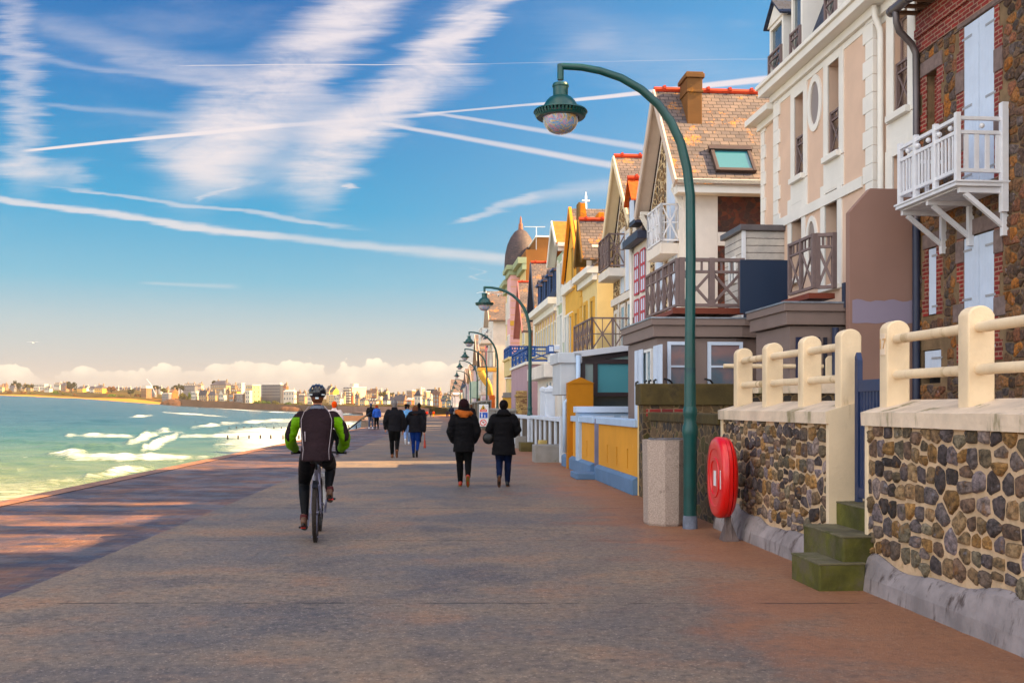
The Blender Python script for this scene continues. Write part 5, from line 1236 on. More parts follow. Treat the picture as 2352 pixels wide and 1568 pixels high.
MB().tube([(4,0,9.72),(4,3.6,9.72)], .12, 8).build('ridge_tiles', ridge_red, yh, smooth=True)
xa, _ = H.S(3.5, 1331); xb, _ = H.S(3.5, 1353); _, zt = H.S(3.5, 1345, 467); _, zt2 = H.S(3.5, 1345, 490); _, zb = H.S(3.5, 1345, 655)
pwm = MB(); pwm.hexa([(xa,3.4,zb),(xb+.2,3.4,zb),(xb+.2,3.95,zb),(xa,3.95,zb),(xa,3.42,zt),(xa+.22,3.42,zt),(xa+.22,3.93,zt),(xa,3.93,zt)])
pwm.build('coped_parapet', cop_sunlit_lichen, yh)
MB().box(xa-.05, xa+.02, 3.38, 4.0, zb-.2, zt+.02).build('parapet_shaded_face', cop_dark, yh)  # dark sheet painting the parapet's unlit seaward face as shaded
xa, _ = H.S(1.2, 1363); xb, _ = H.S(1.2, 1373); _, zt = H.S(1.2, 1367, 487)
MB().box(xa+.2, xb+.25, 1.2, 1.9, 7.2, zt).box(xa+.45, xb+.45, 1.25, 1.85, 7.2, zt-.6).build('chimney', cop_sunlit_lichen, yh, bevel=.02)
dd = MB(); dd.box(-.1, 1.5, .6, 1.8, 6.6, 7.6).prism([(.5,7.6),(1.9,7.6),(1.2,8.5)], lambda a,z:(-.1,a,z), lambda a,z:(1.5,a,z)); do = dd.build('dormer', barge_m, yh)
gable_roof(do, .25, 1.2, 2.15, 7.15, 8.75, 7.15, -.5, 2.2, slate_lit, .06, cop_dark, ridge_red)
for (a, z, w, h_) in ((.6,4.0,.55,1.6),(2.2,4.0,.55,1.6),(4.5,3.8,.6,1.7),(6.0,3.8,.6,1.7),(5.4,6.7,.7,1.7)): fwin(yh, 'W', 0, a, z, w, h_, yel_ren, window_glass, .14)
b = MB(); b.bar((-.12,3.95,7.3),(-.12,6.1,10.15),.12,.2).bar((-.12,6.1,10.15),(-.12,8.35,7.2),.12,.2); b.build('bargeboard', mat('orange_barge', S(206,140,60), .7, .1, 3, .1), yh)
gable_roof(yh, 4.0, 6.1, 8.4, 7.2, 10.15, 7.2, -.05, 8, slate_lit, .08)
# pale green and white house with lit gable roof
H = Site(2.35, 45.3)
gh = H.root('green_house', 'tall pale green and white house with a sunlit golden roof and white finial')
xg, _ = H.S(0, 1296); _, zE = H.S(0, 1300, 558); xl_, _ = H.S(1.2, 1283)
MB().box(xg, 8, 0, 2.6, 0, zE-.3).build('wall', green_pale, gh)
MB().box(xg-.08, xg+.1, -.06, .2, 4.5, zE-.5).box(xg-.06, xg+.08, 1.9, 2.1, 4.5, zE-.5).build('pilaster', ivory, gh)
cornice(gh, 'S', 0, xg-.3, 3, zE-.02, ivory, .3, .35)
MB().fb('S', 0, xg, 3, zE-1.3, zE-1.15, -.05, .02).build('string_course', ivory, gh)
zr_ = EYE+(HZ-508)/F*46.5
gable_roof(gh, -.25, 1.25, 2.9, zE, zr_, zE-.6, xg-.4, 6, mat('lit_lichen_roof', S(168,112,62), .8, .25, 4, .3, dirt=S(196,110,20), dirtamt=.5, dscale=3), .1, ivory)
MB().lathe([(.3,0),(.28,.25),(.12,.4),(.05,.5),(.05,1.2),(.01,1.4)], (xg+1.2,1.25,zr_), 10).box(xg+1.02,xg+1.38,1.2,1.3,zr_+.95,zr_+1.02).build('finial', white_trim, gh, smooth='auto')
MB().box(xg+.05, 8, -2.6, 0, 0, 6.6).build('wing', yel_pale, gh)
MB().box(xg-.15, 8, -2.7, .1, 6.6, 7.0).build('wing_cornice', ivory, gh, bevel=.03)
for k in range(3):
    fwin(gh, 'W', xg+.05, -2.3+k*.8, 3.6, .5, 2.0, ivory, glass_blue)
for k in range(2): fwin(gh, 'W', xg, .4+k*1.1, 3.6, .6, 2.2, ivory, glass_blue); fwin(gh, 'W', xg, .4+k*1.1, 6.4, .6, 1.8, ivory, glass_blue)
# terrace house with blue dormers
H = Site(2.26, 48.95); LT = 9.0
th = H.root('terrace_house', 'cream and lilac terrace house with long ivory cornice and a row of blue-trimmed dormers')
ZC = 6.95
MB().box(.02, 8, 0, LT, 0, ZC-.2).build('wall', lilac_ren, th); cornice(th, 'W', .02, -.1, LT+.1, ZC, ivory, .55, .65)
pm = MB()
for k in range(9): pm.fb('W', .02, .1+k*1.16, .3+k*1.16, .5, ZC-.6, -.08, .02)
pm.build('pilaster', yel_pale, th)
for k in range(8): fwin(th, 'W', .02, .48+k*1.16, 3.9, .55, 1.9, ivory, glass_blue if k % 2 else window_glass)
r = MB(); r.hexa([(-.2,0,ZC),(1.0,0,ZC+2.6),(1.0,LT,ZC+2.6),(-.2,LT,ZC),(.3,0,ZC),(1.5,0,ZC+2.6),(1.5,LT,ZC+2.6),(.3,LT,ZC)]); r.box(1.0,8,0,LT,ZC,ZC+2.62); r.build('mansard_roof', slate_dark, th)
for k in range(4):
    do = dormer(th, 1.2+k*2.2, 1.95+k*2.2, ZC+.1, ZC+1.5, .05, 1.0, .3, slate_dark, rail=False, roofm=slate_lit)
    MB().box(.0, .06, 1.15+k*2.2, 1.25+k*2.2, ZC+.1, ZC+1.5).box(.0, .06, 1.9+k*2.2, 2.0+k*2.2, ZC+.1, ZC+1.5).box(-.15, .3, 1.1+k*2.2, 2.05+k*2.2, ZC+1.5, ZC+1.58).build('dormer_trim', mat('slate_blue_paint', S(70,92,132), .55, .06, 3, .05), do)
# slate gabled pair
def gable_house(label, X, Y, L, ze, zr, wallm, roofm, ov=.4, x1=9, wins=(), bm=None, base=0, trim=None, side=None, ridge=ridge_red, depth=9, name='gable_house'):
    H = Site(X, Y); r = H.root(name, label); c = L/2
    MB().box(0, depth, 0, L, base, ze-.1).prism([(0,ze-.12),(L,ze-.12),(c,zr-.15)], lambda a,z:(.0,a,z), lambda a,z:(depth,a,z)).build('wall', wallm, r)
    gable_roof(r, -.25, c, L+.25, ze-.2, zr, ze-.2, -ov, depth, roofm, .12, bm or barge_m, ridge)
    if side: MB().fb('S', 0, .1, depth, base, ze-.25, -.012, .01).build('side_wall', side, r)
    for (a, z, w, h_, g) in wins: fwin(r, 'W', 0, a, z, w, h_, trim or ivory, g)
    return r, H
gable_house('slate-roofed house with dark bargeboard and red ridge just past the blue dormers', 1.68, 58.95, 4.0, 7.3, 10.4, white_ren, slate_lit, .35, bm=zinc_dark, wins=[(.7,3.5,.7,1.8,glass_blue),(2.6,3.5,.7,1.8,glass_blue),(1.7,6.2,.8,1.4,window_glass)], side=mat('terracotta_side', S(190,124,90), .8, .1, 2, .2))
gable_house('slate-roofed house with red and white bargeboards in front of the pink tower', 1.05, 64.5, 5.6, 6.7, 10.0, yel_pale, slate_lit, .4, bm=mat('pale_red_barge', S(176,120,120), .6, .1, 3, .1), wins=[(.9,3.2,.8,1.8,window_glass),(2.6,3.2,.8,1.8,window_glass),(2.2,5.8,1.0,1.6,window_glass),(4.2,3.2,.7,1.8,window_glass)], side=mat('terracotta_render', S(196,136,100), .8, .1, 2, .2))
# grand hotel with domed tower
H = Site(1.0, 73.6)
gr = H.root('domed_building', 'tall pink and cream building with green cornice and a dark slate dome')
x0b, zt = H.S(0, 1208, 573); xm, ztt = H.S(0, 1233, 545)
brown = mat('brown_party_wall', S(146,100,56), .85, .15, .5, .2, dirt=S(110,80,50), dirtamt=.4, dscale=.4)
MB().box(x0b, xm, 0, 12, 0, zt).build('wall', brown, gr); MB().box(xm, xm+9, .01, 12, 0, ztt).build('wall', brown, gr)
MB().box(xm-.1, xm+9, -.1, 12, ztt, ztt+.12).build('coping', ivory, gr)
pk = mat('pink_hotel_render', S(222,178,180), .8, .05, 1, .15)
MB().box(x0b-.02, x0b+.5, .02, 4.4, 0, 11.9).build('facade', yel_pale, gr)
gcm = mat('mint_cornice', S(158,166,138), .75, .06, 2, .1)
cornice(gr, 'W', x0b-.02, -.1, 4.4, 12.6, gcm, .6, .9)
txs, _ = H.S(4.4, 1173); txe, _ = H.S(4.4, 1192); _, tz = H.S(4.4, 1180, 620)
MB().box(txs, txe+2.2, 4.4, 7.6, 0, tz).build('tower', pk, gr)
bb = MB()
for k in range(22): bb.box(txs-.012, txe+.1, 4.37, 4.40, .5+k*.55, .53+k*.55)
bb.box(txs-.05, txe+.12, 4.33, 4.4, 7.9, 8.3); bb.build('tower_joint', yel_ren, gr)
MB().box(txs-.35, txe+1.6, 4.1, 7.9, tz, tz+.35).box(txs-.15, txe+1.5, 4.25, 7.75, tz-.4, tz).build('tower_cornice', gcm, gr, bevel=.03)
dcx = (txs+txe)/2+.62
MB().lathe([(1.32,0),(1.30,.5),(1.24,1.2),(1.08,1.9),(.82,2.5),(.5,2.95),(.2,3.15)], (dcx,6.0,tz+.3), 24).build('dome', slate_mat('dome_slate', S(92,76,76), S(74,64,68), S(50,44,48), .3, .14, S(150,110,60), .1), gr, smooth='auto')
MB().lathe([(.2,0),(.16,.5),(.10,.55),(.08,.9),(.01,1.15)], (dcx,6.0,tz+3.4), 10).build('finial', mat('copper_brown', S(140,90,70), .6, .1, 3, .1), gr, smooth='auto')
MB().box(txs+.3, 8, 7.6, 12.4, 0, 11.2).build('far_wing', yel_pale, gr); cornice(gr, 'W', txs+.3, 7.6, 12.4, 11.9, gcm, .6, .8)
for zz in (2.6, 5.4, 8.6):
    for a in (8.2, 9.9, 11.3): fwin(gr, 'W', txs+.3, a, zz, .7, 1.7, ivory, window_glass)
    for a in (.6, 1.9, 3.2): fwin(gr, 'W', x0b-.02, a, zz, .6, 1.7, ivory, window_glass)
    fwin(gr, 'W', txs, 5.2, zz, .6, 1.8, ivory, window_glass); fwin(gr, 'W', txs, 6.4, zz, .6, 1.8, ivory, window_glass)
an = thing('roof_aerial', 'thin white television aerial on the brown party wall by the dome', 'aerial', (0,0,0)); p0 = P(1232, 578, 73.8); p1 = P(1232, 521, 73.8)
MB().bar(p0, p1, .07).bar(p1-Vector((.9,0,0)), p1+Vector((.65,0,0)), .05).build('mast', white_trim, an)
# further on: smaller houses, px given for the seaward corner and the facade foot
def far_house(label, pxn, Y, L, zt, wallm, roof='gable', zr=None, wins=2, rows=2, cor=None, roofm=None, base=None, depth=8, trim=None, name='row_house', shut=None, bal=None):
    X = (pxn-CX)/F*Y; H = Site(X, Y); r = H.root(name, label, 'house', 'houses far along the promenade'); b0 = gz(Y)-.3
    MB().box(0, depth, 0, L, b0, zt).build('wall', wallm, r)
    zr = zr or zt+2.5
    if roof == 'gable': MB().prism([(0,zt),(L,zt),(L/2,zr-.2)], lambda a,z:(0,a,z), lambda a,z:(depth,a,z)).build('gable', wallm, r); gable_roof(r, -.3, L/2, L+.3, zt-.2, zr, zt-.2, -.4, depth, roofm or slate_lit, .12, barge_m, None)
    elif roof == 'mansard':
        q = MB(); q.hexa([(-.2,-.1,zt),(depth,-.1,zt),(depth,L+.1,zt),(-.2,L+.1,zt),(.8,.4,zr),(depth,.4,zr),(depth,L-.4,zr),(.8,L-.4,zr)]); q.build('roof', roofm or slate_dark, r)
    else: MB().box(-.1, depth, -.05, L+.05, zt, zt+.25).build('parapet', cor or ivory, r)
    if cor: cornice(r, 'W', 0, -.05, L+.05, zt, cor, .35, .4)
    for j in range(rows):
        for i in range(wins):
            w = .8; fwin(r, 'W', 0, (i+.5)*L/wins-w/2, b0+3.2+j*(zt-b0-3.4)/max(rows,1), w, 1.6, trim or ivory, window_glass, .12, shut=shut)
    MB().box(.02, depth, -.012, 0, b0, zt-.1).build('side_wall', wallm, r) if 0 else None
    return r, H
r_, H_ = far_house('cream house with blue crossed balcony and mauve side wall', 1168, 70.5-2.2, 2.0, 3.5, yel_pale, 'flat', None, 1, 0)
RS = 1.144
FARH = []
# blue railing terrace (in front of the gabled pair)
Hb = Site((1211-CX)/F*50.0, 50.0)
tv = Hb.root('bay_veranda', 'cream and mauve bay veranda with a bright blue crossed railing', 'veranda')
_, zt = Hb.S(0, 1230, 830); mauve = mat('mauve_render', S(176,150,158), .8, .05, 1, .15)
x1, _ = Hb.S(0, 1262); MB().box(0, x1+1, 0, 9, 0, zt-.15).build('wall', mauve, tv); MB().box(-.1, x1+1, -.1, 9, zt-.15, zt).build('roof_edge', ivory, tv, bevel=.02)
x0, _ = Hb.S(10, 1168); x1b, _ = Hb.S(10, 1207); _, zt2 = Hb.S(10, 1185, 822); _, zb2 = Hb.S(10, 1185, 862)
MB().box(x0+.05, x1b+2, 9.5, 14, zb2, zt2-.1).box(x0-.05, x1b+2.1, 9.4, 14, zt2-.1, zt2+.05).build('canopy_box', yel_pale, tv, bevel=.02)
MB().box(x0+1.0, x1b+2, 10.5, 14, 0, zb2).build('wall', lilac_ren, tv)
MB().box(x0+1.0-.03, x0+1.25, 10.4, 10.6, 0, zb2).box(x1b-.1, x1b+.1, 9.5, 9.7, 0, zb2).build('post', ivory, tv)
r = MB(); _, zr0 = Hb.S(10, 1185, 797); xrail(r, (x0+.05,9.5,0), (x0+.05,13.5,0), zt2+.1, zr0, 3, .09, 'X', .2); xrail(r, (x0+.1,9.5,0), (x1b+.5,9.5,0), zt2+.1, zr0, 3, .09, 'X', .2)
_, zr1 = Hb.S(.1, 1230, 797); xrail(r, (.05,.1,0), (x1+.3,.1,0), zt+.05, zr1, 1, .08, 'X', .2); xrail(r, (.05,.1,0), (.05,8.8,0), zt+.05, zr1, 4, .08, 'X', .2)
r.build('railing', blue_trim, tv)
# white flat-roofed annex with boxes on its roof
Hc = Site((1250-CX)/F*37, 37.0)
ax = Hc.root('bay_veranda', 'plain white flat-roofed bay with storage boxes on top, past the conservatory', 'veranda')
_, zt = Hc.S(0, 1275, 835); _, zb = Hc.S(0, 1275, 866); x1, _ = Hc.S(0, 1305)
MB().box(0, x1+.6, 0, 6, zb, zt).build('canopy_box', white_ren, ax, bevel=.02); MB().box(.45, x1+.6, .4, 6, 0, zb).build('wall', white_ren, ax)
window_at(ax, 'S', .4, .55, x1-.2, 1.0, zb-.1, -.05, ivory, glass_blue, 1)
window_at(ax, 'W', .45, .6, 2.6, 1.0, zb-.1, -.05, ivory, glass_blue, 1)
for (pa, pb, ya, yb, m_, lab_) in ((1258,1271,793,812,blue_trim,'blue storage box on the white flat roof'),(1262,1296,812,833,white_trim,'wide white slatted air-conditioning box on the white flat roof'),(1271,1285,792,808,white_trim,'small white carton on top of the air-conditioning box')):
    a, z1 = Hc.S(.5, pa, ya); b_, z0 = Hc.S(.5, pb, yb)
    bx = Hc.root('roof_box', lab_, 'box'); MB().box(a, b_, .3, 1.1, z0, z1).build('body', m_, bx, bevel=.02)
    MB().box(a+.03, b_-.03, .28, .3, z0+.08, z1-.05).build('front_panel', shut_white, bx)
green_awn = mat('pale_green_awning', S(190,206,190), .7, .05, 2, .1)
salmon = mat('salmon_render', S(226,140,136), .8, .06, 1, .15)
tan_st = rubble_mat('tan_rubble', [S(150,112,70), S(128,96,62), S(166,124,80)], S(180,150,110), 3, .06)
r_, H_ = far_house('white house with lattice balconies beyond the domed building', 1133, 90, 7, 9.6, white_ren, 'gable', 12.4, 3, 2)
for zz in (2.9, 7.6):
    b = MB(); b.box(-1.1, 0, .6, 4.2, zz-.25, zz); bo = b.build('balcony', white_ren, r_); q = MB(); xrail(q, (-1.05,.65,0), (-1.05,4.2,0), zz+.06, zz+1.1, 3, .07, 'star'); xrail(q, (-1.05,.65,0), (0,.65,0), zz+.06, zz+1.1, 1, .07, 'star'); q.build('railing', white_trim, bo)
b = MB(); b.box(-1.5, .2, -2.8, -.3, 4.7, 5.0); bo = b.build('yellow_balcony', yel_ren, r_); q = MB(); xrail(q, (-1.45,-2.75,0), (-1.45,-.35,0), 5.06, 6.4, 1, .05, 'bal'); xrail(q, (-1.45,-2.75,0), (0,-2.75,0), 5.06, 6.4, 1, .05, 'bal'); q.build('railing', iron_dark, bo)
MB().tube([(-1.2,-2.6,4.7),(-1.0,-2.6,4.2),(-.5,-2.6,3.4),(-.3,-2.6,2.2)], [.3,.28,.2,.15], 8).build('console', yel_ren, r_, smooth=True); MB().tube([(-1.2,-.6,4.7),(-1.0,-.6,4.2),(-.5,-.6,3.4),(-.3,-.6,2.2)], [.3,.28,.2,.15], 8).build('console', yel_ren, r_, smooth=True)
r_, H_ = far_house('salmon pink house with grey shutters further along the row', 1123.5, 102, 7, 8.8, salmon, 'mansard', 11.5, 2, 2, shut=rail_taupe)
r_, H_ = far_house('tan stone house with brown tower roof and pale green awning', 1103, 118, 9, 7.2, tan_st, 'gable', 10.4, 3, 2)
MB().lathe([(1.9,0),(1.4,1.4),(.5,2.6),(.05,3.4)], (1.5,4.5,8.2), 8).build('tower_roof', slate_lit, r_)
MB().box(-.9, 0, 1, 8, 2.6, 4.6).build('awning', green_awn, r_)
r_, H_ = far_house('tall plain brown block standing above smaller roofs far along the row', 1082, 175, 9, 9.0, mat('umber_render', S(128,92,76), .85, .1, 1, .2), 'flat', None, 2, 2, cor=None)
r_, H_ = far_house('small brown-roofed house with bay beyond the pale green awning', 1090, 140, 8, 4.4, white_ren, 'gable', 6.8, 2, 1)
r_, H_ = far_house('low grey slate cottage at the far end of the row of lamps', 1078, 200, 12, 3.6, white_ren, 'gable', 7.4, 3, 1)
r_, H_ = far_house('cream flat-topped house near the farthest lamps', 1060, 235, 14, 4.6, yel_pale, 'flat', None, 4, 1, cor=ivory)
r_, H_ = far_house('small brick-red house behind the farthest lamps', 1062, 255, 14, 6.0, mat('dull_red_render', S(170,110,96), .8, .1, 1, .1), 'mansard', 8.8, 4, 1)
r_, H_ = far_house('white gabled house closing the far end of the promenade', 1040, 285, 16, 5.0, white_ren, 'gable', 9.5, 4, 1)
for k, (px_, Y, L, zt, m_) in enumerate([(1128,96.5,5,7.6,yel_pale),(1112,110,7,6.2,white_ren),(1097,129,10,6.6,lilac_ren),(1087,150,12,5.6,yel_pale),(1084,163,11,6.2,white_ren),(1076,186,13,6.4,lilac_ren),(1070,214,18,5.8,white_ren)]):
    far_house(['narrow yellow house squeezed in before the salmon pink one', 'plain white house between the salmon and tan houses', 'pale lilac house right after the tan tower house', 'low yellow house between the lilac and brown ones', 'white house just before the tall brown block', 'lilac house just past the tall brown block', 'long white house beyond the second lilac one'][k], px_, Y, L, zt, m_, 'gable' if k % 2 else 'mansard', None, 2, 1)

for o_ in list(COL.objects):
    if o_.parent is None and o_.get('group') == 'houses far along the promenade': FARH.append(o_)
for o_ in [g3, g4, g5, yh, gh, th, gr, an]+[o_ for o_ in COL.objects if o_.parent is None and o_.name.startswith('gable_house') and o_ not in (g3, g5)]+FARH:
    o_.location = (o_.location.x*RS, o_.location.y*RS, EYE*(1-RS)); o_.scale = (RS, RS, RS)
# ================================================================ street level beyond the ochre wall
white_pil = mat('white_pillar_paint', S(206,212,222), .65, .07, 2, .15)
bd_m = mat('weathered_dark_boards', S(96,84,72), .85, .3, 3, .4, 20, dirt=S(140,130,110), dirtamt=.3, vstreak=True)
gcon = mat('grey_concrete', S(150,146,142), .85, .15, 2.5, .4, dirt=S(100,100,70), dirtamt=.3)
def WXl(Y): return wall_x(Y)+.12
def onwall(px): # Y where the wall line crosses this column
    u = (px-CX)/F; return (3.255+.57+.12)/(u+.09)
def pillar(label, pxl, pxr, ytop, Y, m, cap='pyr', d=.45, capm=None, name='gate_pillar'):
    x0 = (pxl-CX)/F*Y; x1 = (pxr-CX)/F*Y; z = EYE+(HZ-ytop)/F*Y; w = x1-x0
    r = thing(name, label, 'pillar', (x0, Y, 0), RZ)
    hc = w*.35
    MB().box(0, w, 0, w, -.05, z-hc-.12).build('shaft', m, r, bevel=.015)
    c = MB(); c.box(-.05*w-.02, w*1.05+.02, -.05*w-.02, w*1.05+.02, z-hc-.12, z-hc)
    if cap == 'pyr': c.hexa([(-.03,-.03,z-hc),(w+.03,-.03,z-hc),(w+.03,w+.03,z-hc),(-.03,w+.03,z-hc),(w*.42,w*.42,z),(w*.58,w*.42,z),(w*.58,w*.58,z),(w*.42,w*.58,z)])
    else: c.box(.02*w, w*.98, .02*w, w*.98, z-hc, z)
    c.build('cap', capm or m, r, bevel=.012); return r
pillar('white gate pillar with pointed cap, left one of the pair before the hooded woman', 1242, 1254, 887, 36.5, white_pil)
pillar('white gate pillar with pointed cap, right one of the pair left of the ochre wall', 1254, 1275, 885, 33.5, white_pil)
pillar('tall yellow brick gate pillar with grey cap', 1156, 1177, 901, 62, yel_ren, 'flat', capm=gcon)
pillar('brick gate pillar with flaking pale paint', 1186, 1211, 897, 50, slate_mat('flaking_brick', S(96,44,36), S(206,180,130), S(150,120,90), .22, .08, S(214,190,130), .6), 'flat')
pillar('orange brick gate pillar with stepped cap beside the third lamp post', 1125, 1137, 907, 88, mat('orange_brick', S(200,110,62), .8, .2, 4, .2), 'flat')
pillar('pale lilac pillar behind the warning sign', 1108, 1123, 908, 95, lilac_ren, 'flat')
# balustraded low walls
def low_wall(label, Ya, Yb, h, panel, postm, n, top=None, cap_h=.12, name='garden_wall'):
    X = wall_x(Ya)+.12; X2 = wall_x(Yb)+.12; r = thing(name, label, 'wall', (X, Ya, gz(Ya)), math.atan2(-(X2-X), Yb-Ya)); L = math.hypot(X2-X, Yb-Ya)
    b = MB(); b.box(.04, .26, 0, L, -.4, h-cap_h); b.build('panel', panel, r)
    c = MB(); c.box(-.05, .34, -.02, L+.02, h-cap_h, h); c.build('coping', top or postm, r, bevel=.012)
    for k in range(n+1): MB().box(-.02, .32, max(0, L*k/n-.11), min(L, L*k/n+.11), -.4, h-cap_h-.002).build('post', postm, r, bevel=.01)
    return r
low_wall('low white-posted wall with weathered dark panels beside the ochre wall', 28.3, 36.0, 1.28, bd_m, white_pil, 6)
low_wall('low wall of dark weathered boards under a pale capping behind the second lamp', 37.2, 45, 1.25, bd_m, white_pil, 3, white_pil)
low_wall('grey and moss-stained low wall between the second lamp and the brick pillar', 45.3, 60, 1.5, gcon, gcon, 5)
low_wall('dark rubble garden wall stretching past the third lamp', 62, 92, 2.0, dirty, gcon, 4, gcon)
low_wall('long shaded garden wall in the far distance by the small lamps', 93, 150, 1.9, dirty, gcon, 6, gcon)
low_wall('farthest pale garden wall along the promenade', 152, 300, 1.8, gcon, gcon, 10, gcon)
gp = thing('wall_panel', 'shaped grey concrete panel standing beside the white pillars', 'panel', (1.78, 31.3, 0), RZ)
MB().prism([(0,0),(0,2.0),(.06,2.1),(.06,2.25),(.75,2.25),(.75,0)], lambda a,z:(a,0,z), lambda a,z:(a,.25,z)).build('slab', gcon, gp, bevel=.02)
MB().box(-.08, .85, -.06, .31, 2.25, 2.38).build('cap', gcon, gp, bevel=.015)
wp = thing('drain_post', 'white painted drain post at the end of the ochre wall', 'post', (1.50, 28.35, 0), RZ)
MB().box(-.16, .02, -.16, .02, 0, 1.32).build('post', white_pil, wp, bevel=.02); MB().tube([(-.02,-.02,1.32),(-.02,-.02,2.3)], .06, 10).build('pipe', white_pil, wp, smooth=True)
for (px_, py_, w, h_, m_, lab_) in ((1270,1062,.9,.5,gcon,'pale concrete block step near the ochre wall'),(1259,1048,.42,.52,mat('straw_block', S(190,170,120), .85, .15, 3, .3),'small straw-coloured concrete block beside the white posts'),(1231,1037,.95,.32,mat('mossy_block', S(96,86,56), .9, .3, 3, .4),'mossy low stone step just right of the second lamp post'),(1206,1029,.55,.45,gcon,'grey concrete block left of the second lamp post')):
    g_ = G(px_, py_); o = thing('concrete_step', lab_, 'step', (g_.x, g_.y+w/2, 0), RZ); MB().box(-w/2-.1, w/2, -w*.4, w*.4, -.02, h_).build('block', m_, o, bevel=.025)
# ================================================================ lamps
lamp_green = mat('lamp_green', S(2,74,72), .36, .22, 3, .12, spec=.5, dirt=S(30,110,90), dirtamt=.16, dscale=5)
def lamp_glass():
    m = bpy.data.materials.new('lamp_bowl'); m.use_nodes = True; t = NT(m.node_tree); b = t.n['Principled BSDF']
    o = t.new('ShaderNodeTexCoord').outputs['Object']; z = t.sep(o)[2]
    n = t.noise(o, 7, 4, .6, 1.5)
    irid = t.ramp(n, [(.3,S(150,136,124)),(.42,S(206,160,180)),(.5,S(70,160,210)),(.56,S(220,190,140)),(.62,S(120,130,120)),(.7,S(170,184,190))])
    c = t.mix(t.sstep(z, 5.66, 5.74), irid, S(132,104,62))
    t.put(b.inputs['Base Color'], c); b.inputs['Roughness'].default_value = .06; b.inputs['Coat Weight'].default_value = .6; b.inputs['IOR'].default_value = 1.6
    return m
bowl_m = lamp_glass(); bowl_m.name = 'lamp_bowl'
def make_lamp():
    r = thing('street_lamp', 'tall green swan-neck street lamp in front of the cream wall, nearest the camera', 'street lamp', (2.337, 13.07, 0), 0, 'green swan-neck lamps along the promenade')
    pts = [(0,0,.12),(0,0,1.2),(.0,0,2.5),(.01,0,3.6),(.005,0,4.36),(-.04,0,4.72),(-.12,0,5.05),(-.25,0,5.33),(-.42,0,5.56),(-.64,0,5.755),(-.90,0,5.905),(-1.18,0,6.00),(-1.42,0,6.045),(-1.69,0,6.06)]
    rad = [.085,.084,.068,.066,.064,.062,.060,.058,.055,.053,.050,.047,.045,.042]
    prof = [(.088,.1),(.088,1.16),(.10,1.22),(.105,1.27),(.10,1.33),(.084,1.38),(.082,1.46),(.094,1.5),(.092,1.56),(.070,1.62)]
    MB().lathe([(.098,0),(.096,.12),(.09,.17)], (0,0,0), 18).build('foot_collar', mat('worn_grey_collar', S(120,126,140), .7, .3, 8, .3), r, smooth='auto')
    MB().lathe(prof, (0,0,0), 20).build('lower_pole', lamp_green, r, smooth='auto')
    MB().tube([p for p in pts if p[2] > 1.3 or p[2] == 1.2], [a for p, a in zip(pts, rad) if p[2] > 1.3 or p[2] == 1.2], 16).build('pole', lamp_green, r, smooth='auto')
    MB().lathe([(.071,1.92),(.073,1.93),(.073,2.10),(.071,2.11)], (0,0,0), 18).build('dark_band', mat('dark_band', S(24,50,66), .5, .1, 4, .1), r, smooth='auto')
    hx = -1.70
    b = MB(); b.tube([(hx,0,6.085),(hx,0,5.88)], .042, 12); b.lathe([(.045,5.84),(.10,5.83),(.112,5.80),(.108,5.785),(.10,5.78),(.098,5.66),(.10,5.65)][::-1], (hx,0,0), 20)
    b.lathe([(.33,5.55),(.31,5.60),(.27,5.70),(.20,5.775),(.12,5.81),(.095,5.815)][0:0] or [(.243,5.45),(.238,5.49),(.222,5.545),(.19,5.60),(.145,5.645),(.10,5.665),(.09,5.67)], (hx,0,0), 28, close=False)
    b.build('head', lamp_green, r, smooth='auto')
    q = MB(); n = 44
    for k in range(n):       # slotted brim
        a0, a1 = 2*math.pi*k/n, 2*math.pi*(k+.55)/n
        p = lambda a, r_, z: (hx+r_*math.cos(a), r_*math.sin(a), z)
        q.hexa([p(a0,.325,5.40),p(a1,.325,5.40),p(a1,.318,5.402),p(a0,.318,5.402),p(a0,.348,5.455),p(a1,.348,5.455),p(a1,.338,5.457),p(a0,.338,5.457)])
    q.lathe([(.235,5.485),(.345,5.476),(.356,5.455),(.24,5.462)], (hx,0,0), 40, close=False); q.lathe([(.25,5.378),(.312,5.380),(.330,5.402),(.318,5.404),(.25,5.392)], (hx,0,0), 40, close=False)
    q.build('brim', lamp_green, r, smooth='auto')
    MB().lathe([(.01,5.175),(.08,5.182),(.15,5.21),(.20,5.26),(.228,5.32),(.238,5.385),(.238,5.47),(.01,5.47)], (hx,0,0), 28).build('glass_bowl', bowl_m, r, smooth='auto')
    return r
L1 = make_lamp()
pols = [(1217,37.3),(1142.5,59.8),(1118,77.5),(1096,97),(1081,122),(1072,150),(1064,176),(1058,200),(1045,236),(1040,262),(1034,290),(1029,320),(1024,352)]
lbl = ['second green street lamp, right of the walking hooded woman', 'third green street lamp from the camera, behind the hooded woman', 'fourth green street lamp, its post behind the warning sign', 'fifth green street lamp from the camera', 'sixth green street lamp from the camera', 'seventh green street lamp from the camera', 'eighth green street lamp from the camera', 'ninth green street lamp from the camera', 'tenth street lamp, standing a little left of the others', 'tiny distant street lamp just beyond the tenth', 'tiny distant street lamp, third from the far end', 'tiny distant street lamp, last but one', 'farthest tiny street lamp along the promenade']
for (px_, Y), lb_ in zip(pols, lbl):
    c = copy_tree(L1, ((px_-CX)/F*Y, Y, gz(Y)), None, lb_)
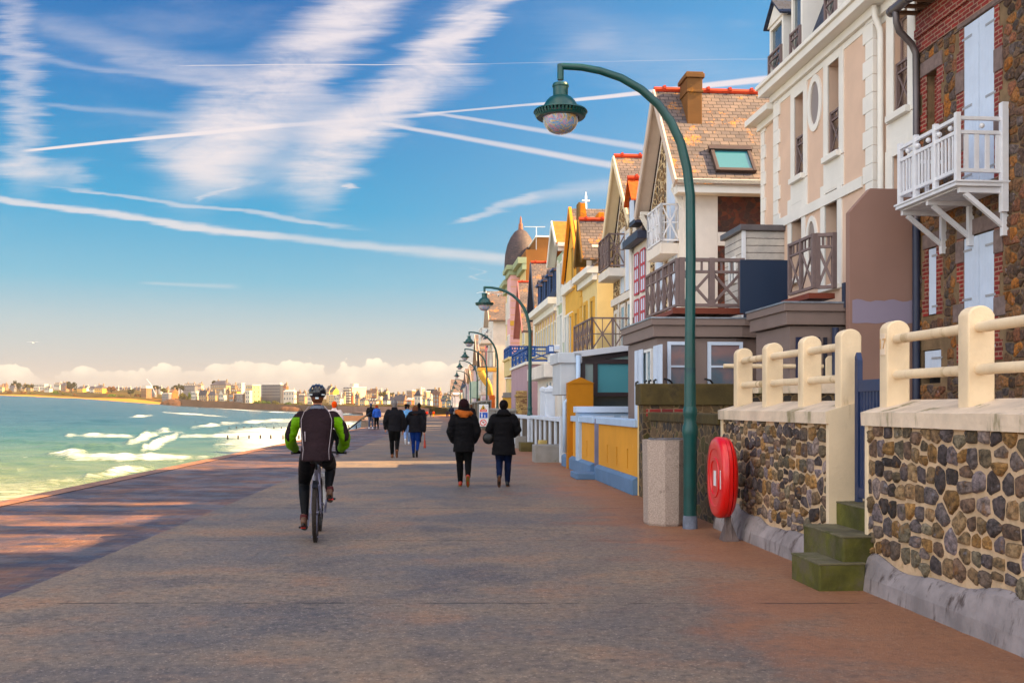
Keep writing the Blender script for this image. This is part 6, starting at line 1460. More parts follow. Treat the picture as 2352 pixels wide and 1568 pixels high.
# ================================================================ warning sign
sx0 = (1100-CX)/F*57.0
sg = thing('warning_sign', 'tall white notice board with yellow DANGER triangle, blue square and red prohibition ring', 'sign', (sx0, 57.0, 0), .03)
_w = (1122-1100)/F*57; zt = EYE+(HZ-928)/F*57; zb = EYE+(HZ-979)/F*57
sw = mat('sign_white', S(232,228,226), .5, .02, 1, 0); sk = mat('sign_black', S(20,20,22), .5, 0, 1, 0); sy = mat('sign_yellow', S(240,200,20), .5, 0, 1, 0); sr = mat('sign_red', S(214,36,44), .5, 0, 1, 0); sb = mat('sign_blue', S(20,90,180), .5, 0, 1, 0); sfr = mat('sign_frame', S(26,70,70), .5, .1, 2, 0)
MB().box(-.03, _w+.03, .0, .05, zb-.05, zt+.05).build('frame', sfr, sg, bevel=.01); MB().box(0, _w, -.012, .0, zb, zt).build('board', sw, sg)
MB().box(.0, .04, .0, .04, 0, zb).box(_w-.04, _w, .0, .04, 0, zb).build('leg', sfr, sg)
ht = zt-zb; cxs = _w*.45
tri = lambda cx, cz, s: [(cx-s, -.0, cz-s*.8), (cx+s, -.0, cz-s*.8), (cx, -.0, cz+s)]
def flat(mb, pts, d): mb.prism([(p[0], p[2]) for p in pts], lambda a, z: (a, -d, z), lambda a, z: (a, -.010, z)); return mb
flat(MB(), tri(cxs, zt-ht*.14, .15), .016).build('triangle', sk, sg); flat(MB(), tri(cxs, zt-ht*.145, .118), .020).build('triangle', sy, sg)
MB().prism([(cxs-.07,zt-ht*.20),(cxs+.06,zt-ht*.20),(cxs+.05,zt-ht*.15),(cxs-.0,zt-ht*.115),(cxs-.04,zt-ht*.14),(cxs-.01,zt-ht*.165)], lambda a,z:(a,-.024,z), lambda a,z:(a,-.012,z)).build('wave_symbol', sk, sg)
MB().box(.06, _w-.09, -.018, -.010, zt-ht*.335, zt-ht*.225).build('danger_panel', sr, sg)
text_mesh('DANGER', .085, sw, 'danger_text', sg, (_w*.47, -.020, zt-ht*.262), (math.pi/2, 0, 0))
for k in range(2): MB().box(.12+k*.02, _w-.15-k*.02, -.020, -.010, zt-ht*(.297+k*.018), zt-ht*(.291+k*.018)).build('text_line', sw, sg)
MB().box(.04, _w-.05, -.018, -.010, zt-ht*.62, zt-ht*.37).build('blue_panel', sb, sg)
pb = MB()
for (cx_, s_) in ((.17, 1.0), (.34, .62)):
    z0 = zt-ht*.60; pb.ball((cx_, -.022, z0+.25*s_), .032*s_, 6, 1, .15, 1); pb.prism([(cx_-.045*s_,z0+.20*s_),(cx_+.045*s_,z0+.20*s_),(cx_+.03*s_,z0),(cx_-.03*s_,z0)], lambda a,z:(a,-.024,z), lambda a,z:(a,-.012,z))
pb.build('people_symbol', sw, sg)
rg = MB(); n = 28; cz = zt-ht*.83; R = .19
for k in range(n):
    a0, a1 = 2*math.pi*k/n, 2*math.pi*(k+1)/n; f = lambda a, r_, d: (cxs+r_*math.cos(a), d, cz+r_*math.sin(a))
    rg.hexa([f(a0,R,-.018),f(a1,R,-.018),f(a1,R-.045,-.018),f(a0,R-.045,-.018),f(a0,R,-.010),f(a1,R,-.010),f(a1,R-.045,-.010),f(a0,R-.045,-.010)])
rg.bar((cxs-.11,-.016,cz+.11),(cxs+.11,-.016,cz-.11),.035,.012,(0,1,0)); rg.build('prohibition_ring', sr, sg)
MB().box(cxs-.08, cxs+.08, -.0145, -.010, cz+.03, cz+.07).build('symbol', sk, sg)
MB().lathe([(.035,0),(.035,.008)], (0,0,0), 14).build('blue_dot', sb, sg, loc=(_w*.86,-.012,zt-.1))
o = thing('red_post', 'short red post beside the foot of the third lamp', 'post', ((1130-CX)/F*60.5, 60.5, 0)); MB().lathe([(.07,0),(.07,1.45),(.03,1.5)], (0,0,0), 10).build('post', sr, o, smooth='auto')
# handrail of the sea steps
hr = thing('handrail', 'dark iron handrail leading down from the sea wall to the water', 'handrail', (0,0,0))
a = G(800, 986); pA = P(804, 980, 66); pB = P(876, 934.5+4, 76)
q = MB(); q.tube([P(795,990,62), P(862,938.5,72), P(867,936.5,73), P(870,940,73)], .05, 8); q.tube([P(862,974,72), P(864,938,72)], .045, 8); q.tube([P(866,974,73), P(867,938,73),P(870,936,73.2),P(873,940,73.2),P(871,944,73.2)], .04, 8); q.tube([P(860,972,72), P(864,958,72)], .04, 8)
q.build('rail', iron_dark, hr, smooth=True)
# stakes of the old breakwater
stake = mat('stake_wood', S(44,34,34), .9, .2, 4, .3)
sm_ = MB().lathe([(.12,-2.5),(.12,.4),(.10,1.0),(.07,1.05)], (0,0,0), 7).build('breakwater_stake', stake, None, smooth='auto'); first = True
def put_stake(X, Y, top, lb_, grp):
    global first
    o = sm_ if first else sm_.copy()
    if not first: COL.objects.link(o)
    first = False
    o.location = (X, Y, top-1.0); o.scale = (random.uniform(.8,1.1),)*2+(1,)
    tag(o, lb_, 'stake', grp)
ys = [(523,1018),(547,1018.5),(572,1018),(598,1018),(622,1018),(650,1018.5),(675,1018),(686.5,1018),(717,1018.5),(748,1018.5),(778,1018.5)]
for k, (px_, py_) in enumerate(ys):
    Y = 124+abs(k-5)*.3; put_stake((px_-CX)/F*Y, Y, EYE+(HZ-1000-random.uniform(-1,1))/F*Y, 'dark wooden breakwater stake standing in the white surf, nearer row', 'dark stakes in the surf, nearer row')
for k in range(18):
    px_ = 526+k*17.2; Y = 181; put_stake((px_-CX)/F*Y, Y, EYE+(HZ-(980-(3 if k > 11 else 0))-random.uniform(-1,1))/F*Y+.0, 'small dark breakwater stake in the surf, farther row', 'dark stakes in the surf, farther row')
# ================================================================ people
dg = lambda: bpy.context.evaluated_depsgraph_get()
def cloth(name, col, var=.22, sc=6, rough=.85, fold=.8):
    if name in MATS: return MATS[name]
    m = mat(name, col, rough, var, sc, 0, spec=.25); t = NT(m.node_tree); b = t.n['Principled BSDF']
    o = t.new('ShaderNodeTexCoord').outputs['Object']
    bn = t.new('ShaderNodeBump'); bn.inputs['Strength'].default_value = fold; bn.inputs['Distance'].default_value = .03
    t.put(bn.inputs['Height'], t.m('ADD', t.noise(t.mapping(o, (7, 7, 12)), 1, 3, .55, 1.2), t.m('MULTIPLY', t.noise(o, 180, 2, .5), .08))); t.l.new(bn.outputs[0], b.inputs['Normal'])
    b.inputs['Specular IOR Level'].default_value = .12
    return m
skin = mat('skin', S(196,142,116), .55, .06, 8, .05)
class Blob:
    """tapered limbs and elliptical lofts, fused by a voxel remesh into one continuous surface"""
    def __init__(s): s.mb = MB(); s.seg = []
    def limb(s, pts, rad, tag_=0, flat=1.0):
        s.mb.tube(pts, rad, 14, True, flat); s.seg += [(Vector(a), Vector(b), ra, tag_) for a, b, ra in zip(pts[:-1], pts[1:], rad[:-1])]
        for p, r in ((pts[0], rad[0]), (pts[-1], rad[-1])): s.mb.ball(p, r*.98, 6)
        return s
    def loft(s, rings, tag_=0, n=20):
        """rings: (cx,cy,cz,rx,ry[,tiltx]) stacked"""
        b = len(s.mb.v); rot = rings
        for r in rings:
            cx, cy, cz, rx, ry = r[:5]; tl = r[5] if len(r) > 5 else 0
            for j in range(n):
                a = 2*math.pi*j/n; yy = ry*math.sin(a)
                s.mb.v.append((cx+rx*math.cos(a), cy+yy*math.cos(tl), cz+yy*math.sin(tl)))
        for i in range(len(rings)-1):
            for j in range(n): s.mb._f([b+i*n+j, b+i*n+(j+1)%n, b+(i+1)*n+(j+1)%n, b+(i+1)*n+j])
        s.mb._f([b+j for j in range(n)][::-1]); s.mb._f([b+(len(rings)-1)*n+j for j in range(n)])
        s.seg += [(Vector(a[:3]), Vector(c[:3]), a[4], tag_) for a, c in zip(rings[:-1], rings[1:])]
        return s
    def ball(s, c, r, tag_=0, sx=1, sy=1, sz=1): s.mb.ball(c, r, 9, sx, sy, sz); s.seg.append((Vector(c), Vector(c)+Vector((0,0,.001)), r, tag_)); return s
    def build(s, name, mats, parent, vox=.014, smooth=4, pick=None, fold=0, fseed=0):
        me = bpy.data.meshes.new(name); me.from_pydata(s.mb.v, [], s.mb.f)
        o = bpy.data.objects.new(name, me); COL.objects.link(o)
        rm = o.modifiers.new('r', 'REMESH'); rm.mode = 'VOXEL'; rm.voxel_size = vox
        sm = o.modifiers.new('s', 'SMOOTH'); sm.iterations = smooth; sm.factor = .6
        m2 = bpy.data.meshes.new_from_object(o.evaluated_get(dg())); o.modifiers.clear(); o.data = m2; bpy.data.meshes.remove(me)
        m2.name = name
        if fold:
            nm = [v.normal.copy() for v in m2.vertices]
            for v, n_ in zip(m2.vertices, nm):
                c = v.co; d = mnoise.noise((c.x*7+fseed, c.y*7, c.z*13))*.6+mnoise.noise((c.x*16, c.y*16+fseed, c.z*24))*.4
                v.co = c+n_*d*fold
        m2.materials.clear()
        mats = mats if isinstance(mats, (list, tuple)) else [mats]
        for m_ in mats: m2.materials.append(m_)
        if len(mats) > 1:
            idx = []
            for p in m2.polygons:
                if pick: idx.append(pick(p.center)); continue
                best = 9; bt = 0
                for (a, b, r, tg) in s.seg:
                    d = b-a; k = min(1, max(0, (p.center-a).dot(d)/max(d.length_squared, 1e-9))); q = (p.center-(a+d*k)).length-r
                    if q < best: best = q; bt = tg
                idx.append(bt)
            m2.polygons.foreach_set('material_index', idx)
        m2.shade_smooth(); o.parent = parent
        return o
def hand(bl, w, d, side, tag_=0, curl=.5, s=1.0):
    """palm, four bent fingers and a thumb hanging from wrist w along direction d"""
    w = Vector(w); d = Vector(d).normalized(); fw = Vector((0,1,0)); fw = (fw-d*fw.dot(d)).normalized(); lat = d.cross(fw)
    bl.limb([w, w+d*.045*s, w+d*.085*s], [.024*s, .030*s, .030*s], tag_, .6)
    for k, L in enumerate((.065,.075,.07,.055)):
        o = w+d*.08*s+fw*(.024-.016*k)*s; inn = -lat*side
        bl.limb([o, o+d*L*.5*s+inn*.008*s, o+d*L*.82*s+inn*.03*curl*s], [.0095*s,.009*s,.008*s], tag_)
    o = w+d*.02*s+fw*.026*s; bl.limb([o, o+d*.03*s+fw*.02*s, o+d*.06*s+fw*.024*s-lat*side*.01*s], [.012*s,.011*s,.009*s], tag_)
def head_blob(bl, c, s=1.0, yaw=0, tag_=0):
    c = Vector(c); R_ = Matrix.Rotation(yaw, 3, 'Z')
    f = lambda x, y, z: c+R_@Vector((x, y, z))*s
    bl.ball(f(0,-.005,.02), .088*s, tag_, .88, 1.06, 1.12); bl.ball(f(0,.022,-.045), .066*s, tag_, .9, 1, 1.05)
    bl.ball(f(0,.060,-.085), .026*s, tag_)
    bl.limb([f(0,.090,.015), f(0,.108,-.022)], [.009*s,.014*s], tag_); bl.limb([f(-.02,.082,-.055), f(.02,.082,-.055)], [.010*s,.010*s], tag_)
    bl.limb([f(-.045,.074,.028), f(.045,.074,.028)], [.012*s,.012*s], tag_)
    for sd in (-1, 1): bl.ball(f(sd*.080,-.002,-.01), .020*s, tag_, .45, .8, 1.5)
def eyes(parent, c, yaw=0, s=1.0):
    R_ = Matrix.Rotation(yaw, 3, 'Z'); mb = MB()
    for sd in (-1, 1): mb.ball(Vector(c)+R_@Vector((sd*.031,.083,.008))*s, .011*s, 5)
    mb.build('eyes', mat('eye_dark', S(40,30,28), .2, 0, 1, 0), parent, smooth=True)
def shoe(parent, ankle, yaw, pitch, m, sole, s=1.0, high=.06):
    """shoe with sole; pitch>0 lifts the heel (sole turned to the back)"""
    R_ = Matrix.Rotation(yaw, 3, 'Z') @ Matrix.Rotation(-pitch, 3, 'X'); a = Vector(ankle)
    f = lambda x, y, z: a+R_@Vector((x, y, z))*s
    b = Blob(); b.limb([f(0,-.035,-.045), f(0,.03,-.05), f(0,.10,-.062), f(0,.165,-.068)], [.040*s,.042*s,.038*s,.027*s]); b.limb([f(0,-.005,high), f(0,-.01,-.03)], [.045*s,.042*s])
    o = b.build('shoe', m, parent, .010, 3)
    n = 14; out = []
    for k in range(n):
        an = 2*math.pi*k/n; y = .06+.135*math.cos(an); x = (.038+.008*math.cos(an))*math.sin(an); out.append((x, y))
    MB().prism(out, lambda x, y: f(x,y,-.092), lambda x, y: f(x,y,-.070)).build('sole', sole, o, smooth='auto')
    return o
def person(label, X, Y, h=1.70, rz=0.0, jacket=None, trousers=None, shoes=None, sole=None, hairm=None, hair='short', coat_z=.80, puffy=0.0, lift='R', arms='side', group=None, vox=.015,
           elbow=.27, look=0.0, detail=True, ground=0.0, hatm=None, stride=.16, shoulder=.19, legw=1.22, flare=0.0, hand_to=None, backpose=None):
    s = h/1.70; r = thing('person', label, 'person', (X, Y, ground), rz, group)
    V = lambda x, y, z: (x*s, y*s, z*s)
    hb = {'L': -1, 'R': 1}[lift] if lift else 0
    legs = {}
    for sd in (-1, 1):
        hip = (sd*.09,0,.90)
        if lift and sd == hb: knee = (sd*.085,.04,.50); ank = (sd*.08,-.24,.22); pit = 1.05
        elif lift: knee = (sd*.08,.10,.49); ank = (sd*.07,.10,.095); pit = 0
        else: knee = (sd*.10,.03,.49); ank = (sd*.12,0,.095); pit = 0
        legs[sd] = (hip, knee, ank, pit)
    ar = {}
    for sd in (-1, 1):
        sh = (sd*shoulder,-.01,1.385)
        if arms == 'pockets': el = (sd*elbow,-.04,1.09); wr = (sd*(elbow-.07),.06,.90)
        elif arms == 'hold': el = (sd*elbow,-.02,1.13); wr = (sd*(elbow-.10),.14,1.02)
        else: el = (sd*elbow,-.05,1.11); wr = (sd*(elbow+.0),.04*(-sd),.875)
        if hand_to and hand_to[0] == sd: el, wr = hand_to[1], hand_to[2]
        ar[sd] = (sh, el, wr)
    # body: one continuous surface
    b = Blob(); head_blob(b, V(0,.02,1.60), s, look, 0)
    b.limb([V(0,0,1.40), V(0,.01,1.53)], [.058*s,.052*s], 0)
    b.loft([V(0,0,.86)+(.15*s,.105*s), V(0,0,1.0)+(.135*s,.09*s), V(0,-.01,1.2)+(.15*s,.10*s), V(0,-.01,1.36)+(.16*s,.09*s), V(0,0,1.43)+(.09*s,.07*s)], 1)
    for sd in (-1, 1):
        hip, kn, an, pit = legs[sd]
        mid = [(hip[i]+kn[i])/2 for i in range(3)]; cf = [(kn[i]*.65+an[i]*.35) for i in range(3)]
        b.limb([V(*hip), V(*mid), V(*kn), V(cf[0],cf[1]-.015,cf[2]), V(*an)], [.092*s*legw,.080*s*legw,.060*s*legw,.057*s*legw,.042*s*legw], 1)
        sh, el, wr = ar[sd]; b.limb([V(*sh), V(*el), V(*wr)], [.05*s,.042*s,.028*s], 2)
        if arms != 'pockets' or hand_to: hand(b, V(*wr), Vector(wr)-Vector(el), sd, 0, .5, s)
    bo = b.build('body', [skin, trousers, jacket], r, vox, 4, None, .004)
    if detail: eyes(r, V(0,.02,1.60), look, s)
    # jacket over the trunk and sleeves
    j = Blob(); p_ = puffy
    j.loft([V(0,0,coat_z)+((.185+p_+flare)*s,(.135+p_+flare*.6)*s), V(0,0,coat_z+.05)+((.182+p_+flare*.8)*s,(.135+p_+flare*.5)*s), V(0,0,.98)+((.168+p_)*s,(.12+p_)*s), V(0,-.01,1.15)+((.170+p_)*s,(.122+p_)*s), V(0,-.015,1.30)+((.195+p_*.8)*s,(.125+p_)*s), V(0,-.01,1.385)+((.185+p_*.5)*s,(.105+p_*.7)*s), V(0,0,1.44)+((.12)*s,(.085)*s), V(0,0,1.475)+(.078*s,.070*s), V(0,.0,1.515)+(.074*s,.068*s)])
    for sd in (-1, 1):
        sh, el, wr = ar[sd]; wr2 = [el[i]+(wr[i]-el[i])*.93 for i in range(3)]; m_ = [(el[i]+wr2[i])/2 for i in range(3)]
        j.limb([V(sh[0]*.95,sh[1],sh[2]-.01), V((sh[0]+el[0])/2,sh[1]-.02,(sh[2]+el[2])/2), V(*el), V(*m_), V(*wr2)], [(.072+p_*.6)*s,(.068+p_*.6)*s,(.060+p_*.6)*s,(.056+p_*.5)*s,(.046+p_*.4)*s])
    j.build('jacket', jacket, r, vox, 2, None, .013, len(label))
    # hair or hat
    c = Vector(V(0,.02,1.60)); R_ = Matrix.Rotation(look, 3, 'Z'); f = lambda x, y, z: c+R_@Vector((x, y, z))*s
    hm = Blob()
    if hair == 'short': hm.ball(f(0,-.022,.035), .096*s, 0, .93, 1.02, 1.08); hm.ball(f(0,-.05,-.03), .072*s, 0, .95, .8, 1.0)
    elif hair == 'bob': hm.ball(f(0,-.02,.03), .108*s, 0, .95, 1.0, 1.06); hm.loft([tuple(f(0,-.03,.03))+(.108*s,.09*s), tuple(f(0,-.035,-.05))+(.122*s,.085*s), tuple(f(0,-.04,-.12))+(.118*s,.07*s)])
    elif hair == 'long': hm.ball(f(0,-.02,.03), .102*s, 0, .95, 1.02, 1.06); hm.loft([tuple(f(0,-.04,.02))+(.10*s,.085*s), tuple(f(0,-.06,-.10))+(.098*s,.065*s), tuple(f(.01,-.085,-.20))+(.08*s,.045*s), tuple(f(.01,-.09,-.26))+(.045*s,.025*s)])
    elif hair == 'curly':
        rg = random.Random(4)
        for k in range(26): hm.ball(f(rg.uniform(-.09,.09), rg.uniform(-.10,.02), rg.uniform(-.07,.10)), rg.uniform(.03,.045)*s)
    elif hair == 'bun': hm.ball(f(0,-.02,.03), .098*s, 0, .95, 1.02, 1.06); hm.ball(f(0,-.10,.03), .04*s)
    if hair: hm.build('hair' if not hatm or hair != 'hat' else 'hat', hairm, r, .011*max(1, vox/.015), 2, None, .006)
    for sd in (-1, 1):
        hip, kn, an, pit = legs[sd]; shoe(r, V(*an), -.05*sd, pit, shoes, sole or shoes, s)
    return r, V, f
black_c = cloth('black_coat', S(17,16,20), .35); charcoal_c = cloth('charcoal_coat', S(24,24,30)); black_t = cloth('black_trousers', S(9,9,11)); navy_j = cloth('dark_jeans', S(14,26,54)); blue_j = cloth('blue_jeans', S(16,48,110))
pale_j = cloth('pale_jeans', S(120,140,176)); denim = cloth('denim_jacket', S(110,150,190)); brown_h = cloth('brown_hair', S(96,62,46), .35, 20); dark_h = cloth('dark_hair', S(22,14,16), .3, 20); grey_h = cloth('grey_hair', S(120,116,116), .4, 24); red_h = cloth('red_hair', S(150,60,30), .3, 20)
tanb = mat('tan_leather', S(120,74,44), .5, .2, 8, .1); redb = mat('rust_leather', S(150,52,34), .5, .15, 8, .1); blk_l = mat('black_leather', S(18,18,20), .4, .1, 8, .1); olive_s = mat('olive_sole', S(112,92,48), .7, .3, 20, .4); brown_s = mat('brown_sole', S(104,74,58), .7, .3, 20, .4); white_s = mat('white_shoe', S(220,220,226), .5, .05, 4, .1)
# woman in the beanie with a brown hood scarf
r, V, f = person('woman in dark knit cap and brown hood scarf, black coat, hands in pockets', -.96, 19.85, 1.69, .05, black_c, black_t, redb, olive_s, dark_h, 'bob', .70, .035, 'R', 'pockets', elbow=.275, vox=.014, flare=.0)
hm = Blob(); hm.ball(f(0,-.015,.045), .112, 0, .95, 1.02, 1.12); hm.ball(f(0,-.01,.0), .113, 0, 1, 1, .7); hm.build('knit_cap', cloth('maroon_knit', S(38,16,20), .3, 60), r, .011, 3)
sc = Blob(); n = 16
for k in range(n):
    a = 2*math.pi*k/n; a2 = 2*math.pi*(k+1)/n; rr_ = .130; dz_ = -.03 if math.sin(a) < 0 else .02
    sc.limb([(rr_*1.05*math.cos(a), -.01+rr_*.85*math.sin(a), 1.475-.02*math.sin(a+2)), (rr_*1.05*math.cos(a2), -.01+rr_*.85*math.sin(a2), 1.475-.02*math.sin(a2+2))], [.052,.052])
sc.loft([(0,-.10,1.50,.13,.06),(0,-.13,1.44,.125,.055),(0,-.135,1.38,.08,.035)]); sc.build('hood_scarf', cloth('camel_hood', S(158,92,52), .25, 9), r, .012, 3, None, .010, 3)
# woman in hooded long coat with a round bag
r, V, f = person('woman in long black hooded coat and dark blue jeans, rightmost walker', -.165, 19.8, 1.70, -.03, black_c, navy_j, blk_l, brown_s, dark_h, 'bun', .64, .03, 'L', 'hold', elbow=.29, vox=.014, flare=.035)
hd = Blob(); hd.loft([(0,-.02,1.40,.17,.09),(0,-.08,1.44,.16,.09),(0,-.09,1.50,.12,.07),(0,-.06,1.54,.09,.05)]); hd.build('hood', black_c, r, .012, 3, None, .008, 2)
bg = Blob(); bg.ball((-.30,.02,.97), .13, 0, .95, .55, .95); bg.limb([(-.32,.0,1.08),(-.24,-.02,1.20)], [.012,.012]); bg_o = bg.build('shoulder_bag', blk_l, None, .012, 2); bg_o.location = (-.165+.0, 19.8, 0); tag(bg_o, 'round black shoulder bag tucked under the arm of the hooded woman', 'bag')
# couple hand in hand
r, V, f = person('grey-haired man in charcoal jacket and black trousers, holding a woman\'s hand', -3.66, 31.0, 1.76, .08, charcoal_c, black_t, tanb, brown_s, grey_h, 'short', .80, .03, 'R', 'side', elbow=.27, hand_to=(1,(.29,.0,1.10),(.27,.06,.86)), vox=.016)
cl = Blob(); cl.loft([(0,-.01,1.50,.10,.09),(0,0,1.58,.09,.085)]); cl.build('collar', charcoal_c, r, .014, 2)
r, V, f = person('long-haired woman in quilted grey jacket and blue jeans carrying a red handbag', -3.03, 31.2, 1.60, -.02, charcoal_c, blue_j, blk_l, blk_l, brown_h, 'long', .84, .045, 'R', 'side', elbow=.30, hand_to=(-1,(-.33,.0,1.10),(-.40,-.05,.87)), vox=.015, legw=1.1)
cl = Blob(); cl.loft([(0,-.03,1.36,.24,.15),(0,-.03,1.41,.21,.13),(0,-.02,1.46,.13,.09)]); cl.build('cape_collar', charcoal_c, r, .014, 2)
hbg = thing('handbag', 'dark red leather handbag hanging from the right hand of the woman in blue jeans', 'bag', (-3.03+.30, 31.16, 0))
MB().hexa([(-.035,-.09,.30),(.035,-.09,.30),(.035,.09,.30),(-.035,.09,.30),(-.02,-.07,.56),(.02,-.07,.56),(.02,.07,.56),(-.02,.07,.56)]).build('bag_body', redb, hbg, bevel=.012)
MB().tube([(0,-.05,.55),(0,-.04,.68),(0,0,.75),(0,.04,.68),(0,.05,.55)], .008, 6).build('strap', redb, hbg, smooth=True)
person('curly dark-haired person in pale denim jacket and white trainers, half hidden', -4.42+.0, 42.0, 1.68, .1, denim, pale_j, white_s, white_s, dark_h, 'curly', .84, .03, 'L', 'side', vox=.02, detail=False)
person('person in dark clothes walking just ahead of the quilted-jacket woman, only the head showing', -4.15, 44.5, 1.72, .0, charcoal_c, black_t, blk_l, blk_l, dark_h, 'short', .80, .02, 'R', 'side', vox=.02, detail=False)
person('person in a dark hooded top and grey trousers standing at the sea wall edge', (852-CX)/F*70.5, 70.5, 1.78, .1, charcoal_c, cloth('grey_trousers', S(84,88,108)), white_s, white_s, cloth('grey_beanie', S(70,76,96)), 'short', .82, .03, None, 'side', vox=.022, detail=False, elbow=.26)
person('red-haired person in a blue jacket standing at the sea wall edge, leaning to the companion', (865-CX)/F*70, 70, 1.66, .5, cloth('blue_jacket', S(60,96,176)), black_t, blk_l, blk_l, red_h, 'curly', .84, .02, None, 'side', vox=.022, detail=False)
person('person with orange cap and off-white jacket just beyond the cyclist', (768-CX)/F*33, 33, 1.74, 0, cloth('offwhite_jacket', S(214,200,196)), black_t, blk_l, blk_l, cloth('orange_cap', S(220,90,30)), 'short', .82, .02, 'L', 'side', vox=.02, detail=False, elbow=.25)
person('dark-clothed person beyond the woman with the brown scarf, mostly hidden', (1083-CX)/F*72, 72, 1.70, 0, charcoal_c, black_t, blk_l, blk_l, brown_h, 'short', .82, .02, 'R', 'side', vox=.03, detail=False)
person('dark figure in a black jacket with white print, far down the promenade by the lamps', (1037-CX)/F*122, 122, 1.78, 0, cloth('dark_navy_jacket', S(40,46,64)), black_t, white_s, white_s, dark_h, 'short', .80, .04, None, 'hold', vox=.03, detail=False, ground=gz(122))
cols = [(980.5,268,'tiny distant person in a red jacket, left of the far trio',S(200,60,34),S(50,50,60)),(989.3,270,'tiny distant person in a dark coat, middle of the far trio',S(44,44,56),S(40,40,50)),(995.7,266,'tiny distant person in orange-red top and yellow trousers, right of the far trio',S(206,80,40),S(226,180,40)),(1026,262,'tiny distant person in dark clothes, left of the far pair',S(60,40,50),S(60,50,60)),(1029,264,'tiny distant person in dark clothes, right of the far pair',S(80,60,60),S(120,110,120))]
for k, (px_, Y, lb_, c1, c2) in enumerate(cols):
    person(lb_, (px_-CX)/F*Y, Y, 1.74, 0, cloth('far_jacket_%d' % k, c1), cloth('far_trousers_%d' % k, c2), blk_l, blk_l, dark_h, 'short', .84, .03, 'R' if k % 2 else 'L', 'side', vox=.04, detail=False, ground=gz(Y))
# surfers in the water
wet = cloth('wetsuit', S(16,20,26)); 
for k, (px_, py_, lb_) in enumerate([(299,963,'surfer in a black wetsuit, leftmost, sitting by the breaking wave crest'),(388,959,'surfer in black lying beside a red bodyboard'),(415,959,'surfer in black standing upright in the water, right of the red board'),(449,969,'surfer low in the water, farthest right, only the head showing')]):
    Y = F*4.2/(py_+2-HZ); r = thing('person', lb_, 'surfer', ((px_-CX)/F*Y, Y, SEA-.15), 0, 'surfers in the bay'); b = Blob()
    if k == 1: b.limb([(-.5,0,.25),(0,0,.4),(.35,0,.55)], [.12,.19,.17], 0); b.ball((.55,0,.78), .13); b.limb([(.3,-.1,.5),(.75,-.1,.35)], [.07,.05])
    else: hgt = (.55, 0, .8, .15)[k]; b.loft([(0,0,-.3,.16,.12),(0,0,hgt*.5,.17,.12),(0,0,hgt,.2,.12),(0,0,hgt+.12,.09,.08)]); b.ball((0,0,hgt+.28), .13); b.limb([(-.2,0,hgt),(-.32,.1,hgt-.35)], [.07,.05]); b.limb([(.2,0,hgt),(.34,.1,hgt-.3)], [.07,.05])
    b.build('body', wet, r, .04, 3)
    if k == 1:
        o = thing('bodyboard', 'small red bodyboard floating by a surfer', 'board', ((px_+5-CX)/F*Y, Y-.3, SEA+.2)); MB().prism([(-.6,-.25),(.45,-.28),(.62,0),(.45,.28),(-.6,.25)], lambda a,z:(a,z,0), lambda a,z:(a,z,.07)).build('deck', mat('board_red', S(230,60,70), .4, 0, 1, 0), o, bevel=.02)
# ================================================================ bicycle and cyclist
BK = (-2.325, 11.78, 0); BRZ = .145
bk = thing('bicycle', 'black mountain bicycle with silver frame tubes and red pedal reflectors under the cyclist', 'bicycle', BK, BRZ)
rub = mat('tyre_rubber', S(44,36,32), .85, .15, 20, .4, 120); alu = mat('bike_alloy', S(120,118,134), .35, .1, 6, 0, metal=.6); blkm = mat('bike_black', S(22,22,26), .4, .1, 6, 0); whitep = mat('fork_white', S(206,206,210), .35, .05, 4, 0)
def wheel(y, tilt=0):
    n = 56; R = .318; b = MB(); b.tube([(0, y+R*math.cos(2*math.pi*k/n), .345+R*math.sin(2*math.pi*k/n)) for k in range(n+1)], .027, 10, False)
    for k in range(n*2):
        a = 2*math.pi*k/(n*2); c, s_ = math.cos(a), math.sin(a)
        for dx in (-.012, .012):
            if (k+(dx > 0)) % 2: b.bar((dx-.008, y+(R+.026)*c, .345+(R+.026)*s_), (dx+.008, y+(R+.026)*c, .345+(R+.026)*s_), .010, .010, (0,-s_,c))
    wo = b.build('wheel', rub, bk, smooth='auto')
    b = MB(); b.tube([(0, y+.285*math.cos(2*math.pi*k/n), .345+.285*math.sin(2*math.pi*k/n)) for k in range(n+1)], .013, 8, False); b.build('rim', alu, wo, smooth=True)
    b = MB()
    for k in range(28):
        a = 2*math.pi*k/28; b.tube([((-.03 if k % 2 else .03), y+.02*math.cos(a+.8), .345+.02*math.sin(a+.8)), (0, y+.28*math.cos(a), .345+.28*math.sin(a))], .0012, 4, False)
    b.tube([(-.05,y,.345),(.05,y,.345)], .02, 10); b.build('spokes', alu, wo)
wheel(0); wheel(1.08)
fr = MB()
BBp = (0,.44,.30); ST = (0,.23,.84); HT = (0,.90,.88); HB = (0,.95,.74)
fr.tube([BBp, ST], .017, 10).tube([ST, HT], .018, 10).tube([BBp, HB], .022, 10).tube([HT, HB], .022, 10)
for sd in (-1, 1): fr.tube([(sd*.03,.40,.30),(sd*.05,.2,.32),(sd*.058,0,.345)], .010, 8).tube([(sd*.02,.24,.80),(sd*.045,.16,.66),(sd*.06,0,.345)], .009, 8)
fr.build('frame', alu, bk, smooth='auto')
fk = MB(); fk.tube([(0,.955,.72),(0,.965,.70)], .03, 10)
for sd in (-1, 1): fk.tube([(sd*.062,.975,.73),(sd*.062,1.02,.56),(sd*.062,1.08,.345)], [.021,.024,.018], 10)
fk.box(-.085,.085,.955,.995,.70,.75); fk.build('fork', whitep, bk, smooth='auto')
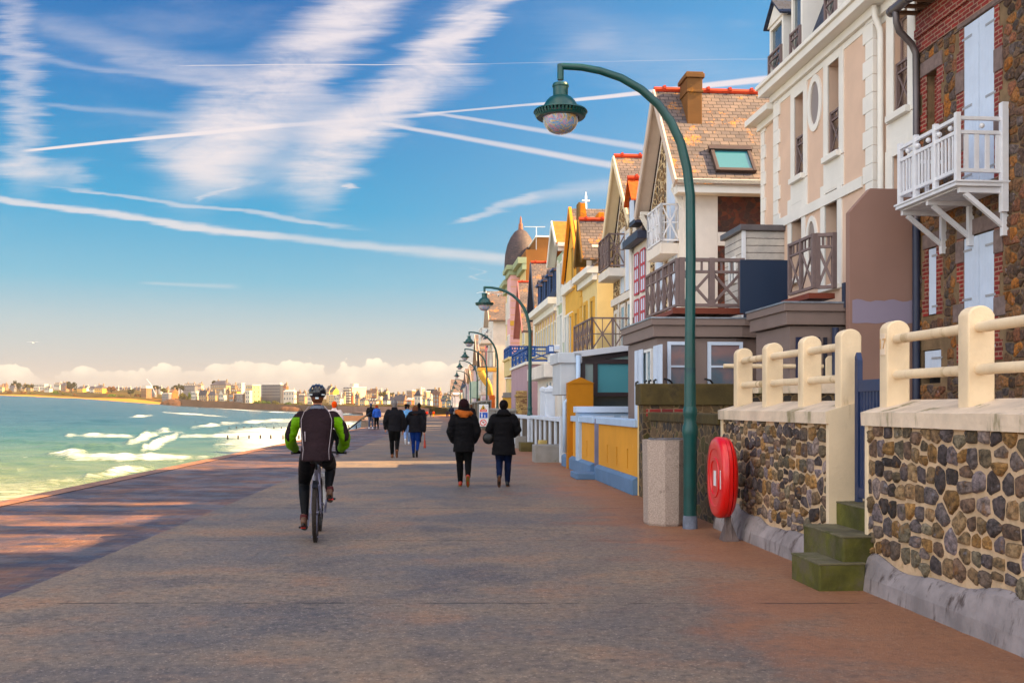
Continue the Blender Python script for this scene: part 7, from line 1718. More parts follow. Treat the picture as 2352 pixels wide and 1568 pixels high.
hb2 = MB(); hb2.tube([(-.31,.80,1.015),(-.16,.86,1.02),(0,.90,1.0),(.16,.86,1.02),(.31,.80,1.015)], .013, 8).tube([HT,(0,.90,1.01)], .018, 8); ho = hb2.build('handlebar', blkm, bk, smooth=True)
MB().tube([(-.34,.79,1.015),(-.22,.84,1.02)], .018, 8).tube([(.22,.84,1.02),(.345,.79,1.015)], .018, 8).build('grips', blkm, ho, smooth=True)
MB().tube([(.15,.9,1.0),(.18,.98,.95),(.1,1.0,.85),(.03,.98,.8)], .004, 5).tube([(-.15,.9,1.0),(-.16,.98,.95),(-.1,1.0,.8),(.0,.9,.7)], .004, 5).build('cable', blkm, bk, smooth=True)
sa = Blob(); sa.loft([(0,.14,.915,.07,.03),(0,.14,.935,.078,.04)]); sa.limb([(-.05,.11,.955),(0,.2,.965),(0,.38,.955)], [.03,.035,.02]); sa.limb([(.05,.11,.955),(0,.2,.965)], [.03,.035]); sa.build('saddle', blkm, bk, .012, 2)
MB().tube([ST,(0,.21,.94)], .014, 8).build('seat_post', blkm, bk, smooth=True)
fd = MB()
for k in range(8):
    a0, a1 = math.radians(60+k*8), math.radians(68+k*8); fd.hexa([(-.03,.37*math.cos(a0),.345+.37*math.sin(a0)),(.03,.37*math.cos(a0),.345+.37*math.sin(a0)),(.03,.37*math.cos(a1),.345+.37*math.sin(a1)),(-.03,.37*math.cos(a1),.345+.37*math.sin(a1)),(-.03,.38*math.cos(a0),.345+.38*math.sin(a0)),(.03,.38*math.cos(a0),.345+.38*math.sin(a0)),(.03,.38*math.cos(a1),.345+.38*math.sin(a1)),(-.03,.38*math.cos(a1),.345+.38*math.sin(a1))])
fd.build('mudguard', blkm, bk)
cr = MB(); cr.tube([(-.05,.44,.30),(.07,.44,.30)], .02, 10).bar((-.10,.44,.30),(-.11,.41,.14),.022,.014).bar((.09,.44,.30),(.11,.47,.46),.022,.014).lathe([(.085,.055),(.088,.060)], (0,0,0), 3)
cr.build('crank', alu, bk)
q = MB(); n = 30
q.tube([(.062,.44+.085*math.cos(2*math.pi*k/n),.30+.085*math.sin(2*math.pi*k/n)) for k in range(n+1)], .006, 6, False).tube([(.05,.045*math.cos(2*math.pi*k/n),.345+.045*math.sin(2*math.pi*k/n)) for k in range(n+1)], .010, 6, False).tube([(.058,.44,.385),(.054,0,.39)], .004, 5).tube([(.058,.44,.215),(.054,.1,.22),(.054,0,.25)], .004, 5).box(.045,.07,-.03,.02,.20,.30)
q.build('chain_gear', blkm, bk, smooth='auto')
refl = mat('red_reflector', S(226,40,24), .3, 0, 1, 0)
for (x, y, z) in ((-.165,.41,.13),(.165,.47,.465)):
    po = MB().box(x-.055,x+.055,y-.04,y+.04,z-.014,z+.012).build('pedal', blkm, bk, bevel=.004); MB().box(x-.028,x+.028,y-.047,y-.04,z-.010,z+.010).build('reflector', refl, po)
rd = thing('person', 'cyclist in black helmet and dark brown jacket with lime green sleeves, riding away', 'cyclist', BK, BRZ)
jk_b = cloth('brown_sport_jacket', S(40,27,32), .18, 5, .75); jk_g = cloth('lime_sleeve', S(108,150,14), .15, 5, .6); tights = cloth('black_tights', S(9,11,17), .15, 5, .6, .4); glv = cloth('black_glove', S(16,16,18), .2, 20)
b = Blob(); hc = (0,.50,1.735); head_blob(b, hc, 1.02, 0, 0); b.limb([(0,.44,1.55),(0,.48,1.66)], [.06,.056], 0)
b.loft([(0,.22,.97,.15,.12),(0,.24,1.05,.14,.11),(0,.32,1.28,.15,.11),(0,.40,1.47,.15,.09),(0,.44,1.55,.08,.06)], 1)
lg = {-1: ((-.095,.22,.985),(-.165,.58,.66),(-.145,.36,.27)), 1: ((.095,.22,.985),(.155,.66,.86),(.135,.42,.60))}
for sd in (-1, 1):
    hp, kn, an = lg[sd]; th_ = [(hp[i]+kn[i])/2 for i in range(3)]; cf = [(kn[i]*.68+an[i]*.32) for i in range(3)]
    b.limb([hp, th_, kn, (cf[0],cf[1]-.035,cf[2]), an], [.112,.100,.074,.068,.044], 2)
    el = (sd*.315,.46,1.24); sh = (sd*.195,.40,1.475); wr = (sd*.275,.74,1.06)
    b.limb([sh, el, wr], [.052,.044,.03], 1)
b.build('body', [skin, jk_b, tights], rd, .013, 4)
eyes(rd, hc)
j = Blob(); j.loft([(0,.17,.945,.185,.135),(0,.18,.99,.188,.14),(0,.25,1.14,.178,.135),(0,.32,1.32,.195,.135),(0,.37,1.44,.205,.125),(0,.40,1.52,.165,.10),(0,.44,1.575,.09,.08),(0,.46,1.615,.075,.072)])
for sd in (-1, 1):
    el = (sd*.330,.46,1.22); sh = (sd*.185,.39,1.47)
    j.limb([sh, (sd*.280,.42,1.36), el], [.080,.078,.072])
    j.limb([el, (sd*.325,.60,1.13), (sd*.285,.715,1.07)], [.072,.070,.052])
def pickj(c):
    x = abs(c.x)
    if c.z > 1.585: return 2
    if c.z < 1.44 and x > .205+max(0, (1.20-c.z)*.0) and c.z < 1.48-(x-.2)*.0: return 1
    return 0
j.build('jacket', [jk_b, jk_g, cloth('grey_collar', S(104,108,120), .1, 8)], rd, .0125, 3, lambda c: (3 if 0 else (2 if c.z > 1.575 else (1 if (abs(c.x) > .212 and c.z < 1.47 and not (abs(c.x) > .30+(1.47-c.z)*.12 and c.y < .42)) else 0))), .009, 5)
pp = MB()
for sd in (-1, 1): pp.tube([(sd*.09,.335,1.605),(sd*.15,.272,1.53),(sd*.182,.238,1.44),(sd*.178,.225,1.34),(sd*.165,.185,1.22),(sd*.150,.115,1.08),(sd*.158,.062,.965)], .003, 5)
pp.tube([(-.135,.178,1.30),(-.128,.150,1.18)], .005, 5); pp.build('reflective_piping', mat('piping_grey', S(170,160,166), .4, 0, 1, 0), rd, smooth=True)
for sd in (-1, 1):
    g = Blob(); w = Vector((sd*.285,.735,1.055)); g.limb([w, w+Vector((sd*.0,.045,-.012))], [.036,.040], 0, .75)
    for k in range(4):
        o_ = w+Vector((sd*(-.028+.021*k),.065,.004)); g.limb([o_, o_+Vector((0,.038,-.016)), o_+Vector((0,.030,-.046)), o_+Vector((0,-.004,-.05))], [.0115,.011,.011,.010])
    o_ = w+Vector((-sd*.03,.03,-.01)); g.limb([o_, o_+Vector((-sd*.022,.028,-.012)), o_+Vector((-sd*.018,.045,-.034))], [.013,.012,.011])
    g.build('glove', glv, rd, .008, 2)
hl = Blob(); hl.ball((0,.485,1.775), .118, 0, .93, 1.18, .84); ho = hl.build('helmet', mat('helmet_black', S(22,24,34), .3, .1, 8, 0, coat=.4), rd, .012, 2)
q = MB()
for k in (-1.5,-.5,.5,1.5): q.tube([(k*.040,.362,1.80-.004*k*k),(k*.042,.40,1.845-.006*k*k),(k*.036,.50,1.868-.006*k*k),(k*.030,.58,1.845)], .014, 8)
q.build('helmet_rib', MATS['helmet_black'], ho, smooth=True)
q = MB()
for sd in (-1, 1): q.box(sd*.074-.018, sd*.074+.018, .366, .380, 1.738, 1.750)
q.build('helmet_patch', mat('pale_sticker', S(190,200,206), .4, 0, 1, 0), ho)
q = MB(); q.box(-.020,.020,.350,.360,1.690,1.712); q.build('helmet_light', MATS['pale_sticker'], ho)
hs = Blob(); hs.ball((0,.45,1.70), .078, 0, .95, .9, 1); hs.build('hair', brown_h, rd, .012, 2)
cream_b = mat('shoe_brown_white', S(96,70,56), .5, .3, 14, .1)
for sd, an in ((-1,(-.155,.345,.235)),(1,(.15,.415,.565))): 
    shoe(rd, an, 0, .38, cream_b, blk_l, 1.0, .03); MB().lathe([(.048,-.01),(.050,.0),(.048,.03),(.044,.055)], (an[0],an[1]+.005,an[2]+.0), 12).build('sock', mat('red_sock', S(70,10,18), .8, .1, 8, .1), rd, smooth=True)
HAZE_D = .00011
# ================================================================ the far shore
PXT = [-900,-300,0,60,190,300,340,400,402,516,560,690,776,860,930,985,1010,1100]
PY_SH = [911,911,911,912,918,922,926,932,934,939,941,946,951,951,949,951,953,955]      # water's edge
PY_BE = [907,907,906,907,914,916,920,929,933,938,940,945,950,950,948,950,951,953]      # top of the beach
PY_BL = [902,902,903,903,908,911,918,924,917,922,926,928,933,933,933,935,938,940]      # top of bluff or wall
PY_TP = [898,898,899,900,900,902,905,915,915,920,922,925,931,931,931,933,936,938]      # street behind it
PY_HL = [893,893,893,892,893,893,896,905,905,908,910,914,918,919,920,921,926,930]      # crest of the hill
def trow(px, k):
    Ds = shore_d(px); tab = [PY_SH, PY_BE, PY_BL, PY_TP, PY_HL]; offs = [0, 14, 34 if px < 401 else 15.5, 110, 420]
    D = Ds+offs[k]; return D, EYE+(HZ-interp(px, PXT, tab[k]))/F*D
def terr_z(px, D):
    ds, zs = zip(*[trow(px, k) for k in range(5)]); return interp(D, ds, zs)
def build_shore():
    pxs = sorted(set(list(np.arange(-900, 1101, 12.0))+[400.0, 402.0])); V = []; Fc = []; C_ = []
    for px in pxs:
        x0 = (px-CX)/F; prof = [(shore_d(px)-40, sea_z(px, shore_d(px)-40)-6)]
        prof += [trow(px, 0), (trow(px, 0)[0]+7, (trow(px, 0)[1]+trow(px, 1)[1])/2), trow(px, 1), ((trow(px, 1)[0]*.6+trow(px, 2)[0]*.4), trow(px, 1)[1]*.3+trow(px, 2)[1]*.7), trow(px, 2), ((trow(px, 2)[0]+trow(px, 3)[0])/2, (trow(px, 2)[1]+trow(px, 3)[1])/2), trow(px, 3), ((trow(px, 3)[0]+trow(px, 4)[0])/2, (trow(px, 3)[1]+trow(px, 4)[1])/2), trow(px, 4), (trow(px, 4)[0]+1500, trow(px, 4)[1]-30)]
        for k, (D, z) in enumerate(prof):
            j = mnoise.noise((x0*40, k*1.7, 2))*(1.0 if 4 <= k <= 9 else .2); V.append((x0*D, D+mnoise.noise((x0*30, k, 5))*(6 if 3 < k < 8 else 1), z+j))
    n = 11
    for i in range(len(pxs)-1):
        for k in range(n-1): Fc.append((i*n+k, (i+1)*n+k, (i+1)*n+k+1, i*n+k+1))
    me = bpy.data.meshes.new('far_shore'); me.from_pydata(V, [], Fc); me.shade_smooth()
    m = bpy.data.materials.new('far_shore'); m.use_nodes = True; t = NT(m.node_tree); b = t.n['Principled BSDF']
    at = t.new('ShaderNodeAttribute'); at.attribute_name = 'zone'; zo, px_, _ = t.sep(at.outputs[1]); o = t.new('ShaderNodeTexCoord').outputs['Object']
    n1 = t.noise(o, .035, 6, .65); n2 = t.noise(o, .12, 5, .7)
    veg = t.ramp(n1, [(.3,S(58,42,26)),(.45,S(74,64,32)),(.55,S(84,76,36)),(.66,S(128,84,40)),(.8,S(76,50,30))])
    veg = t.mix(t.sstep(n2, .35, .6), t.mix(1.0, veg, (.5,.5,.5,1), 'MULTIPLY'), veg)
    sand = t.mix(n2, S(176,120,66), S(196,140,80))
    t.put(b.inputs['Base Color'], t.mix(t.sstep(t.m('ADD', zo, t.m('MULTIPLY', t.m('SUBTRACT', n2, .5), .12)), .42, .55), sand, veg)); b.inputs['Roughness'].default_value = 1; b.inputs['Specular IOR Level'].default_value = .1
    ca = me.color_attributes.new('zone', 'FLOAT_COLOR', 'POINT'); zn = [0,.1,.2,.42,.7,1,1,1,1,1,1]
    ca.data.foreach_set('color', np.array([(zn[k % n] if pxs[k//n] < 401 else (1 if k % n > 2 else .3), 0, 0, 1) for k in range(len(V))], dtype=np.float32).ravel())
    me.materials.append(m); ob = bpy.data.objects.new('far_shore', me); COL.objects.link(ob); struct(ob)
build_shore()
# the sea wall of the far promenade
fw_m = mat('far_wall_stone', S(92,68,54), .9, .25, .08, .3, 1); fw_c = mat('far_slipway', S(140,112,100), .9, .15, .1, .1)
def far_wall(label, pts, m, th=3):
    r = thing('sea_front_wall', label, 'wall', (0,0,0)); b = MB()
    for (a, c) in zip(pts[:-1], pts[1:]):
        p0 = P(a[0], a[1], a[3]); p1 = P(c[0], c[1], c[3]); q0 = P(a[0], a[2], a[3]-3); q1 = P(c[0], c[2], c[3]-3)
        b.poly([q0, q1, p1, p0]); b.poly([p0, p1, p1+Vector((0,th,.0)), p0+Vector((0,th,.0))]); b.poly([p0+Vector((0,th,0)), p1+Vector((0,th,0)), q1+Vector((0,th,0)), q0+Vector((0,th,0))])
    b.build('wall_face', m, r); return r
far_wall('long dark sea wall below the houses at the left end of the far promenade', [(400,916.5,937,852),(460,918,940,840),(468,921,942,838),(516,922,943,828),(552,923.5,944,815)], fw_m)
far_wall('rocky brown sea wall below the green bank and apartment blocks', [(552,926,945,812),(600,927,947,795),(690,930,949,757),(776,932,952,640)], fw_m)
far_wall('shaded curved sea wall of the far promenade left of the lamps', [(776,932,953,640),(860,933,954,520),(930,934,953,430),(985,938,956,350)], fw_c)
far_wall('low brown bastion wall jutting into the surf behind the couple', [(784,954,968,286),(890,954.5,966,285)], fw_m, 8)
wallc = {'w':mat('far_white', S(198,188,174), .8, .05, .3, 0), 'c':mat('far_cream', S(196,170,130), .8, .05, .3, 0), 'y':mat('far_ochre', S(222,170,90), .8, .05, .3, 0), 'b':mat('far_brown', S(140,106,84), .85, .1, .3, 0), 'g':mat('far_grey', S(120,114,116), .8, .08, .3, 0), 'p':mat('far_pink', S(230,186,158), .8, .04, .3, 0), 'd':mat('far_dark', S(62,66,76), .7, .08, .3, 0), 't':mat('far_stone', S(158,134,108), .85, .12, .3, 0), 'o':mat('far_terracotta', S(178,98,58), .8, .1, .3, 0)}
roofc = {'s':mat('far_slate', S(74,72,82), .7, .12, .3, 0), 'd':mat('far_dark_slate', S(46,50,62), .7, .1, .3, 0), 'b':mat('far_brown_roof', S(112,86,74), .8, .12, .3, 0), 'w':mat('far_pale_roof', S(206,198,190), .7, .05, .3, 0)}
WIN = MB().box(-.55,.55,-.06,.06,0,1.5); win_o = None
fwm = glass_mat('far_window', (.05,.06,.08,1), .15)
def put_win(root, x, y, z, side, sc=1.0):
    global win_o
    if win_o is None: win_o = WIN.build('window', fwm, root); o = win_o
    else: o = win_o.copy(); COL.objects.link(o); o.parent = root
    o.location = (x, y, z); o.rotation_euler = (0, 0, math.pi/2 if side else 0); o.scale = (sc, 1, sc)
def fbld(label, x0, x1, yb, ye, D, w, rt='gable', yr=None, rf='s', fr=.6, a=35, nx=3, nz=2, ch=1, cat='house', ns=0, name='far_house'):
    px = x0+fr*(x1-x0); X = (px-CX)/F*D; sc = D/F; phi = math.atan2(-X, D); a = math.radians(a); rz = phi-a
    dist = math.hypot(X, D)/D*sc
    W = fr*(x1-x0)*sc/math.cos(a); L = (1-fr)*(x1-x0)*sc/math.sin(a)
    z0 = EYE+(HZ-yb)*sc; z1 = EYE+(HZ-ye)*sc; zr = EYE+(HZ-(yr if yr else ye))*sc
    r = thing(name, label, cat, (X, D, z0), rz, 'buildings on the far shore'); H_ = z1-z0; R_ = zr-z0
    MB().box(-W, 0, 0, L, -6, H_).build('wall', wallc[w], r)
    e = .35
    if rt == 'gable':
        q = MB(); q.prism([(-e,H_-.2),(L+e,H_-.2),(L/2,R_)], lambda b,z:(-W-e,b,z), lambda b,z:(.02+e,b,z)); q.build('roof', roofc[rf], r); MB().prism([(0,H_),(L,H_),(L/2,R_-.5)], lambda b,z:(.0,b,z), lambda b,z:(.42,b,z)).build('gable', wallc[w], r)
    elif rt == 'gablef':
        q = MB(); q.prism([(-W-e,H_-.2),(e,H_-.2),(-W/2,R_)], lambda b,z:(b,-e,z), lambda b,z:(b,L+e,z)); q.build('roof', roofc[rf], r); MB().prism([(-W,H_),(0,H_),(-W/2,R_-.5)], lambda b,z:(b,-.42,z), lambda b,z:(b,0,z)).build('gable', wallc[w], r)
    elif rt == 'hip':
        k = min(W, L)*.42; q = MB(); q.hexa([(-W-e,-e,H_),(e,-e,H_),(e,L+e,H_),(-W-e,L+e,H_),(-W+k,k,R_),(-k,k,R_),(-k,L-k,R_),(-W+k,L-k,R_)]); q.build('roof', roofc[rf], r)
    elif rt == 'mansard':
        k = 1.2; q = MB(); q.hexa([(-W-e,-e,H_),(e,-e,H_),(e,L+e,H_),(-W-e,L+e,H_),(-W+k,k,R_),(-k,k,R_),(-k,L-k,R_),(-W+k,L-k,R_)]); q.build('mansard_roof', roofc[rf], r)
        for i in range(nx): MB().box(-W*(i+.75)/nx, -W*(i+.25)/nx, -.1, 1.2, H_+.4, H_+(R_-H_)*.7).build('dormer', wallc['w'], r)
    elif rt == 'spire':
        q = MB(); q.hexa([(-W-e,-e,H_),(e,-e,H_),(e,L+e,H_),(-W-e,L+e,H_),(-W*.55,L*.45,R_),(-W*.45,L*.45,R_),(-W*.45,L*.55,R_),(-W*.55,L*.55,R_)]); q.build('spire_roof', roofc[rf], r)
    else: MB().box(-W-.2, .2, -.2, L+.2, H_, H_+.6).build('parapet', roofc['w'] if rf == 'w' else wallc[w], r)
    if ch and rt != 'flat':
        for k in range(ch): MB().box(-W*(.15+.55*k)-.5, -W*(.15+.55*k)+.5, L*.5-.4, L*.5+.4, H_, R_+1.4).build('chimney', wallc['t' if w != 'w' else 'w'], r)
    for j in range(nz):
        zz = H_*(j+.3)/nz if nz > 1 else H_*.35
        for i in range(nx): put_win(r, -W*(i+.5)/nx, 0, zz, False, min(1.3, max(.8, H_/nz/3.0)))
        for i in range(ns): put_win(r, 0, L*(i+.5)/ns, zz, True, 1)
    return r, W, L, H_
A4 = lambda x: x*.2197
B4 = lambda y: 775.2+y*.2197
def c4(label, x0, x1, yb, ye, D, w, rt='gable', yr=None, rf='s', **k): return fbld(label, A4(x0), A4(x1), B4(yb)+1.5, B4(ye), D, w, rt, B4(yr) if yr else None, rf, **k)
def c5(label, x0, x1, yb, ye, D, w, rt='gable', yr=None, rf='s', **k): return fbld(label, A4(x0)+516.8, A4(x1)+516.8, B4(yb)+1.5, B4(ye), D, w, rt, B4(yr) if yr else None, rf, **k)
C7 = lambda x: 746.5+.14648*x
D7 = lambda y: 832.6+.14648*y
def c7(label, x0, x1, yb, ye, D, w, rt='gable', yr=None, rf='s', **k): return fbld(label, C7(x0), C7(x1), D7(yb)+1.5, D7(ye), D, w, rt, D7(yr) if yr else None, rf, **k)
c4('orange-gabled cream house at the far left edge of the shore', -10, 45, 570, 515, 1060, 'c', 'gablef', 495, 'b')
c4('pinkish house with brown roof behind the far left cream house', 20, 85, 545, 500, 1200, 'b', 'gable', 478, 'b')
c4('small slate-roofed house in front of the dark tree clump, far left', 110, 170, 560, 525, 1060, 'g', 'gable', 498, 's')
c4('small sunlit gabled house among bushes right of the dark tree clump', 235, 275, 545, 505, 1100, 'c', 'gablef', 485, 'b', nz=1)
c4('tan gabled house among bushes, second from the dark tree clump', 285, 345, 545, 512, 1120, 't', 'gable', 492, 's', nz=1)
c4('long low pale block above the green field on the left shore', 350, 500, 540, 488, 1200, 'w', 'flat', None, 'w', fr=.75, nx=8, nz=2, a=30, cat='building')
c4('white cottage with twin slate gables by the green field', 468, 550, 555, 525, 1050, 'w', 'gablef', 505, 'd', nz=1)
c4('wide pale building with grey roof left of the big dark tree', 570, 660, 520, 492, 1250, 'w', 'mansard', 468, 's', nx=5, nz=1, cat='building')
c4('tall brown house with big chimneys left of the big dark tree', 638, 722, 555, 502, 1080, 'b', 'hip', 468, 's', ch=2)
c4('slate-roofed house with ochre end wall right of the big dark tree', 812, 900, 565, 530, 1050, 'y', 'hip', 506, 's')
c4('white-gabled house beside the ochre-ended slate house', 875, 940, 555, 522, 1100, 'w', 'gable', 503, 'd', fr=.4)
c4('white villa with grey roof left of the large ochre villa', 935, 1010, 575, 535, 1020, 'w', 'gable', 507, 's')
c4('large white villa with glazed front and ochre side wall on the shore', 990, 1120, 585, 528, 1000, 'y', 'hip', 492, 's', ch=2, nx=4)
c4('distant white turret house right of the ochre villa', 1210, 1245, 560, 535, 1150, 'w', 'spire', 512, 'd', nz=1)
for k, (a, b_) in enumerate([(1250,1290),(1292,1335),(1336,1375),(1400,1440),(1440,1476)]):
    c4('small distant slate-roofed house, %s of five in the row left of the scaffolded building' % ['first','second','third','fourth','fifth'][k], a, b_, 565, 540, 1200, 'wtwbt'[k], 'gable', 519+2*(k % 2), 's', nz=1)
r_, W_, L_, H_ = c4('brown building wrapped in scaffolding beside the white crane', 1475, 1582, 600, 528, 930, 'b', 'flat', None, 'w', fr=.5, nx=0, nz=0, cat='building')
for k in range(5): MB().box(-W_-1, 1, -1.2, -.9, H_*k/5+1, H_*k/5+1.4).build('scaffold', wallc['t'], r_)
MB().box(-W_*.8, 0, 0, L_, H_+.6, H_+2.2).build('white_sheeting', wallc['w'], r_)
cr_ = thing('crane', 'thin white crane jib standing by the scaffolded building', 'crane', (0,0,0)); MB().bar(P(337,870.5,925), P(346,881,925), .35).bar(P(346,881,925), P(357,905,925), .4).build('jib', white_trim, cr_)
c4('small blue-tarped gabled house right of the crane', 1582, 1640, 590, 550, 960, 'g', 'gable', 528, 'd', nz=1)
c4('low long brick-roofed house behind the round bushes', 1640, 1700, 560, 535, 1100, 'b', 'gable', 518, 'b', nz=1)
c4('low grey flat building with window bands above the grass', 1695, 1792, 630, 585, 900, 'g', 'flat', None, 'w', fr=.7, nx=7, nz=2, cat='building')
c4('brown-roofed house just right of the low grey flat building', 1768, 1860, 605, 570, 920, 'o', 'gable', 535, 'b', fr=.35)
c4('long mansard building with ochre chimneys and pink ground floor', 1920, 2065, 555, 505, 1050, 'g', 'mansard', 477, 's', nx=7, fr=.8, ch=2, cat='building')
c4('pink tower-like house with mansard cap', 2068, 2128, 550, 495, 1040, 'p', 'mansard', 474, 'b')
c4('white and brown house with flat cornice at the start of the sea wall', 2002, 2090, 642, 568, 866, 'w', 'flat', None, 'w', ns=2, fr=.5)
c4('stone house with steep slate roof and tall ochre gable above the sea wall', 2080, 2182, 660, 600, 862, 't', 'gable', 545, 'd', fr=.72, ch=2)
c4('dark stone house with turret roofs above the sea wall', 2180, 2272, 665, 600, 858, 't', 'hip', 560, 's', fr=.75, ch=2)
c4('large dark-roofed stone mansion crowning the hill', 2205, 2430, 560, 495, 950, 't', 'hip', 448, 's', fr=.7, nx=8, ch=2, cat='building')
c4('white gabled house with sunlit side above the end of the sea wall', 2290, 2370, 665, 595, 852, 'w', 'gablef', 545, 'd', fr=.6)
c5('brown ivy-coloured house with white-framed windows below the mansion', 62, 132, 565, 500, 930, 'b', 'mansard', 482, 's', nx=3)
c5('white square block behind the brown ivy-coloured house', 125, 205, 560, 478, 980, 'w', 'flat', None, 'w', nx=2, nz=3, cat='building')
c5('house with dark mansard and ochre end wall above the grey flat one', 70, 160, 600, 562, 880, 'y', 'mansard', 540, 'd', nz=1)
c5('brown narrow house by the long grey flat-roofed one', 45, 95, 670, 590, 850, 'b', 'flat', None, 'b', fr=.8, ch=0)
c5('grey flat-roofed house with large windows above the sea wall', 90, 215, 675, 592, 850, 'g', 'flat', None, 'w', fr=.75, nx=3, nz=2)
c5('tall cream white apartment block left of the dark modern one', 218, 368, 675, 497, 870, 'c', 'flat', None, 'w', fr=.45, nx=3, nz=4, ns=2, cat='building')
c5('lower white wing in front of the tall cream apartment block', 215, 285, 680, 560, 848, 'w', 'flat', None, 'w', fr=.6, nx=2, nz=3)
r_, W_, L_, H_ = c5('dark grey modern apartment block with glass bands and pale roof', 385, 605, 640, 492, 860, 'd', 'flat', None, 'w', fr=.88, a=30, nx=7, nz=5, cat='building')
MB().box(-W_+.5, -.5, .5, L_-.5, H_+.6, H_+1.8).build('roof_cap', roofc['w'], r_)
for k in range(4): MB().box(-W_+.6, -.6, -.35, -.05, H_*(k+1)/5-.3, H_*(k+1)/5+.6).build('glass_band', wallc['g'], r_)
c5('square white villa with low hipped roof right of the dark apartment block', 612, 748, 658, 560, 840, 'w', 'hip', 545, 'w', fr=.8, nx=4, ns=2)
c5('small terracotta turret house behind the dark apartment block', 600, 665, 560, 515, 980, 'o', 'spire', 478, 'b', nz=1)
c5('brown gabled house right of the square white villa', 745, 800, 640, 590, 900, 'b', 'gable', 560, 'b')
c5('grey slate-roofed terrace left of the cyclist helmet', 772, 872, 660, 612, 820, 't', 'mansard', 575, 's', nx=4)
c5('pale flat house beside the cyclist helmet', 862, 945, 695, 585, 800, 'w', 'mansard', 560, 's', nx=3, nz=3)
c5('yellow gabled block, left of a pair right of the cyclist helmet', 1060, 1140, 600, 545, 900, 'c', 'gable', 500, 'd', fr=.35)
c5('yellow gabled block, right of a pair right of the cyclist helmet', 1095, 1192, 605, 560, 860, 'y', 'gable', 518, 'd', fr=.35)
c5('pale cream stepped block under the yellow gables', 1085, 1200, 700, 605, 800, 'c', 'flat', None, 'w', nx=3, nz=4)
c5('white villa with slate gables left of the tower block', 1145, 1240, 710, 630, 780, 'w', 'gablef', 590, 's', nx=3, nz=3)
r_, W_, L_, H_ = c5('tall apartment tower with balconies and plain pink sunlit side', 1238, 1475, 705, 520, 810, 'p', 'flat', None, 'w', fr=.38, a=52, nx=0, nz=0, cat='building')
MB().box(-W_, -.3, -.25, 0, 0, H_).build('balcony_front', wallc['g'], r_)
for k in range(7):
    MB().box(-W_-.3, -.8, -1.8, -.25, H_*(k+.05)/7, H_*(k+.05)/7+1.0).build('balcony', wallc['w'], r_)
    for i in range(3): put_win(r_, -W_*(i+.5)/3, -.3, H_*(k+.45)/7, False, .9)
MB().box(-W_*.5, -.5, L_*.15, L_*.5, H_+.6, H_+3.2).build('lift_housing', wallc['w'], r_)
c7('brown slanted-roof block right of the tower block', 645, 745, 510, 470, 850, 'c', 'gable', 428, 'b', fr=.75, nz=1)
c7('taller brown slanted-roof block beside it', 725, 830, 520, 470, 845, 't', 'gable', 405, 'b', fr=.75, nz=1)
c7('small white pointed gable, left of the twin gables behind the trees', 825, 905, 500, 460, 880, 'w', 'gablef', 422, 'd', nz=1)
c7('small yellow pointed gable, right of the twin gables behind the trees', 905, 1012, 520, 470, 870, 'c', 'gable', 424, 'd', fr=.35, nz=1)
c7('stone seafront house with turret roof right of the tower block', 470, 560, 715, 560, 700, 't', 'hip', 505, 's', nx=2, nz=3)
c7('yellowish stone house with grey roof, second from the tower block', 545, 690, 715, 590, 690, 'c', 'hip', 535, 's', fr=.55, nx=3, nz=3)
c7('pale pink house with white pediment and slate mansard on the far promenade', 680, 850, 715, 600, 670, 'p', 'mansard', 545, 'd', fr=.75, nx=3, nz=2)
c7('narrow stone house with ochre balconies', 845, 905, 715, 600, 655, 'y', 'flat', None, 'b', nx=1, nz=4, fr=.8)
c7('white house with slender slate spire turret', 905, 1030, 715, 590, 640, 'w', 'spire', 490, 'd', fr=.6, nx=2, nz=3)
c7('grey gabled house right of the slate spire', 1025, 1095, 710, 580, 620, 'g', 'gable', 530, 's', nx=2, nz=2)
c7('brown-roofed villa with tall side gables behind the grey-haired man', 1085, 1275, 700, 590, 600, 'b', 'gable', 490, 's', fr=.8, nx=4, nz=2, ch=2)
c7('tan flat apartment block rising behind the brown-roofed villa', 1278, 1420, 600, 440, 720, 'b', 'flat', None, 'w', nx=3, nz=4, cat='building')
c7('yellow stepped block behind the white spired villa', 1425, 1560, 560, 410, 730, 'c', 'flat', None, 'w', nx=0, nz=0, cat='building')
c7('sunlit cream block with flat roof near the lamp heads', 1540, 1650, 560, 455, 700, 'c', 'flat', None, 'w', fr=.4, nx=2, nz=2, cat='building')
c7('small white house with striped shopfront beneath the tan block', 1285, 1400, 690, 580, 560, 'o', 'gable', 545, 'w', nx=3, nz=1)
c7('white villa with sharp dark spire between the couple and the lamps', 1400, 1530, 680, 520, 540, 'w', 'spire', 425, 'd', fr=.75, nx=2, nz=2)
c7('cream gabled wing attached right of the white spired villa', 1525, 1610, 690, 560, 530, 'c', 'gablef', 510, 's', nx=2, nz=2)
c7('white mansard house in the far row left of the brown tower', 1600, 1690, 720, 590, 500, 'w', 'mansard', 530, 's', nx=2, nz=3)
c7('dark long-roofed hall on the skyline near the lamp heads', 1590, 1765, 520, 470, 760, 'b', 'gable', 415, 'd', fr=.85, nx=0, nz=0, cat='building')
c7('tall brown stone tower house below the lamp heads', 1690, 1830, 800, 500, 430, 'b', 'gable', 440, 'b', fr=.7, nx=2, nz=5)
c7('pale house with steep slate roof just left of the black figure', 1830, 1925, 800, 600, 400, 'c', 'gable', 530, 's', nx=2, nz=3)
c7('cream narrow house with dark roof behind the black figure', 1915, 1975, 790, 600, 390, 'c', 'mansard', 550, 'd', nx=2, nz=3)
c7('pink house with white windows behind the cluster of small lamps', 1960, 2040, 760, 610, 380, 'p', 'mansard', 560, 's', nx=2, nz=3)
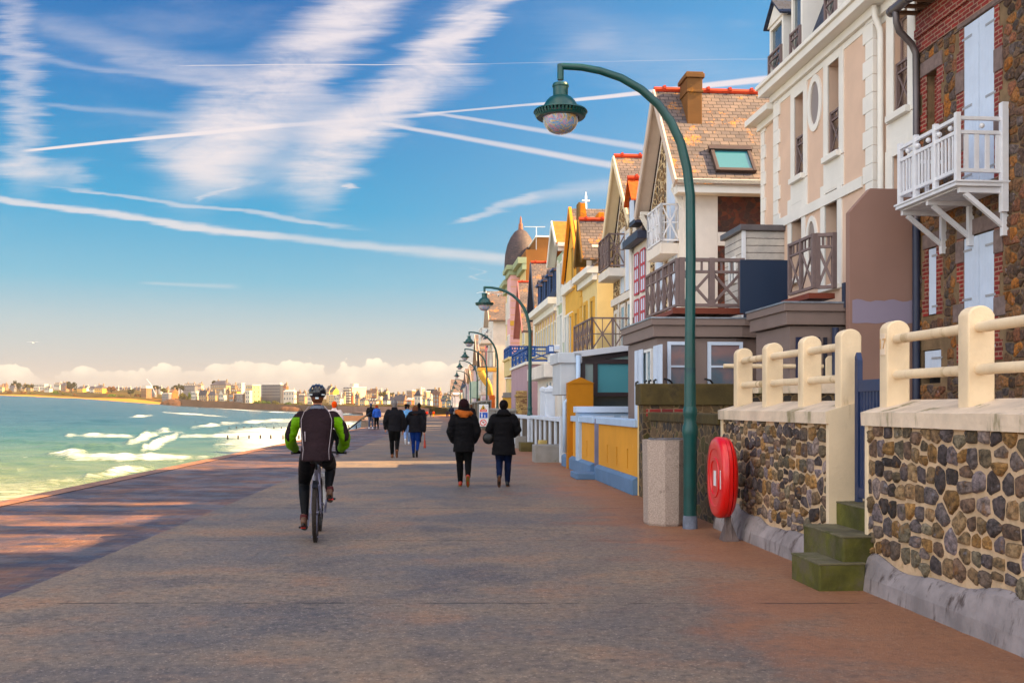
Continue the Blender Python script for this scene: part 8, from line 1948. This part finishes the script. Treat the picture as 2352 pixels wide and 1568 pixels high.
c7('low cream house right of the cluster of small lamps', 2050, 2130, 700, 560, 400, 'w', 'gable', 525, 's', nx=3, nz=2)
c7('pale brown flat block on the skyline behind the lamp posts', 2120, 2270, 640, 460, 420, 'b', 'flat', None, 'w', nx=3, nz=2, cat='building')
# the crowd of look-alike roofs climbing the hill behind
rg6 = random.Random(66)
for (xa, xb, n_, y0_, D0, nm_) in ((-60,130,9,903,1180,'far left hill behind the tree clump'),(150,330,10,902,1160,'left hill behind the big dark tree'),(340,480,9,900,1120,'hill between the crane and the mansion'),(480,700,13,906,960,'hill behind the apartment blocks'),(770,900,9,915,800,'hill right of the tower block'),(900,1060,10,918,700,'hill behind the lamp heads')):
    for k in range(n_):
        x_ = xa+(xb-xa)*(k+rg6.uniform(.1,.9))/n_; w_ = rg6.uniform(6,10); y_ = y0_-rg6.uniform(-3,5)
        fbld('small roof among look-alike houses on the '+nm_, x_, x_+w_, y_+3, y_-rg6.uniform(2,4), D0+rg6.uniform(-30,30), rg6.choice('wctbgo'), rg6.choice(['gable','gablef','hip']), y_-rg6.uniform(6,9), rg6.choice('ssbd'), nx=0, nz=0)
# trees and bushes of the far shore
def leaf_mat(name, c1, c2):
    m = bpy.data.materials.new(name); m.use_nodes = True; t = NT(m.node_tree); b = t.n['Principled BSDF']; o = t.new('ShaderNodeTexCoord').outputs['Object']
    t.put(b.inputs['Base Color'], t.mix(t.sstep(t.noise(o, .5, 4, .6), .35, .65), c1, c2)); b.inputs['Roughness'].default_value = .9; b.inputs['Specular IOR Level'].default_value = .1; return m
lf = [leaf_mat('dark_leaf', S(40,48,28), S(64,66,34)), leaf_mat('olive_leaf', S(72,74,34), S(104,96,46)), leaf_mat('rust_leaf', S(104,70,38), S(130,92,48)), leaf_mat('green_leaf', S(70,92,34), S(100,118,50))]
bark = mat('far_bark', S(70,56,44), .9, .1, 1, 0)
def far_tree(label, x0, x1, yt, yb, D, k, trunk=True, cat='tree', seed=1, name='tree'):
    rg = random.Random(seed); sc = D/F; X = ((x0+x1)/2-CX)*sc; w = (x1-x0)/2*sc; z0 = EYE+(HZ-yb)*sc; h_ = (yb-yt)*sc
    r = thing(name, label, cat, (X, D, z0), 0, 'trees and bushes on the far shore'); b = MB(); blobs = []
    nb = 9 if trunk else 7
    for i in range(nb):
        bx = rg.uniform(-.65, .65)*w; bz = (rg.uniform(.45, .82) if trunk else rg.uniform(.15, .6))*h_; blobs.append((bx, rg.uniform(-.4,.4)*w, bz, rg.uniform(.28,.45)*w, min(rg.uniform(.16,.28)*h_, h_-bz)))
    for (bx, by, bz, rw, rh) in blobs:
        for q in range(80):
            u_ = Vector((rg.gauss(0,1), rg.gauss(0,1), rg.gauss(0,1))).normalized()*rg.uniform(.6,1.05); c = Vector((bx+u_.x*rw, by+u_.y*rw, bz+u_.z*rh)); s_ = w*rg.uniform(.06,.13)+.12
            a = Vector((rg.gauss(0,1), rg.gauss(0,1), rg.gauss(0,.6))).normalized(); bb_ = a.cross(Vector((rg.gauss(0,1), rg.gauss(0,1), rg.gauss(0,1)))).normalized()
            b.poly([c+a*s_, c+bb_*s_*.8, c-a*s_, c-bb_*s_*.8])
    b.build('crown', lf[k], r)
    if trunk: MB().tube([(0,0,-3),(0,0,h_*.35),(w*.1,0,h_*.6)], [w*.08+.15,w*.06+.12,.08], 6).build('trunk', bark, r); MB().tube([(0,0,h_*.3),(-w*.35,0,h_*.55)], [.2,.08], 5).build('limb', bark, r)
    else: MB().tube([(0,0,-3),(0,0,h_*.4)], [.3,.1], 5).build('stem', bark, r)
far_tree('flat-topped dark pine crowning the tree clump at the far left', A4(135), A4(178), B4(445), B4(520), 1080, 0, seed=1)
for k, (a, c, t_, b_, q, lb_) in enumerate([(95,160,475,560,0,'dark tree at the left of the far left clump'),(165,245,470,555,0,'dark spreading tree right of the flat-topped pine'),(250,320,478,550,1,'olive tree between the small gabled houses'),(316,356,485,545,0,'small dark tree left of the long pale block'),(505,530,505,560,0,'dark bush left of the white twin-gabled cottage')]): far_tree(lb_, A4(a), A4(c), B4(t_), B4(b_), 1090+k*6, q, seed=10+k)
far_tree('large dark wind-shaped tree right of the tall brown house', A4(690), A4(812), B4(458), B4(575), 1020, 0, seed=21)
far_tree('reddish brown tree behind the large ochre villa', A4(1118), A4(1215), B4(510), B4(580), 1010, 2, seed=22)
far_tree('dark round tree before the scaffolded building', A4(1325), A4(1410), B4(535), B4(610), 930, 0, seed=23)
far_tree('small dark tree above the roofs right of the crane', A4(1590), A4(1665), B4(498), B4(560), 1000, 0, seed=24)
far_tree('bare yellowish bushy tree above the grass slope', A4(1670), A4(1760), B4(525), B4(590), 950, 1, seed=25)
far_tree('dark cypress row, left tree before the long mansard building', A4(1785), A4(1865), B4(495), B4(585), 960, 0, seed=26)
far_tree('dark cypress row, right taller tree before the long mansard building', A4(1850), A4(1925), B4(480), B4(580), 955, 0, seed=27)
far_tree('umbrella pine on the left of the hilltop mansion', A4(2210), A4(2262), B4(440), B4(500), 960, 0, seed=28)
far_tree('dark tree right of the twin pointed gables', C7(1000), C7(1090), D7(465), D7(560), 820, 1, seed=30)
far_tree('round olive tree before the twin pointed gables', C7(840), C7(975), D7(452), D7(560), 800, 1, seed=31)
far_tree('brownish tree on the skyline left of the cyclist helmet', A4(870)+516.8, A4(935)+516.8, B4(520), B4(590), 950, 2, seed=32)
for k, (a, c, t_, b_, q, lb_) in enumerate([(60,125,540,600,2,'rusty bush patch on the left shore below the clump'),(180,290,555,612,2,'brown scrub on the bluff below the small gabled house'),(290,420,560,610,1,'olive scrub on the bluff below the long pale block'),(530,640,545,615,3,'green bush left of the brown chimneyed house'),(640,760,560,625,1,'olive bush bank beneath the big dark tree'),(760,860,575,635,2,'rusty bush bank right of the big dark tree'),(900,1000,595,655,0,'dark bush on the rocky point'),(1130,1230,570,640,3,'green bushes right of the ochre villa'),(1230,1330,575,640,1,'olive bushes below the small slate roofs'),(1380,1480,575,640,2,'rusty bushes left of the grass slope'),(1865,1990,560,655,1,'green bank below the dark cypresses'),(1960,2010,555,640,3,'bright green shrub left of the flat-corniced house')]):
    far_tree(lb_, A4(a), A4(c), B4(t_), B4(b_)+1, shore_d((A4(a)+A4(c))/2)+42, q, False, 'bush', 50+k, 'bush')
for k, (a, c, t_, b_, q, lb_) in enumerate([(290,380,645,700,3,'green shrubs, left patch on the bank under the cream apartment block'),(380,480,640,695,3,'green shrubs, middle patch under the dark apartment block'),(480,590,645,700,1,'olive shrubs, right patch under the dark apartment block'),(600,700,660,715,3,'green shrubs below the square white villa'),(700,800,665,720,1,'olive shrubs left of the cyclist shoulder')]):
    far_tree(lb_, A4(a)+516.8, A4(c)+516.8, B4(t_), B4(b_)+1, shore_d(A4(a)+516.8)+14, q, False, 'bush', 70+k, 'bush')
rock_m = mat('brown_rock', S(84,56,40), .9, .35, .4, .8, 2)
for k, (x0, x1, yt, yb, D, lb_) in enumerate([(A4(860),A4(1040),B4(605),B4(668),948,'dark rocky point with surf at its foot on the left beach'),(A4(1715),A4(1900),B4(610),B4(716),850,'large brown rock outcrop at the end of the beach'),(A4(1580),A4(1740),B4(695),B4(722),845,'low dark reef at the water line of the beach'),(A4(560)+516.8,A4(790)+516.8,B4(690),B4(775),742,'rough brown rocks at the foot of the sea wall left of the cyclist')]):
    sc_ = D/F; b = Blob(); rg = random.Random(k); X = ((x0+x1)/2-CX)*sc_; w = (x1-x0)/2*sc_; hh = (yb-yt)*sc_
    for q in range(14):
        c = rg.uniform(-.8,.8); b.ball((c*w, rg.uniform(-.2,.2)*w, 0), hh*rg.uniform(.45,.95)*(1-abs(c)*.5), 0, rg.uniform(.8,1.8), 1, 1)
    r = thing('rock', lb_, 'rock', (X, D, EYE+(HZ-yb)*sc_-.5)); b.build('rock_face', rock_m, r, hh/12, 1, None, hh*.09, k)
gl = mat('gull_white', S(222,220,222), .6, .1, 4, 0)
for k, (px_, py_, D, s_, lb_) in enumerate([(1145,678,55,.55,'grey seagull gliding beside the second lamp head'),(1122,675,80,.35,'small pale seagull just left of the second lamp head'),(76,787,160,.5,'tiny white seagull over the bay, far left')]):
    g_ = thing('seagull', lb_, 'seagull', tuple(P(px_, py_, D))); b = Blob(); b.limb([(0,-.2,0),(0,.2,0)], [.05,.07]); b.build('body', gl, g_, .02, 1)
    for sd in (-1, 1): MB().hexa([(0,-.08,.02),(sd*.45,-.03,.16),(sd*.45,.07,.16),(0,.10,.02),(0,-.08,.04),(sd*.45,-.03,.175),(sd*.45,.07,.175),(0,.10,.04)]).hexa([(sd*.45,-.03,.16),(sd*.95,-.12,.05),(sd*.95,-.08,.05),(sd*.45,.07,.16),(sd*.45,-.03,.175),(sd*.95,-.12,.06),(sd*.95,-.08,.06),(sd*.45,.07,.175)]).build('wing', gl, g_)

# ================================================================ sea haze
hz = MB(); hz.box(-1600, 900, -60, 2500, -9, 62)
hm_ = bpy.data.materials.new('haze'); hm_.use_nodes = True; t = NT(hm_.node_tree); t.n.remove(t.n['Principled BSDF'])
pv = t.new('ShaderNodeVolumePrincipled'); pv.inputs['Color'].default_value = S(244,232,222); pv.inputs['Density'].default_value = HAZE_D; pv.inputs['Anisotropy'].default_value = .2
t.l.new(pv.outputs[0], t.n['Material Output'].inputs['Volume'])
if HAZE_D > 0: tag(hz.build('haze', hm_), 'thin warm sea haze softening the far shore', 'haze', None, 'stuff')
scene.cycles.volume_bounces = 0; scene.cycles.volume_step_rate = 10; scene.cycles.volume_max_steps = 8
